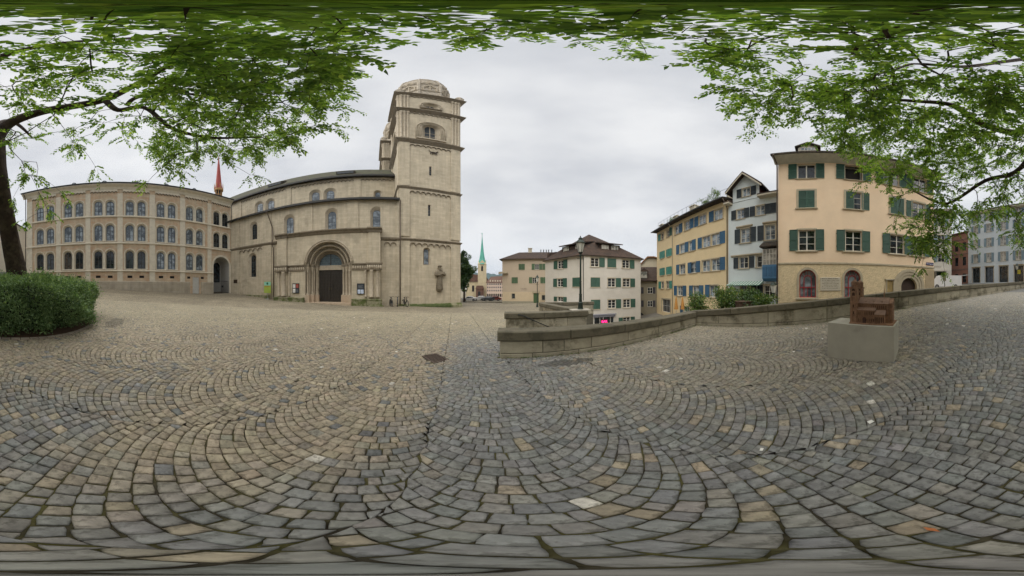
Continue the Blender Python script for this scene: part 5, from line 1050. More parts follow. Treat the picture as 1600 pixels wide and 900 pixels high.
text('HAUS AM PLATZ', .2, T(-4.3, -.012, -.12), mat('wall_lettering', '7d6f66', .9), bh, ext=.003) if False else None
m = MB(); rt = random.Random(5)
for z, x0, x1 in ((-.18, -5.0, -3.6), (-.5, -4.95, -3.5)):
    x = x0
    while x < x1: w_ = rt.uniform(.05, .11); m.box(x, x+w_, -.012, -.001, z, z+.14); x += w_+rt.choice((.03, .03, .09))
m.build('wall_lettering', mat('wall_letters', '85766a', .9), bh)

# long yellow house
MY = FR(108.5, 16.0); yh = thing('yellow_house', 'long yellow four-storey house with blue and teal shutters and roof plants', 'house', MY)
YP = plaster('plaster_yellow', 'dfcaa0', stain='d3bd92', slo=.5, samt=.3, sscale=.4)
win_bank('y1', 1.5, 1.5, False, 2, 2, FW, GS, fw=.07, dep=.16, surround=(.12, .04, srd), sill=(.18, .12, .1, srd)); win_bank('y2', 1.0, 1.25, False, 2, 2, FW, GD, fw=.06, dep=.16, surround=(.12, .04, srd), sill=(.16, .12, .1, srd)); win_bank('ydoor', 2.9, 2.3, False, 4, 2, FW, GD, fw=.07, dep=.2, surround=(.2, .06, srd))
for k_, mm_ in (('b', shb), ('t', sht), ('k', shg)): shutter_bank('ys'+k_, .84, 1.56, mm_, 11)
shutter_bank('yst', .98, 1.3, sht, 9)
YW = [('y1', -24.45, 8.85, 1.1, [('b', .98)]), ('y1', -21.75, 8.85, 1.3, [('b', 1.08)]), ('y1', -18.45, 8.8, 1.5, [('b', -1.2)]), ('y1', -15.5, 8.7, 1.4, [('b', -1.15)]),
 ('y1', -23.1, 5.4, 1.6, [('b', -1.2), ('b', 1.2)]), ('y1', -20.7, 5.4, 1.5, [('b', .5)]), ('y1', -17.65, 5.4, 1.5, [('b', -1.25)]), ('y1', -15.95, 5.4, 1.5, [('b', 1.2)]),
 ('y1', -23.1, 2.15, 1.6, [('b', -1.2)]), ('y1', -20.35, 2.15, 1.2, [('b', -.85), ('b', 1.1)]), ('y1', -17.7, 2.15, 1.5, []), ('y1', -15.95, 2.15, 1.5, [('b', 1.2)]),
 ('y1', -23.7, -1.2, 1.3, [('b', -1.3), ('b', 1.25)]), ('y1', -19.7, -1.2, 1.2, [('b', -1.15), ('b', 1.1)]), ('y1', -16.3, -1.15, 1.3, [('b', -1.1)]), ('y1', -22.0, -4.3, 1.5, [('b', -1.2)]),
 ('y2', -29.5, 9.1, 1, [('t', -1.1)]), ('y2', -27.4, 9.1, 1, [('k', .95)]), ('y2', -29.6, 5.5, 1, [('T', -.4), ('T', .55)]), ('y2', -27.1, 5.5, 1, [('T', -.4), ('T', .45)]), ('y2', -29.6, 2.35, 1, [('T', -.4), ('T', .55)]), ('y2', -27.1, 2.35, 1, [('T', -.4), ('T', .45)]), ('y2', -29.4, -.1, 1, [('T', -1.0)]), ('y2', -27.5, -.1, 1, [('T', 1.1)]), ('ydoor', -28.1, -4.3, 1, [])]
yd = {'y1': (1.5, 1.5), 'y2': (1.0, 1.25), 'ydoor': (2.9, 2.3)}
m = MB(); wallf(m, -25.85, -13.9, -6, 11.0, [(x, z, *yd[k], False) for k, x, z, _, s in YW if x > -25.8], .18); m.build('wall', YP, yh)
m = MB(); wallf(m, -31.7, -25.85, -6, 11.0, [(x, z, *yd[k], False) for k, x, z, _, s in YW if x < -25.8], .18, y=.02); shell(m, -31.7, -13.9, -6, 11.0, 11); m.build('wall', YP, yh)
for k, x, z, _, s in YW:
    o = put_win(k, yh, x, z)
    for c_, q in s:
        place(BANK['yst' if c_ == 'T' else 'ys'+c_], 'shutter', o, T(q, 0, 0))
m = MB(); m.prof(-32.3, -13.9, [(-.95, 11.05), (-.95, 11.2), (.0, 11.45), (5, 12.1), (11.2, 11.2), (11.2, 11.0), (.0, 11.05)]); m.build('roof', MATS['roof_dark'], yh)
m = MB(); m.prof(-32.3, -13.9, [(-1.05, 11.0), (-.951, 10.95), (-.951, 11.2), (-1.05, 11.15)]); m.build('gutter', MATS['gutter'], yh)
for x, y, zt in ((-31.2, .6, 12.6), (-26.8, 1.0, 13.0), (-22.5, 1.4, 13.6), (-14.6, 1.2, 12.9)):
    m = MB(); m.box(x-.6, x+.6, y, y+1.1, 11, zt); m.box(x-.7, x+.7, y-.1, y+1.2, zt, zt+.14); m.build('chimney', MATS['eaves_cream'], yh)
m = MB(); m.tube([(-13.97, -.9, 11), (-13.97, -.3, 10.3), (-13.97, -.1, 9.8), (-13.97, -.1, -3)], .06, 8); m.build('downpipe', MATS['pipe_copper'], yh, smooth=True); m = MB(); m.tube([(-25.85, -.95, 11), (-25.85, -.1, 10.3), (-25.85, -.1, -5)], .06, 8); m.build('downpipe', MATS['eaves_cream'], yh, smooth=True)
m = MB(); m.tube([(-31.5, .2, 13.0), (-14.2, .2, 13.0)], .02, 4); [m.tube([(x, .2, 11.2), (x, .2, 13.0)], .02, 4) for x in np.linspace(-31.5, -14.2, 16)]; m.build('roof_railing', MATS['iron'], yh)

# light blue gabled house
MLb = FR(102.3, 17.4); lb = thing('light_blue_house', 'narrow pale blue house with a gabled dormer, black shutters and a blue oriel', 'house', MLb)
LP = plaster('plaster_light_blue', 'ced6d5', stain='b8c4c4', slo=.5, samt=.3, sscale=.4)
win_bank('l1', .95, 1.2, False, 2, 2, FW, GS, fw=.06, dep=.14, surround=(.12, .04, srd), sill=(.16, .1, .1, srd)); win_bank('l2', 1.1, 1.65, False, 2, 3, FW, GS, fw=.06, dep=.16, surround=(.16, .05, srd), sill=(.2, .14, .12, srd)); win_bank('l3', 1.1, 1.22, False, 2, 2, FW, GD, fw=.06, dep=.16, surround=(.16, .05, srd), sill=(.2, .12, .1, srd))
shutter_bank('lk', .62, 1.24, shk, 9); shutter_bank('lk2', .72, 1.7, shk, 12)
LW = [('l1', -10.4, 8.05, (-.88, .78)), ('l1', -8.0, 8.05, (-.92, .82, 1.45)), ('l2', -9.8, 5.05, (-.98, .95)), ('l2', -6.9, 5.05, (-1.05,)), ('l3', -10.0, 2.18, (-.98, 1.0)), ('l3', -7.85, 2.18, ()), ('l3', -9.75, -.95, (1.0,)), ('l3', -7.0, -.95, (-1.0,))]
ld = {'l1': (.95, 1.2), 'l2': (1.1, 1.65), 'l3': (1.1, 1.22)}
m = MB(); wallf(m, -12.05, -4.0, -3.4, 10.35, [(x, z, *ld[k], False) for k, x, z, s in LW], .17); shell(m, -12.05, -4.0, -3.4, 10.35, 10); m.build('wall', LP, lb)
for k, x, z, s in LW:
    o = put_win(k, lb, x, z)
    for q in s: place(BANK['lk2' if k == 'l2' else 'lk'], 'shutter', o, T(q, 0, 0))
gx = -9.75; m = MB(); wallf(m, gx-1.65, gx+1.65, 10.352, 12.3, [(gx+.1, 10.85, .95, 1.2, False)], .15, y=-.05); m.poly([(gx-1.65, 12.3), (gx+1.65, 12.3), (gx, 14.15)], -.05, .1); m.q([(gx+1.65, -.05, 10.35), (gx+1.65, 5, 10.35), (gx+1.65, 5, 12.3), (gx+1.65, -.05, 12.3)], 1); m.q([(gx-1.65, -.05, 10.35), (gx-1.65, 5, 10.35), (gx-1.65, 5, 12.3), (gx-1.65, -.05, 12.3)], 1); m.build('gable_dormer', [LP, mat('maroon_board', '4a2626', .8, .15)], lb)
o = put_win('l1', lb, gx+.1, 10.85, y=-.05)
for q in (-.88, .88): place(BANK['lk'], 'shutter', o, T(q, 0, 0))
m = MB(); 
for sx in (-1, 1): m.poly([(gx, 14.3), (gx+sx*2.25, 11.85), (gx+sx*2.25, 11.65), (gx, 14.08)] if sx > 0 else [(gx, 14.3), (gx, 14.08), (gx-2.25, 11.65), (gx-2.25, 11.85)], -.75, 5.5)
m.build('gable_roof', MATS['roof_brown'], lb); m = MB()
for sx in (-1, 1): m.poly([(gx, 14.07), (gx+sx*2.2, 11.64), (gx+sx*2.2, 11.4), (gx, 13.85)], -.8, -.752)
m.build('bargeboard', MATS['eaves_cream'], lb)
m = MB(); m.prof(-12.3, gx-1.7, [(-.8, 10.3), (-.8, 10.45), (5, 13), (5, 12.85), (0, 10.36)]); m.prof(gx+1.7, -3.8, [(-.8, 10.3), (-.8, 10.45), (5, 13), (5, 12.85), (0, 10.36)]); m.prof(-12.3, -3.8, [(5, 12.85), (5, 13), (10.5, 10.4), (10.5, 10.25)]); m.build('roof', MATS['roof_brown'], lb)
m = MB(); m.prof(-12.2, gx-1.7, [(-.8, 10.1), (0, 10.1), (0, 10.34), (-.8, 10.29)]); m.prof(gx+1.7, -3.9, [(-.8, 10.1), (0, 10.1), (0, 10.34), (-.8, 10.29)]); m.build('eaves', MATS['eaves_cream'], lb)
for a, b, z in ((-10.9, -8.9, 6.95), (-7.7, -6.1, 6.95), (-11.6, -7.3, 3.58)): m = MB(); m.prof(a, b, [(-.2, z), (0, z-.1), (0, z+.14), (-.2, z+.12)]); m.build('lintel', srd, lb)
m = MB(); m.prof(-7.45, -5.2, [(-.75, .95), (-.45, .7), (-.02, .65), (-.02, 2.3), (-.75, 2.3)]); SPLITS.discard('oriel'); SMALLS.add('oriel_x'); o = m.build('oriel', mat('oriel_blue', '47769a', .5, .08, 3), lb)
m = MB(); m.box(-7.35, -5.3, -.68, -.02, 2.301, 3.899); m.build('pane', GC, o); m = MB(); [m.box(x-.03, x+.03, -.73, -.681, 2.3, 3.9) for x in np.linspace(-7.38, -5.25, 7)]; [m.box(-7.42, -5.25, -.72, -.681, z-.02, z+.02) for z in (2.85, 3.4)]; m.box(-7.44, -7.36, -.7, -.03, 2.3, 3.9); m.build('bars', FW, o); m = MB(); m.prof(-7.7, -5.0, [(-.95, 4.1), (-.95, 4.2), (0, 4.85), (0, 4.1)]); m.build('oriel_roof', MATS['roof_dark'], o); m = MB(); [m.box(x, x+.42, -.78, -.751, 1.15, 2.1) for x in (-7.36, -6.8, -6.24, -5.68)]; m.build('panel', mat('oriel_blue_dark', '3b6688', .5, .08, 3), o)
aw = thing('awning', 'narrow green striped awning over the ground floor of the pale blue house', 'awning', MLb @ T(-9.6, -.01, 0)); m = MB(); m.prof(-2.0, 2.0, [(-1.1, .25), (-1.1, .3), (0, .72), (0, .67)]); m.build('frame', mat('awning_green', '5f8a76', .7, .1), aw)
sm_ = MB(); sm_.q([(-.08, -1.11, .305), (.08, -1.11, .305), (.08, -.01, .727), (-.08, -.01, .727)]); sme = sm_.mesh('stripe', mat('awning_pale', 'c9d3ca', .7, .05))
for i in range(12): place(sme, 'stripe', aw, T(-1.85+i*.335, 0, .004))
m = MB(); m.tube([(-3.6, -.8, 10.2), (-3.6, -.1, 9.7), (-3.6, -.1, -3)], .05, 6); m.build('downpipe', MATS['pipe_copper'], lb)

# street of houses at the far right
MK = FR(177, 31.7)
kb = thing('long_pale_blue_building', 'long pale blue building with grey shutters above dark shop doorways', 'building', MK)
KP = plaster('plaster_pale_blue', 'cad2d6', stain='b5c0c7', slo=.5, samt=.3, sscale=.3)
win_bank('k1', 1.1, 1.75, False, 2, 2, FW, GC, fw=.07, dep=.15, surround=(.08, .03, srd), sill=(.12, .1, .08, srd)); shutter_bank('ks', .5, 1.78, shy, 11); win_bank('kd', 1.75, 3.0, False, 2, 1, MATS['frame_dark'], GD, fw=.09, dep=.35, surround=(.12, .05, srd))
KW = [(-19.85+3.03*i, z) for i in range(9) for z in (5.15, 8.25, 11.35, 13.95)]; KD = [(-19.75+3.03*i, 1.08) for i in range(9)]
m = MB(); wallf(m, -21.75, 8, -1, 16.2, [(x, z, 1.1, 1.75, False) for x, z in KW]+[(x, z, 1.75, 3.0, False) for x, z in KD], .2); shell(m, -21.75, 8, -1, 16.2, 12); m.build('wall', KP, kb)
for x, z in KW: o = put_win('k1', kb, x, z); place(BANK['ks'], 'shutter', o, T(-.82, 0, 0)); place(BANK['ks'], 'shutter', o, T(.82, 0, 0))
for x, z in KD:
    o = put_win('kd', kb, x, z); m = MB(); m.box(-1.05, 1.05, -.2, 0, 3.13, 3.25); m.build('lintel', srd, o)
m = MB(); m.prof(-22.0, 8.3, [(-.7, 16.1), (-.7, 16.3), (6, 19.5), (12.6, 16.3), (12.6, 16.1)]); m.build('roof', MATS['roof_brown'], kb); m = MB(); m.prof(-21.9, 8.2, [(-.65, 15.85), (0, 15.6), (0, 16.098), (-.65, 16.098)]); m.build('eaves', MATS['eaves_cream'], kb)
ys_ = thing('yellow_poster', 'small yellow poster in the shop doorway behind the street lamp', 'poster', MK @ T(-10.75, .3, 2.6)); m = MB(); m.box(-.28, .28, 0, .02, 0, .75); m.build('sheet', mat('yellow_paper', 'd8c62c', .6, emit=None), ys_); m = MB(); [m.box(-.2, .16, -.004, -.0005, .15+i*.13, .19+i*.13) for i in range(4)]; m.build('print', drk, ys_)
m = MB(); m.box(-11.3, -9.9, -.06, -.002, 4.22, 4.42); m.build('shop_fascia', mat('fascia_dark', '2b3036', .6), kb)
pk = thing('pink_house', 'narrow reddish-pink house squeezed beside the pale blue building', 'house', MK @ T(-24.0, .5, 0)); KPk = plaster('plaster_pink', 'ab8070', stain='976c5e', slo=.5, samt=.4, sscale=.5)
PW = [(x, z, .95, 1.9) for x in (-1.2, .9) for z in (1.2, 4.9, 8.2)]; m = MB(); wallf(m, -3.6, 2.24, -1.2, 12.2, [(a, b, c, d, False) for a, b, c, d in PW], .2); shell(m, -3.6, 2.24, -1.2, 12.2, 9); m.build('wall', KPk, pk)
win_bank('pk', .95, 1.9, False, 2, 2, MATS['frame_dark'], GD, fw=.06, dep=.15, surround=(.14, .05, KPk)); [put_win('pk', pk, a, b) for a, b, c, d in PW]
for z in (3.9, 7.3, 10.6): m = MB(); m.box(-3.62, 2.24, -.1, -.002, z, z+.3); m.build('string_course', mat('pink_trim', '8e7468', .9, .1), pk)
m = MB(); m.prof(-3.8, 2.24, [(-.5, 12.2), (-.5, 12.4), (5, 14.6), (9.3, 12.4), (9.3, 12.2)]); m.build('roof', MATS['roof_red'], pk)
MS = FR(133, 34.0) @ T(9.7, 0, 0) @ Matrix.Diagonal((1.13, 1.13, 1.13, 1)); wh = thing('white_shop_house', 'white house with grey shutters above a shop front, behind the parked van', 'house', MS)
WPm = plaster('plaster_white', 'cdcbc2'); win_bank('s1', 1.1, 1.5, False, 2, 2, FW, GD, fw=.06, dep=.15, surround=(.08, .03, srd)); shutter_bank('ss', .62, 1.55, shy, 9)
SW = [(x, z) for x in (-8.0, -12.3) for z in (4.3, 7.4, 10.5)]; m = MB(); wallf(m, -14, -6.3, -1.5, 13, [(x, z, 1.1, 1.5, False) for x, z in SW]+[(-9.6, -.3, 4.6, 3.0, False)], .2); shell(m, -14, -6.3, -1.5, 13, 9); m.build('wall', WPm, wh)
for x, z in SW: o = put_win('s1', wh, x, z); place(BANK['ss'], 'shutter', o, T(-.9, 0, 0)); place(BANK['ss'], 'shutter', o, T(.9, 0, 0))
m = MB(); m.box(-11.9, -7.3, .2, .25, -.3, 2.7); o = m.build('shop_window', GD, wh); m = MB(); [m.box(x, x+.08, .1, .199, -.3, 2.7) for x in (-11.9, -10.4, -8.9, -7.4)]; m.build('mullions', FW, o); m = MB(); m.box(-12.1, -7.1, -.5, 0, 2.75, 3.0); m.build('canopy', FW, wh)
m = MB(); x = -11.2
for i in range(9): m.tube([(x, -.02, 3.3), (x+.12, -.02, 3.65), (x+.24, -.02, 3.35), (x+.3, -.02, 3.6)], .02, 4); x += .36
m.build('shop_lettering', mat('letter_brown', '6a564c', .8), wh)
m = MB(); m.prof(-14.3, -6.0, [(-.6, 12.9), (-.6, 13.05), (4.5, 16), (9.5, 13.05), (9.5, 12.9)]); m.build('roof', MATS['roof_brown'], wh)
# pale building glimpsed at the far left behind the trunk
MF = FR(-150, 44); fl = thing('pale_house_behind_trunk', 'cream house with a grey lower wall glimpsed behind the big tree trunk', 'house', MF)
FPm = plaster('plaster_cream', 'd3cdbd'); win_bank('f1', 1.2, 2.2, False, 2, 2, MATS['frame_dark'], GD, fw=.08, dep=.15, surround=(.12, .04, srd)); FWs = [(x, z) for x in (-11.8, -8.6, -5.2) for z in (10.4, 6.6)]
m = MB(); wallf(m, -14, -1.2, 3.9, 14, [(x, z, 1.2, 2.2, False) for x, z in FWs], .2); m.poly([(-14, 14), (-1.2, 14), (-3.5, 16), (-7.6, 18.5), (-14, 18.5)], 0, .2); shell(m, -14, -1.2, -1, 14, 10); m.build('wall', FPm, fl); [put_win('f1', fl, x, z) for x, z in FWs]
m = MB(); wallf(m, -14, -1.2, -1, 3.9, (), .1, y=-.05); m.build('lower_wall', mat('render_grey', '8f9391', .9, .08, 1), fl); m = MB(); m.poly([(-14, 18.7), (-7.5, 18.7), (-.6, 14.0), (-.6, 13.8), (-7.6, 18.48), (-14, 18.48)], -.6, 10); m.build('roof', MATS['roof_brown'], fl)
# small houses between the grey and the yellow ones
MG = FR(43.5, 44); g1_ = thing('cream_gable_house', 'small cream house with an orange-brown tiled gable roof, far behind', 'house', MG); m = MB(); m.poly([(-3.4, -7), (4.5, -7), (4.5, 6.0), (.6, 7.2), (-1.0, 7.2), (-3.4, 4.8)], 0, 9); m.build('wall', plaster('plaster_cream2', 'c6bda6'), g1_)
m = MB(); m.poly([(-4.4, 3.9), (-.9, 7.6), (.7, 7.6), (5.2, 6.1), (5.2, 5.9), (.7, 7.35), (-.9, 7.3), (-4.4, 3.6)], -.6, 9.3); m.build('roof', mat('roof_orange', '9c7350', .9, .2, 3, kind='rooftile'), g1_); win_bank('gg', .8, 1.2, False, 1, 1, MATS['frame_dark'], GD, fw=.06, dep=-.04); put_win('gg', g1_, -.4, 3.7)
MG2 = FR(43, 36); g2_ = thing('dark_tiled_house', 'dull brown house with a dark tiled roof in the gap beside the yellow house', 'house', MG2); m = MB(); m.box(-3.4, 3.2, 0, 8, -7, 1.4); m.build('wall', plaster('plaster_dull', '8c8470'), g2_); m = MB(); m.prof(-3.6, 3.4, [(-.7, 1.3), (-.7, 1.5), (4, 4.6), (8.6, 1.5), (8.6, 1.3)]); m.build('roof', MATS['roof_brown'], g2_)
m = MB(); m.poly([(-1.9, 1.8), (-.3, 1.8), (-.3, 3.4), (-1.1, 3.9), (-1.9, 3.4)], -.2, 3); o = m.build('dormer', MATS['roof_brown'], g2_); m = MB(); m.box(-1.7, -.5, -.26, -.201, 1.95, 3.2); m.build('pane', GC, o)
win_bank('g2w', 1.0, 1.2, False, 2, 2, FW, GD, fw=.07, dep=-.04); shutter_bank('g2s', .5, 1.25, mat('shutter_plum', '3c3a3e', .7, .1), 7)
for x in (-2.2, .1, 2.0):
    for z in (-1.1, -3.7): o = put_win('g2w', g2_, x, z, y=-.0); place(BANK['g2s'], 'shutter', o, T(.78, 0, 0))
m = MB(); m.poly(outline(2.0, 2.4, True, 8, -2, -7.2), -.06, -.01); m.build('archway', MATS['dark_interior'], g2_)
# ---------------------------------------------------------------- far bank of the river
hz = FR(-9.5, 200); fc = thing('distant_church', 'distant church with a slender green copper spire across the river', 'church', hz)
FSm = mat('far_stone', 'b0a385', .9, .12, .3, .2, 5); FRm = mat('far_roof', '5c4438', .9, .2, .5); GRN = mat('copper_green', '4d9584', .7, .18, .3)
s0 = .6
m = MB(); m.box(s0-4.7, s0+4.7, 0, 8.4, -12, 26); m.build('tower_wall', FSm, fc)
for k in range(4):
    MM = T(s0, 4.2, 0) @ Matrix.Rotation(PI/2*k, 4, 'Z') @ T(0, -4.2, 0); m = MB(); m.poly([(-4.3, 26), (4.3, 26), (0, 31)], -.2, 4.0); m.build('gable', FSm, fc, MM)
    m = MB(); m.poly(outline(2.2, 5.5, True, 8, 0, 18.5), -.1, -.02); m.box(-1.4, 1.4, -.12, -.02, 24.2, 24.5); m.build('window', MATS['dark_interior'], fc, MM)
m = MB(); m.lathe([(5.4, 26.2), (4.7, 27.6), (3.3, 32), (1.9, 41), (1.0, 50), (.2, 60), (.05, 60.5)], (s0, 4.2), 8, ph=PI/8); m.build('spire_roof', GRN, fc)
m = MB(); m.tube([(s0, 4.2, 60), (s0, 4.2, 63.5)], .25, 5); m.box(s0-1, s0+1, 4.1, 4.3, 62, 62.4); m.build('cross', GRN, fc)
m = MB(); m.box(-17, s0-4.2, 4, 24, -12, 7); m.build('nave_wall', FSm, fc); m = MB(); m.poly([(-19, 7), (s0-4.2, 7), (s0-4.2, 14.5), (-12.5, 16), (-19, 7.3)], 3, 25); m.build('nave_roof', FRm, fc); m = MB(); m.poly(outline(2.4, 7, True, 8, -9.5, -4), 3.8, 3.98); m.build('window', MATS['dark_interior'], fc)
m = MB(); m.box(s0-6.6, s0+1.6, -5, 0, -12, -1.2); m.poly([(s0-7.2, -1.2), (s0+2.2, -1.2), (s0+1, 2.6), (s0-6, 2.6)], -5.6, 0); m.build('porch', [FRm], fc); m = MB(); m.poly(outline(2.6, 6.5, True, 8, s0-3.2, -10), -5.7, -5.62); m.build('door', MATS['dark_interior'], fc)
m = MB(); m.poly([(s0+4.2, -12), (s0+9, -12), (s0+9, 6), (s0+4.2, 13)], 2, 16); m.build('side_wing', FRm, fc)
rb = thing('riverside_building', 'distant pale pink riverside building with rows of small windows and a brown roof', 'building', FR(-5.2, 178)); m = MB(); m.box(-8.5, 9, 0, 14, -12, 5.6); m.build('wall', mat('far_pink', 'b8a494', .9, .05, .5), rb); m = MB(); e_ = [(-9, -.6, 5.5), (9.4, -.6, 5.5), (9.4, 14, 5.5), (-9, 14, 5.5)]; a_, b_ = (-4.5, 7, 11.3), (9, 7, 12.5)
for q in ([e_[0], e_[1], b_, a_], [e_[1], e_[2], b_], [e_[2], e_[3], a_, b_], [e_[3], e_[0], a_]): m.thick(q, .3)
m.build('roof', FRm, rb)
wm_ = MB(); wm_.box(-.55, .55, -.08, -.01, 0, 1.6); wme = wm_.mesh('window', mat('far_window', '4a4a4c', .4, .1)); wl = MB(); wl.poly(outline(1.5, 3.2, True, 6), -.08, -.01); wle = wl.mesh('window', MATS['dark_interior'])
for i in range(8):
    for z in (2.9, -.2, -3.3): place(wme, 'window', rb, T(-7.4+i*2.05, 0, z))
    place(wle, 'window', rb, T(-7.4+i*2.05, 0, -8.6))
for i in range(6): m = MB(); m.poly([(-5.5+i*2.4, 6.1), (-4.3+i*2.4, 6.1), (-4.3+i*2.4, 7.3), (-4.9+i*2.4, 7.9), (-5.5+i*2.4, 7.3)], .3, 3); m.build('dormer', MATS['eaves_cream'], rb)
# hills: long ridges rising from the plain
def hill(name, az0, az1, d, dep, prof, m_):
    n_ = 60; V, F = [], []
    for i in range(n_+1):
        f = i/n_; a = az0+(az1-az0)*f; hgt = np.interp(a, [p[0] for p in prof], [p[1] for p in prof])*(1+.05*math.sin(a*3.1)+.03*math.sin(a*9.7))
        for j in range(9): g = j/8; x, y = P(a, d+dep*g); V.append((x, y, -12+(hgt+12)*math.sin(PI*g)**1.2))
    for i in range(n_):
        for j in range(8): b = i*9+j; F.append((b, b+9, b+10, b+1))
    me = bpy.data.meshes.new(name); me.from_pydata(V, [], F); me.materials.append(m_); me.polygons.foreach_set('use_smooth', [True]*len(F)); return place(me, name, kind='structure')
fo = mat('hill_forest', '3c4c40', .95, .25, .02, .0)
hill('hills', -24, 8, 2400, 1400, [(-24, 250), (-16, 275), (-13.5, 290), (-10, 258), (-5, 236), (0, 215), (8, 180)], fo)
mast = thing('hilltop_mast', 'thin mast standing on the distant wooded hill', 'mast', T(*P(-13.2, 3080), 270)); m = MB(); m.tube([(0, 0, -40), (0, 0, 75)], [5, 2], 6); m.build('pole', mat('mast_grey', '8a8a90', .7), mast)

# railing and parked cars at the end of the square
rl = thing('quay_railing', 'dark metal railing along the far edge of the square above the river', 'railing', FR(-9, 50)); gz = h1(*P(-9, 50)); m = MB()
for z in (.1, 1.0): m.tube([(-7.5, 0, gz+z), (5.2, 0, gz+z)], .04, 5)
m.build('rail', MATS['iron'], rl); pb_ = MB(); pb_.box(-.02, .02, -.02, .02, .1, 1.0); pbe = pb_.mesh('baluster', MATS['iron'])
for i in range(60): place(pbe, 'baluster', rl, T(-7.4+i*.212, 0, gz))
m = MB(); m.box(-7.5, 5.2, -.15, .15, gz-.5, gz+.12); m.build('kerb', cst, rl)
def car(label, M, colr, van=False, grp=None):
    c = thing('parked_van' if van else 'parked_car', label, 'van' if van else 'car', M, group=grp); bm_ = mat('paint_'+colr, colr, .28, .03, 1, spec=.7)
    L2, w2 = (2.6, .98) if van else (2.2, .88)
    if van: side = [(-2.6, .35), (-2.62, .95), (-2.3, 1.2), (-1.75, 1.92), (-1.4, 2.05), (2.5, 2.08), (2.6, 1.9), (2.6, .35)]
    else: side = [(-2.2, .3), (-2.22, .7), (-1.95, .85), (-1.05, .95), (-.45, 1.42), (.9, 1.45), (1.7, .98), (2.15, .92), (2.2, .3)]
    m = MB(); n_ = len(side)
    rows = [(-w2, .0), (-w2*.97, .04), (w2*.97, .04), (w2, .0)]
    for y, ins in rows: m.v += [(x, y*(1 if z < 1.0 else .86), z) for x, z in side]
    for r_ in range(3):
        for i in range(n_): m.f.append((r_*n_+i, r_*n_+(i+1) % n_, (r_+1)*n_+(i+1) % n_, (r_+1)*n_+i)); m.mi.append(0)
    m.f.append(tuple(range(n_))[::-1]); m.mi.append(0); m.f.append(tuple(3*n_+i for i in range(n_))); m.mi.append(0)
    m.build('body', bm_, c)
    gl = GD; m = MB()
    for sy in (-1, 1):
        if van: pts = [(-1.95, 1.15), (-1.55, 1.8), (-.75, 1.8), (-.75, 1.15)]
        else: pts = [(-.95, .98), (-.4, 1.36), (.85, 1.38), (1.45, 1.0)]
        q = [(x, sy*(w2*(.86 if z > 1.0 else 1)+.012), z) for x, z in pts]; m.q(q)
    m.build('side_window', gl, c); m = MB(); (x0, z0), (x1, z1) = ((-2.3, 1.22), (-1.78, 1.86)) if van else ((-1.05, .97), (-.5, 1.36)); m.q([(x0-.03, -w2*.76, z0+.02), (x0-.03, w2*.76, z0+.02), (x1-.03, w2*.7, z1), (x1-.03, -w2*.7, z1)]); m.build('windscreen', gl, c)
    wm2 = MB(); wm2.lathe([(.2, -.11), (.33, -.11), (.35, -.07), (.35, .07), (.33, .11), (.2, .11)], n=16); wme2 = wm2.mesh('wheel', mat('tyre', '1a1a1a', .8, .1)); hb = MB(); hb.lathe([(.2, -.115), (.2, .115)], n=12); hbe = hb.mesh('rim', mat('rim', '8c8f93', .4, .05, metal=.6))
    for x in (-L2*.62, L2*.60):
        for sy in (-1, 1): wo = place(wme2, 'wheel', c, T(x, sy*(w2-.1), .34) @ Matrix.Rotation(PI/2, 4, 'X')); place(hbe, 'rim', wo)
    for sy in (-1, 1): m = MB(); m.box(-L2-.02, -L2+.06, sy*w2*.62-.15, sy*w2*.62+.15, .62, .8); m.build('headlight', GS, c); m = MB(); m.box(L2-.02, L2+.03, sy*w2*.78-.08, sy*w2*.78+.08, .7, 1.0); m.build('tail_light', mat('tail_red', '7a1f1c', .4), c)
    return c
x, y = P(135.8, 29.0); v = car('white delivery van parked behind the sloping stone wall, tailgate raised', T(x, y, l1(x, y)+.05, rad(46+180-180+0)), 'd9dde0', True)
v.matrix_local = T(x, y, -.12, -rad(135.8)) @ Matrix.Diagonal((.9, 1, 1, 1))
m = MB(); m.thick([(2.55, -.8, 2.1), (3.7, -.78, 2.2), (3.7, .78, 2.2), (2.55, .8, 2.1)], .06); m.build('tailgate', MATS['paint_d9dde0'], v)
for i, (a, d, cl, lbl) in enumerate(((-13.4, 56, 'c9cbcc', 'white car parked at the river end of the square, nearest the dark tree'), (-9.9, 58, 'd2d2cf', 'pale car parked below the distant church tower'), (-7.6, 57, '3a3e44', 'dark car parked beside the pale one at the river end'), (-5.6, 58, '7a2f2a', 'dark red car parked in front of the pink riverside building'))):
    x, y = P(a, d); car(lbl, T(x, y, h1(x, y), rad(12)), cl)

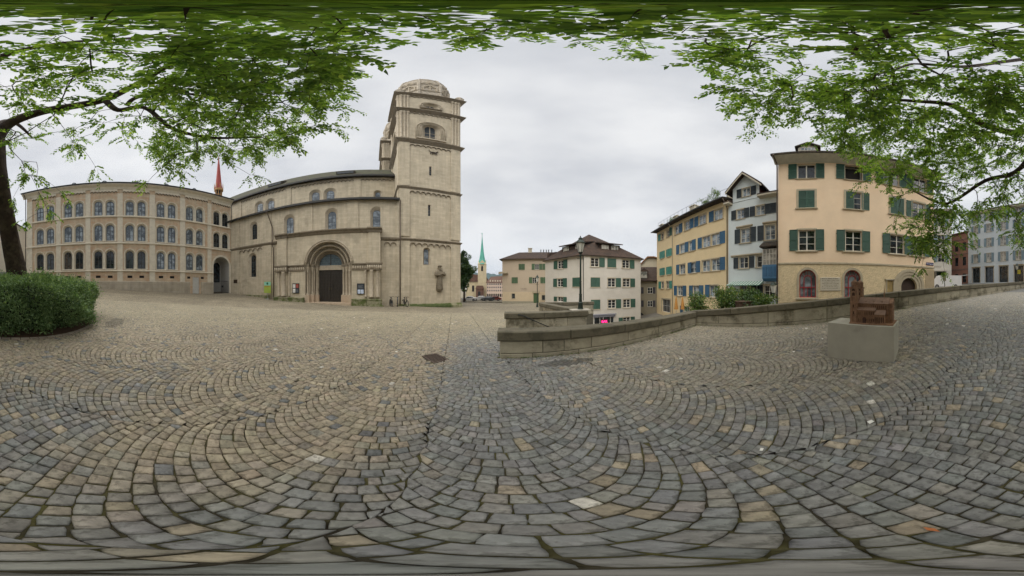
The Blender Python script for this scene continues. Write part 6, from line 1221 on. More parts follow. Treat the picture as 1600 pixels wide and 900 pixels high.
# ---------------------------------------------------------------- street lamps
lpm = mat('lamp_green', '26332c', .5, .15, 4, metal=.3); lgl = mat('lamp_glass', 'd6d4ca', .25, .05, 3)
def lamp(label, M, h, z_up=0, grp=None, scale=1.0):
    o = thing('street_lamp', label, 'street lamp', M, group=None); k = scale
    m = MB(); m.lathe([(.17*k, 0), (.17*k, .06), (.14*k, .1), (.12*k, .32), (.14*k, .36), (.09*k, .42), (.075*k, .75), (.09*k, .78), (.07*k, .82)], n=12); m.build('base', lpm, o)
    m = MB(); hp = h-1.0*k; m.lathe([(.062*k, .8), (.055*k, hp*.5), (.07*k, hp*.5+.03), (.05*k, hp*.5+.06), (.042*k, hp-.12), (.08*k, hp-.1), (.08*k, hp-.06), (.045*k, hp-.03), (.05*k, hp+.06)], n=12); m.tube([(-.2*k, 0, hp-.25), (.2*k, 0, hp-.25)], .014*k, 6); m.build('post', lpm, o, smooth=False)
    m = MB(); m.lathe([(.115*k, hp+.08), (.235*k, hp+.60*k)], n=6, ph=PI/6); m.build('glass', lgl, o)
    m = MB()
    for j in range(6):
        a = PI/3*j+PI/6; c_, s_ = math.cos(a), math.sin(a); m.tube([(.118*k*c_, .118*k*s_, hp+.07), (.24*k*c_, .24*k*s_, hp+.6*k)], .012*k, 4); m.tube([(.05*k*c_, .05*k*s_, hp), (.12*k*c_, .12*k*s_, hp+.08)], .012*k, 4)
    m.lathe([(.12*k, hp+.06), (.125*k, hp+.085)], n=6, ph=PI/6); m.build('lantern_frame', lpm, o)
    m = MB(); m.lathe([(.27*k, hp+.60*k), (.26*k, hp+.63*k), (.16*k, hp+.76*k), (.11*k, hp+.80*k), (.12*k, hp+.86*k), (.06*k, hp+.93*k), (.02*k, hp+.95*k), (.035*k, hp+.985*k), (.005, hp+1.04*k)], n=12, ph=PI/12); m.build('cap', lpm, o); return o
lamp('tall dark green lantern post standing on the end of the stone wall', T(3.3, 8.42, -1.1), 3.72, scale=.92)
m_ = thing('lamp_plinth', 'flat pale stone slab under the tall lantern post', 'slab', T(3.3, 8.42, -1.1)); m = MB(); m.bevbox(-.5, .45, -.25, .25, -.002, .05, .01); m.build('slab', mat('pale_slab', 'b5afa2', .9, .1, 4), m_)
x, y = P(7.9, 23); lamp('smaller lantern post in front of the beige house door', T(x, y, h1(x, y)), 4.05, scale=.95)
x, y = P(157.8, 24.5); lamp('lantern post in front of the pale blue building at the far right', T(x, y, l1(x, y) if x > 7.45 else h1(x, y)), 3.1+.2, scale=.95)
x, y = P(-14.4, 46); gl_ = thing('globe_lamp', 'small white globe lamp in front of the dark tree', 'street lamp', T(x, y, h1(x, y))); m = MB(); m.tube([(0, 0, 0), (0, 0, 3.2)], .05, 6); m.build('post', lpm, gl_); m = MB(); m.ell((0, 0, 3.45), (.26, .26, .28), 12, 8); m.build('globe', lgl, gl_, smooth=True)
wl_ = thing('wall_lantern', 'white hexagonal lantern on a dark bracket at the corner of the peach house', 'lantern', FR(95.5, 13.5) @ T(-3.2, -.5, -.55))
m = MB(); m.lathe([(.12, .2), (.26, .75)], n=6); m.build('glass', lgl, wl_); m = MB(); m.lathe([(.3, .75), (.24, .82), (.05, 1.0)], n=6); m.lathe([(.05, -.2), (.13, .2)], n=6); m.tube([(0, 0, -.2), (.1, .3, -.4), (.2, .5, -.4)], .03, 5); m.build('bracket', lpm, wl_)
x, y = P(135.2, 20); sp_ = thing('sign_pole', 'thin grey pole in front of the parked van', 'pole', T(x, y, l1(x, y))); m = MB(); m.tube([(0, 0, 0), (0, 0, 2.6)], .035, 6); m.build('post', lpm, sp_); m = MB(); m.box(-.16, .16, -.1, .1, 1.9, 2.6); m.build('box', mat('box_grey', '7c776a', .8, .1), sp_, T(0, 0, 0, -rad(135)))

# ---------------------------------------------------------------- foliage helpers
def leafmat(name, c1, c2, transl=.45, c3=None):
    m = bpy.data.materials.new(name); m.use_nodes = True; t = m.node_tree; n = t.nodes; n.clear(); L = t.links.new
    o = n.new('ShaderNodeOutputMaterial'); g = n.new('ShaderNodeNewGeometry'); cr = n.new('ShaderNodeValToRGB'); e = cr.color_ramp.elements
    e[0].color = (*hexc(c1), 1); e[1].color = (*hexc(c2), 1)
    if c3: k = e.new(.93); k.color = (*hexc(c2), 1); e[2].color = (*hexc(c3), 1)
    L(g.outputs['Random Per Island'], cr.inputs[0])
    d = n.new('ShaderNodeBsdfDiffuse'); tr = n.new('ShaderNodeBsdfTranslucent'); mx = n.new('ShaderNodeMixShader'); mx.inputs[0].default_value = transl
    gm = n.new('ShaderNodeMixRGB'); gm.blend_type = 'MULTIPLY'; gm.inputs[0].default_value = 1; gm.inputs[2].default_value = (1.25, 1.3, .55, 1); L(cr.outputs[0], gm.inputs[1])
    L(cr.outputs[0], d.inputs[0]); L(gm.outputs[0], tr.inputs[0]); L(d.outputs[0], mx.inputs[1]); L(tr.outputs[0], mx.inputs[2])
    gl = n.new('ShaderNodeBsdfGlossy'); gl.inputs['Roughness'].default_value = .5; gl.inputs[0].default_value = (1, 1, 1, 1); m2 = n.new('ShaderNodeMixShader'); m2.inputs[0].default_value = .035; L(mx.outputs[0], m2.inputs[1]); L(gl.outputs[0], m2.inputs[2]); L(m2.outputs[0], o.inputs[0]); MATS[name] = m; return m
def leaves_mesh(name, c, ax, nrm, ln, wd, m_):
    """c: leaf bases (n,3), ax: unit axes, nrm: unit normals; pointed leaves folded along the midrib"""
    n = len(c); sd_ = np.cross(nrm, ax); sd_ /= np.maximum(np.linalg.norm(sd_, axis=1), 1e-6)[:, None]; ln = ln[:, None]; wd = wd[:, None]
    v = np.stack([c, c+ax*ln*.45+sd_*wd+nrm*wd*.25, c+ax*ln-nrm*ln*.12, c+ax*ln*.45-sd_*wd+nrm*wd*.25], 1).reshape(-1, 3); b = (np.arange(n)*4)[:, None]
    F = np.concatenate([b+np.array([[0, 1, 2]]), b+np.array([[0, 2, 3]])], 1).reshape(-1, 3)
    return npmesh(name, v, F, None, m_, False)
def unit(v): return v/np.maximum(np.linalg.norm(v, axis=-1, keepdims=True), 1e-9)
def blob_leaves(rg, cs, rs, per, ln, wd, flat=.6):
    """leaves scattered in shells of ellipsoidal clumps"""
    C = np.repeat(cs, per, 0); R = np.repeat(rs, per, 0); d = unit(rg.normal(size=C.shape)); r = rg.uniform(.55, 1.05, len(C))[:, None]
    pos_ = C+d*r*R; ax = unit(d*.7+rg.normal(size=C.shape)*.7+[0, 0, -.1]); nm = unit(d*.6+rg.normal(size=C.shape)*.5+[0, 0, .8]); nm = unit(nm-ax*(nm*ax).sum(1)[:, None])
    k = len(C); return pos_, ax, nm, ln*rg.uniform(.6, 1.3, k), wd*rg.uniform(.7, 1.2, k)
LFM = leafmat('leaf_tree', '3f602a', '85a14a', .52, 'a9bd60'); LFB = leafmat('leaf_bush', '48633e', '84a06c', .28, 'a2b47c'); LFD = leafmat('leaf_dark', '2c4024', '56743a', .3); LFS = leafmat('leaf_shrub', '38522a', '6f8a3c', .3, '9a8f4a')
bark = mat('bark', '3e3229', .95, .35, 3, 1.0, 9, bd=.05, stain='5d5240', slo=.5, samt=.5, sscale=2.5)
def small_tree(label, x, y, zg, h, rc, m_, nc=40, per=120, tr=.15, ln=.22, name='tree', cat='tree'):
    o = thing(name, label, cat, T(x, y, zg)); rg = np.random.default_rng(int(abs(x*7+y*13))); m = MB(); m.tube([(0, 0, -.3), (.1, 0, h*.35), (-.05, .1, h*.7)], [tr, tr*.75, tr*.4], 8)
    cs = []
    for i in range(nc): d = unit(rg.normal(size=3)); f = rg.uniform(.35, 1); f2 = f*(1+.35*math.sin(i*2.4)); cs.append((d[0]*rc*f2*.8, d[1]*rc*f2*.8, h*.60+d[2]*h*.38*f))
    for c in cs[:14]: m.tube([(0, 0, h*.35), (c[0]*.5, c[1]*.5, (h*.4+c[2])/2), c], [tr*.4, tr*.25, tr*.1], 5)
    m.build('trunk', bark, o, smooth=True); cs = np.array(cs); me = leaves_mesh('crown', *blob_leaves(rg, cs, rg.uniform(.14, .30, (nc, 1))*rc*np.array([[1, 1, .8]]), per, ln, ln*.35), m_); place(me, 'crown', o); return o
x, y = P(-15.0, 50); small_tree('dark leafy tree at the corner of the bell tower by the river end', x, y, h1(x, y), 14.5, 3.5, LFD, 95, 230, .3, .3)
# shrubs behind the sloping wall
for (az__, d, zt, r_, m__, lb_) in ((58.5, 13.5, -.35, .75, LFS, 'small green shrub beside the closed orange umbrellas'), (66.5, 12.6, .10, 1.0, LFS, 'loose yellow-green shrub in front of the yellow house'), (70.2, 12.2, .16, 1.25, LFS, 'tallest leafy shrub behind the wall between the yellow and pale blue houses'), (75.0, 11.8, -.2, .9, LFD, 'dark green shrub beside the brown wicker planter'), (79.2, 11.5, -.45, .85, LFS, 'round bright green bush below the pale blue house')):
    x, y = P(az__, d); zg = -2.6; rg = np.random.default_rng(int(az__*10)); o = thing('shrub', lb_, 'shrub', T(x, y, zg)); h_ = zt-zg; nc = 46
    cs = np.stack([rg.normal(0, .42, nc)*r_, rg.normal(0, .42, nc)*r_, rg.uniform(.25, .93, nc)*h_], 1); me = leaves_mesh('foliage', *blob_leaves(rg, cs, np.full((nc, 3), .30), 70, .13, .035), m__); place(me, 'foliage', o)
    m = MB(); [m.tube([(0, 0, -.1), (c[0]*.6, c[1]*.6, c[2]*.6), tuple(c)], [.035, .02, .008], 4) for c in cs[:18]]; m.build('stems', bark, o)
x, y = P(72.5, 11.2); wp_ = thing('wicker_planter', 'brown woven planter between the shrubs behind the wall', 'planter', T(x, y, -2.2)); m = MB(); m.lathe([(.4, 0), (.55, 1.35), (.6, 1.4), (.5, 1.42)], n=14); m.build('basket', mat('wicker', '5d4a3c', .9, .3, 12, .8, 30), wp_)
terr = thing('terrace_wall', 'low terrace wall carrying the shrubs behind the sloping wall', 'wall', T(0, 0, 0)); m = MB(); m.slab([P(56, 11), P(84, 10), P(84, 12.8), P(56, 15)], -6, -2.25); m.build('block', wst, terr)
for a_, d, hh, lbl in ((51.3, 24, 2.0, 'closed orange umbrella on the left of the pair by the yellow house'), (53.3, 24, 1.8, 'closed orange umbrella on the right of the pair by the yellow house')):
    x, y = P(a_, d); zg = l1(x, y); o = thing('closed_umbrella', lbl, 'umbrella', T(x, y, -1.0-1.9)); m = MB(); m.tube([(0, 0, -2), (0, 0, 2.0)], .03, 5); m.build('pole', MATS['steel'] if 'steel' in MATS else MATS['iron'], o); m = MB(); m.lathe([(.28, .1), (.2, .8), (.1, 1.5), (.03, 1.75)], n=8); m.build('canopy', mat('umbrella_orange', 'b98442', .8, .15, 5), o)
# roof terrace plants on the yellow house
for i, (s_, y__, h_) in enumerate(((-16.6, .8, 2.2), (-18.4, .9, 1.3), (-27.4, 1.0, 1.2))):
    p_ = MY @ Vector((s_, y__, 11.55)); o = thing('roof_plant', ['tallest leafy plant on the yellow house roof, beside the blue house', 'low plant on the yellow house roof near its middle', 'small plant between the chimneys on the yellow house roof'][i], 'plant', T(*p_)); rg = np.random.default_rng(i+50)
    cs = np.stack([rg.normal(0, .5, 26), rg.normal(0, .4, 26), rg.uniform(.3, 1, 26)*h_], 1); place(leaves_mesh('foliage', *blob_leaves(rg, cs, np.full((26, 3), .28), 34, .16, .04), LFS), 'foliage', o); m = MB(); m.lathe([(.25, -.5), (.32, 0)], n=8); m.build('pot', MATS['wicker'], o)

# ---------------------------------------------------------------- planting bed round the big tree
bx_, by_ = BED_C; zb_ = h1(bx_, by_)
bed = thing('planting_bed_shrub', 'large rounded dark green shrub filling the round bed at the foot of the big tree', 'shrub', T(bx_, by_, 0))
rg = np.random.default_rng(11); nb_ = 30000
th_ = rg.uniform(0, 2*PI, nb_); u_ = rg.uniform(0, 1, nb_)
BR = BED_R-.22; lump = lambda a, z: 1+.05*np.sin(a*7+z*2)+.04*np.sin(a*13+1+z*4)+.03*np.sin(a*23)
top = u_ > .55; tt = (u_-.55)/.45
rad_ = np.where(top, np.sqrt(np.clip(tt, 0, 1))*BR*.95, BR*(1+.05*np.sin(u_/.55*PI))); 
zrel = np.where(top, 1.0, u_/.55*.93); hh_ = 1.52
ed = np.clip((BR*.98-rad_)/.7, 0, 1); zrel = np.where(top, 1.0-.17*(1-ed)**2+.05*np.sin(th_*9)*np.sin(rad_*3), zrel)
rr_ = rad_*lump(th_, zrel*2); gx_ = bx_+rr_*np.cos(th_); gy_ = by_+rr_*np.sin(th_); gz_ = H(gx_, gy_)*.5+zb_*.5; zt_ = gz_+.04+zrel*hh_*(1+.05*np.sin(gx_*2.3)*np.cos(gy_*2.9))
outv = np.stack([np.cos(th_)*np.where(top, .15, 1), np.sin(th_)*np.where(top, .15, 1), np.where(top, 1.0, .25)], 1)
cpos = np.stack([gx_-bx_, gy_-by_, zt_], 1); 
per = 4; Cp = np.repeat(cpos, per, 0); Ov = np.repeat(unit(outv), per, 0); k = len(Cp); jt = rg.normal(0, .07, Cp.shape); Cp = Cp+jt-Ov*rg.exponential(.05, k)[:, None]+Ov*(np.repeat(rg.random(len(cpos)) < .05, per)*rg.uniform(.05, .28, k))[:, None]
ax_ = unit(Ov*.8+rg.normal(0, .55, Cp.shape)+[0, 0, .15]); nm_ = unit(Ov+rg.normal(0, .6, Cp.shape)+[0, 0, .5]); nm_ = unit(nm_-ax_*(nm_*ax_).sum(1)[:, None])
place(leaves_mesh('foliage', Cp, ax_, nm_, .082*rg.uniform(.6, 1.5, k), .019*rg.uniform(.7, 1.3, k), LFB), 'foliage', bed)
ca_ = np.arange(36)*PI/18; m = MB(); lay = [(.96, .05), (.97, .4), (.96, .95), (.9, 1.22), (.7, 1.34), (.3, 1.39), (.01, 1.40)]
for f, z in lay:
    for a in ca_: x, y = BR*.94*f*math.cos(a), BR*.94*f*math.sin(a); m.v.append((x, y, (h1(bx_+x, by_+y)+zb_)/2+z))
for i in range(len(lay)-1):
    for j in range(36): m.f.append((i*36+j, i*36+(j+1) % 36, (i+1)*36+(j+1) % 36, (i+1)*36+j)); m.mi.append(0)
m.build('inner_core', mat('shrub_core_dark', '2a3322', .95, .4, 6, 1, 20, bd=.1), bed, smooth=True)  # solid dark core added inside the leaf shell to block the view through
m = MB(); 
for f, z in ((0.01, .03), (.5, .03), (.97, .02), (1.0, -.03)):
    for a in ca_: x, y = (BED_R+.02)*f*math.cos(a), (BED_R+.02)*f*math.sin(a); m.v.append((x, y, h1(bx_+x, by_+y)+z))
for i in range(3):
    for j in range(36): m.f.append((i*36+j, i*36+(j+1) % 36, (i+1)*36+(j+1) % 36, (i+1)*36+j)); m.mi.append(0)
m.build('soil', mat('soil', '4a3626', .95, .3, 6, .8, 30), bed)
nk = 96
for j in range(nk):
    a0_, a1_ = 2*PI*j/nk+.003, 2*PI*(j+1)/nk-.003; m = MB(); q = []
    for r_ in (BED_R+.0, BED_R+.10):
        for a in (a0_, a1_): x, y = r_*math.cos(a), r_*math.sin(a); q.append((x, y, h1(bx_+x, by_+y)))
    b = [q[0], q[1], q[3], q[2]]; m.v = [(x, y, z-.06) for x, y, z in b]+[(x*.999, y*.999, z+.025) for x, y, z in b]
    for f in ((0,3,2,1),(4,5,6,7),(0,1,5,4),(1,2,6,5),(2,3,7,6),(3,0,4,7)): m.f.append(f); m.mi.append(0)
    m.build('kerb_stone', mat('kerb_pale', '9a8f82', .9, .15, 5, .3, 30, rnd=.15), bed)

# ---------------------------------------------------------------- the big tree: trunk, limbs, branches and leaves
def SP(u, v, r):      # a point seen at photograph position (u, v) and horizontal distance r
    a = rad((u-800)*.2); e = rad((450-v)*.2); return np.array([math.sin(a)*r, math.cos(a)*r, r*math.tan(e)])
tree = thing('big_tree', 'large spreading tree with a thick leaning dark trunk, its branches roofing the square', 'tree', T(bx_, by_, 0))
off3 = np.array([bx_, by_, 0])
tb = SP(28, 450, 8.75); trunk = [np.array([tb[0], tb[1], zb_-.3]), np.array([tb[0], tb[1], zb_+.2]), SP(26, 430, 8.7), SP(17, 380, 8.5), SP(6, 320, 8.1), SP(-4, 262, 7.6), SP(-8, 225, 7.2), SP(-14, 200, 6.9)]
tr_r = [.72, .56, .47, .43, .41, .40, .40, .36]
limbs = [
 ([SP(-8, 225, 7.2), SP(12, 195, 6.9), SP(60, 176, 6.3), SP(120, 165, 5.6), SP(165, 155, 5.1), SP(205, 136, 4.5), SP(238, 118, 4.0), SP(270, 100, 3.4)], [.30, .26, .21, .18, .15, .11, .08, .05]),
 ([SP(165, 158, 5.1), SP(185, 172, 5.2), SP(225, 168, 5.1), SP(268, 200, 5.3), SP(330, 215, 5.3), SP(400, 215, 5.4)], [.12, .11, .09, .075, .055, .03]),
 ([SP(198, 165, 5.1), SP(215, 152, 4.8), SP(280, 145, 4.6), SP(360, 160, 4.7), (SP(440, 160, 4.4))], [.08, .075, .06, .045, .03]),
 ([SP(-14, 200, 6.9), SP(-70, 170, 6.6), SP(-150, 190, 6.5), SP(-210, 207, 6.5), SP(-270, 192, 6.0), SP(-310, 165, 5.2), SP(-370, 158, 4.8), SP(-440, 155, 4.4)], [.32, .26, .2, .17, .14, .11, .08, .05]),
 ([SP(-14, 200, 6.9), SP(-30, 130, 6.2), SP(-90, 95, 5.2), SP(-150, 88, 4.3), SP(-220, 95, 3.7), SP(-290, 104, 3.2), SP(-360, 100, 2.7)], [.30, .24, .18, .14, .10, .075, .05]),
 ([SP(-30, 130, 6.2), SP(0, 90, 5.0), SP(80, 70, 3.8), SP(200, 60, 2.8), SP(330, 55, 2.2)], [.22, .17, .12, .08, .05]),
 ([SP(-90, 95, 5.2), SP(-60, 50, 3.6), SP(0, 25, 2.2), SP(200, 18, 1.2), SP(700, 30, 1.2)], [.15, .12, .09, .07, .04]),
 ([SP(-150, 190, 6.5), SP(-205, 262, 7.2), SP(-260, 282, 7.4), SP(-320, 318, 7.6), SP(-370, 300, 7.4)], [.13, .11, .09, .06, .03]),
 ([SP(-60, 150, 7.4), SP(-120, 140, 10), SP(-200, 170, 13)], [.2, .15, .08]), ([SP(-14, 200, 6.9), SP(20, 190, 9.5), SP(50, 215, 13)], [.2, .15, .08]),
]
mt = MB(); tp = []; trr = []
for i in range(len(trunk)-1):
    for f in np.linspace(0, 1, 5, endpoint=False): tp.append(trunk[i]*(1-f)+trunk[i+1]*f); trr.append(tr_r[i]*(1-f)+tr_r[i+1]*f)
tp.append(trunk[-1]); trr.append(tr_r[-1])
mt.tube([p-off3 for p in tp], trr, 18)
rgt = np.random.default_rng(3); nv = len(mt.v)//18
for i in range(len(mt.v)):
    k = i % 18; l_ = i//18; c = tp[l_]-off3; a = 2*PI*k/18; f = 1+.07*math.sin(a*3+l_*.25)+.05*math.sin(a*7-l_*.4)+rgt.normal(0, .012); v = np.array(mt.v[i]); mt.v[i] = tuple(c+(v-c)*f)
mt.tube([SP(0, 345, 8.2)-off3, SP(-14, 335, 8.3)-off3, SP(-26, 322, 8.4)-off3], [.2, .14, .11], 8)
mt.build('trunk', bark, tree, smooth=True)
nodes = []; par = []
for pts, rr in limbs:
    P_ = []; R_ = []
    for i in range(len(pts)-1):
        for f in np.linspace(0, 1, 6, endpoint=False):
            j0, j1, j2, j3 = pts[max(i-1, 0)], pts[i], pts[i+1], pts[min(i+2, len(pts)-1)]
            P_.append(.5*((2*j1)+(-j0+j2)*f+(2*j0-5*j1+4*j2-j3)*f*f+(-j0+3*j1-3*j2+j3)*f**3)); R_.append(rr[i]*(1-f)+rr[i+1]*f)
    P_.append(pts[-1]); R_.append(rr[-1]); mm = MB(); mm.tube([p-off3 for p in P_], R_, 9); mm.build('limb', bark, tree, smooth=True)
    nodes += [p for p in P_[4:]]
# lower edge of the canopy as seen round the square
BT = [(-200, 330), (-100, 330), (0, 285), (55, 285), (100, 262), (122, 250), (140, 205), (165, 205), (190, 240), (235, 256), (270, 272), (320, 262), (360, 250), (395, 268), (430, 240), (470, 228), (490, 205), (505, 185), (522, 150), (526, 110), (536, 75), (580, 48), (660, 66), (700, 76), (760, 80), (800, 76), (850, 66), (880, 54), (950, 58), (1000, 72), (1060, 72), (1100, 78), (1112, 140), (1130, 178), (1190, 200), (1240, 196), (1280, 205), (1320, 235), (1345, 268), (1395, 315), (1430, 385), (1455, 408), (1500, 392), (1540, 372), (1600, 392), (1700, 360), (1800, 330)]
LUV = []
for pts, rr in limbs[:5]+limbs[7:8]:
    for i in range(len(pts)-1):
        for f in np.linspace(0, 1, 8):
            p_ = pts[i]*(1-f)+pts[i+1]*f; dd_ = np.linalg.norm(p_); LUV.append((800+math.degrees(math.atan2(p_[0], p_[1]))*5, 450-math.degrees(math.asin(p_[2]/dd_))*5, math.degrees((rr[i]*(1-f)+rr[i+1]*f)/dd_)*5))
            if LUV[-1][0] > 1000: LUV.append((LUV[-1][0]-1800, LUV[-1][1], LUV[-1][2]))
            elif LUV[-1][0] < 0: LUV.append((LUV[-1][0]+1800, LUV[-1][1], LUV[-1][2]))
LUV = np.array(LUV)
bu, bv = zip(*BT); rg = np.random.default_rng(21); clumps = []
while len(clumps) < 1100:
    sa = rg.uniform(math.sin(rad(9)), 1); e_l = math.degrees(math.asin(sa)); a = rg.uniform(-180, 180); u = 800+a*5; vv = 450-e_l*5
    lim = np.interp(u, bu, bv)-rg.exponential(5)-5
    if vv > lim: continue
    ez = e_l
    back = abs(a) > 160
    if ez > 42: z = rg.uniform(4.4, 8.8); rho = z/math.sin(rad(ez))
    else:
        rmin, rmax = (5.0, 8.5); r_ = rg.uniform(rmin, rmax)
        if a > 90: r_ = rg.uniform(5.6, 9.5)
        rho = r_/math.cos(rad(ez))
    rho = min(rho, 11.5)
    p = np.array([math.sin(rad(a))*math.cos(rad(ez)), math.cos(rad(a))*math.cos(rad(ez)), math.sin(rad(ez))])*rho
    if np.linalg.norm(p[:2]-off3[:2]) > 13.5: continue
    gn = vnoise(np.array([u*1.0]), np.array([vv*1.3]), 42, 31)[0]*.6+vnoise(np.array([u*1.0]), np.array([vv*1.3]), 19, 33)[0]*.4
    edge_ = np.clip((lim-vv)/45, 0, 1)
    dens = .35+1.1*(gn-.25)+.15*edge_
    if vv > 9:
        if -200 < u < 240: dens *= .38 if vv < 165 else .27
        elif u < 560: dens *= 1.5 if vv > 62 else .7
        elif u < 1100: dens *= .75
        else: dens *= .62 if vv < 130 else (1.1 if vv < 255 else (1.3 if u < 1470 else .8))
    if gn < .36: dens *= .10
    if np.min(np.hypot(LUV[:, 0]-u, (LUV[:, 1]-vv)*1.3)-LUV[:, 2]) < 7 and rg.random() < .8: continue
    dens *= .75
    if rg.random() > dens: continue
    clumps.append((p, a, ez))
# hand-placed loose sprays that hang below the edge
for u, v, r_ in ((60, 300, 6.6), (75, 330, 6.8), (40, 345, 6.9), (95, 300, 6.2), (120, 200, 5.6), (150, 262, 5.8), (20, 310, 7.0), (230, 285, 6), (285, 268, 6), (392, 274, 5.8), (525, 150, 5), (555, 122, 4.6), (540, 170, 5), (520, 200, 5.2), (1120, 110, 3.5), (1140, 170, 4.8), (1185, 200, 5), (985, 76, 2.6), (1010, 84, 2.6), (1270, 222, 7), (1290, 210, 7), (1396, 350, 8), (1404, 330, 7.8), (1410, 305, 7.6), (1440, 418, 7.5), (1476, 425, 8), (1350, 285, 7), (1600, 300, 7), (905, 62, 2.3)):
    p = SP(u, v, r_); clumps.append((p, 0, 30))
Cc = np.array([c[0] for c in clumps]); base_n = len(nodes); Nd = [n_ for n_ in nodes]; parent_i = [-1]*base_n
tc_ = np.array(trunk[-2]); order = np.argsort([min(np.linalg.norm(np.array(nodes)-c, axis=1)) for c in Cc])
arrN = np.array(Nd); desc = [0]*base_n; cost = [np.linalg.norm(n_-tc_) for n_ in Nd]
pi_of = []
for ci in order:
    c = Cc[ci]; d = np.linalg.norm(arrN-c, axis=1); k = int(np.argmin(d+.22*np.array(cost)))
    pi_of.append((ci, k)); arrN = np.vstack([arrN, c]); cost.append(cost[k]+d[k]); parent_i.append(k); desc.append(1)
for j in range(len(parent_i)-1, base_n-1, -1):
    if parent_i[j] >= base_n: desc[parent_i[j]] += desc[j]
bm2 = MB(); dirs = np.zeros_like(Cc)
for idx, (ci, k) in enumerate(pi_of):
    j = base_n+idx; a, b = arrN[k], arrN[j]; dv = b-a; L_n = np.linalg.norm(dv); r0 = .0046*math.sqrt(desc[j])+.004; r1 = r0*.75; side = rg.normal(0, .07*L_n, 3)
    pts = [a, a+dv*.35+side+[0, 0, .06*L_n], a+dv*.7+side*.6+[0, 0, .05*L_n], b]
    bm2.tube([p-off3 for p in pts], [r0, r0*.92, r1, r1*.8], 4 if r0 < .012 else 6, cap=False); dirs[ci] = dv/max(L_n, 1e-6)
bm2.build('branches', bark, tree, kind='stuff')
# sprays: a twig with pinnate leaflets, several per clump
per_t = 5; nC = len(Cc); T0 = np.repeat(Cc, per_t, 0); D0 = unit(np.repeat(dirs, per_t, 0)*.8+rg.normal(0, .75, (nC*per_t, 3))*[1, 1, .45]+[0, 0, -.12]); Lt = rg.uniform(.3, .68, nC*per_t)
T0 = T0+rg.normal(0, .05, T0.shape); nl = 12; 
f_ = np.tile(np.linspace(.18, 1, nl), nC*per_t); T1 = np.repeat(T0, nl, 0); D1 = np.repeat(D0, nl, 0); L1 = np.repeat(Lt, nl)
droop = (f_**2)*L1*.22; pos_ = T1+D1*(f_*L1)[:, None]; pos_[:, 2] -= droop; upv = np.array([0, 0, 1.0]); sidev = unit(np.cross(D1, upv)); sgn = np.where(np.arange(len(f_)) % 2 == 0, 1, -1)[:, None]
ax_ = unit(D1*.75+sidev*sgn*rg.uniform(.4, 1.1, (len(f_), 1))+rg.normal(0, .18, D1.shape)+[0, 0, -.22]); nm_ = unit(upv+rg.normal(0, .38, D1.shape)); nm_ = unit(nm_-ax_*(nm_*ax_).sum(1)[:, None])
kk = len(f_); place(leaves_mesh('leaves', pos_-off3, ax_, nm_, .125*rg.uniform(.6, 1.35, kk), .033*rg.uniform(.75, 1.3, kk), LFM), 'leaves', tree, kind='stuff')
tw = MB()
for i in range(0, len(T0)):
    a, d, l_ = T0[i]-off3, D0[i], Lt[i]; b_ = len(tw.v); s_ = np.cross(d, upv); s_ = s_/max(np.linalg.norm(s_), 1e-6)*.004; e_ = a+d*l_; e_ = e_-[0, 0, l_*.22]; mid = a+d*l_*.5-[0, 0, l_*.055]
    tw.v += [tuple(a-s_), tuple(a+s_), tuple(mid+s_*.8), tuple(mid-s_*.8), tuple(e_), tuple(a+[0, 0, .006]), tuple(mid+[0, 0, .005])]; tw.f += [(b_, b_+1, b_+2, b_+3), (b_+3, b_+2, b_+4), (b_, b_+5, b_+6, b_+3), (b_+3, b_+6, b_+4)]; tw.mi += [0]*4
tw.build('twigs', bark, tree, kind='stuff')

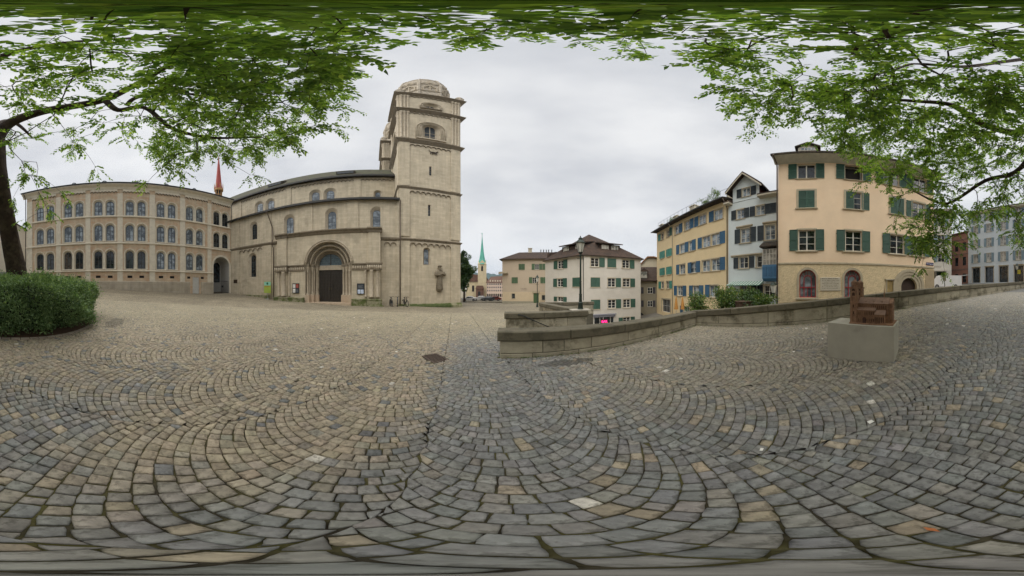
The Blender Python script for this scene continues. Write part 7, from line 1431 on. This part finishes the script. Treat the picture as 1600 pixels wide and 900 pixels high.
# weeds and moss in the angle between paving and walls
rg = np.random.default_rng(77); wl_pts = []
for (xa, ya), (xb, yb), n_ in (((-.3, 4.66), (7.36, 4.66), 700), ((7.37, 4.6), (7.38, -8), 650), ((-.34, 4.7), (-.34, 5.1), 30)):
    f = np.repeat(rg.random(n_//6), 6)[:n_]; k_ = len(f); wl_pts.append(np.stack([xa+(xb-xa)*f+rg.normal(0, .03, k_), ya+(yb-ya)*f+rg.normal(0, .012, k_)], 1))
wq = np.concatenate(wl_pts); wz = H(wq[:, 0], wq[:, 1]); k = len(wq); ax_ = unit(rg.normal(0, .6, (k, 3))+[0, 0, .8]); nm_ = unit(rg.normal(0, 1, (k, 3))); nm_ = unit(nm_-ax_*(nm_*ax_).sum(1)[:, None])
place(leaves_mesh('weeds', np.concatenate([wq, wz[:, None]-.005], 1), ax_, nm_, rg.uniform(.02, .055, k), rg.uniform(.004, .009, k), LFS), 'weeds', kind='stuff', label='small weeds growing in the joint between the cobbles and the long stone wall')
# litter: pale scraps and fallen bits on the setts
for a_, d_, l_ in ((97, 5.2, 'tiny white scrap on the cobbles left of the concrete plinth'), (88, 4.3, 'white scrap on the cobbles in the middle of the right-hand paving'), (136, 6.4, 'tiny white scrap on the cobbles behind the concrete plinth'), (112, 1.75, 'small white petal on the near cobbles below the plinth'), (-52, 7.5, 'tiny pale scrap on the open cobbles in front of the church')):
    x, y = P(a_, d_); o = thing('paper_scrap', l_, 'litter', T(x, y, h1(x, y)+.012, a_)); m = MB(); m.thick([(-.035, -.02, .003), (.03, -.024, .006), (.038, .02, .003), (-.02, .026, .008)], .002); m.build('scrap', paper, o)
bits = thing('paper_scrap', 'small white paper scrap lying on the cobbles near the centre', 'litter', T(*P(78, 1.35), h1(*P(78, 1.35))+.012)); m = MB(); m.box(-.02, .02, -.012, .012, 0, .003); m.build('scrap', paper, bits)
lf_ = thing('fallen_leaf', 'small orange fallen leaf on the setts at the bottom of the view', 'leaf', T(*P(131, .42), h1(*P(131, .42))+.012)); m = MB(); m.q([(-.03, 0, 0), (0, .012, .004), (.03, 0, .001), (0, -.012, .004)]); m.build('blade', mat('leaf_orange', 'b06a3c', .8), lf_)

# HAZE: the air between the square and the wooded hills
m = MB(); m.box(-4300, 4300, -4300, 4300, -14, 400); hb_ = m.mesh('haze', bpy.data.materials.new('haze_air')); hm = hb_.materials[0]; hm.use_nodes = True; t = hm.node_tree; t.nodes.clear()
o_ = t.nodes.new('ShaderNodeOutputMaterial'); pv = t.nodes.new('ShaderNodeVolumePrincipled'); pv.inputs['Density'].default_value = .00007; pv.inputs['Color'].default_value = (.50, .70, 1.0, 1); pv.inputs['Anisotropy'].default_value = .2; t.links.new(pv.outputs[0], o_.inputs['Volume'])
place(hb_, 'haze', kind='stuff')
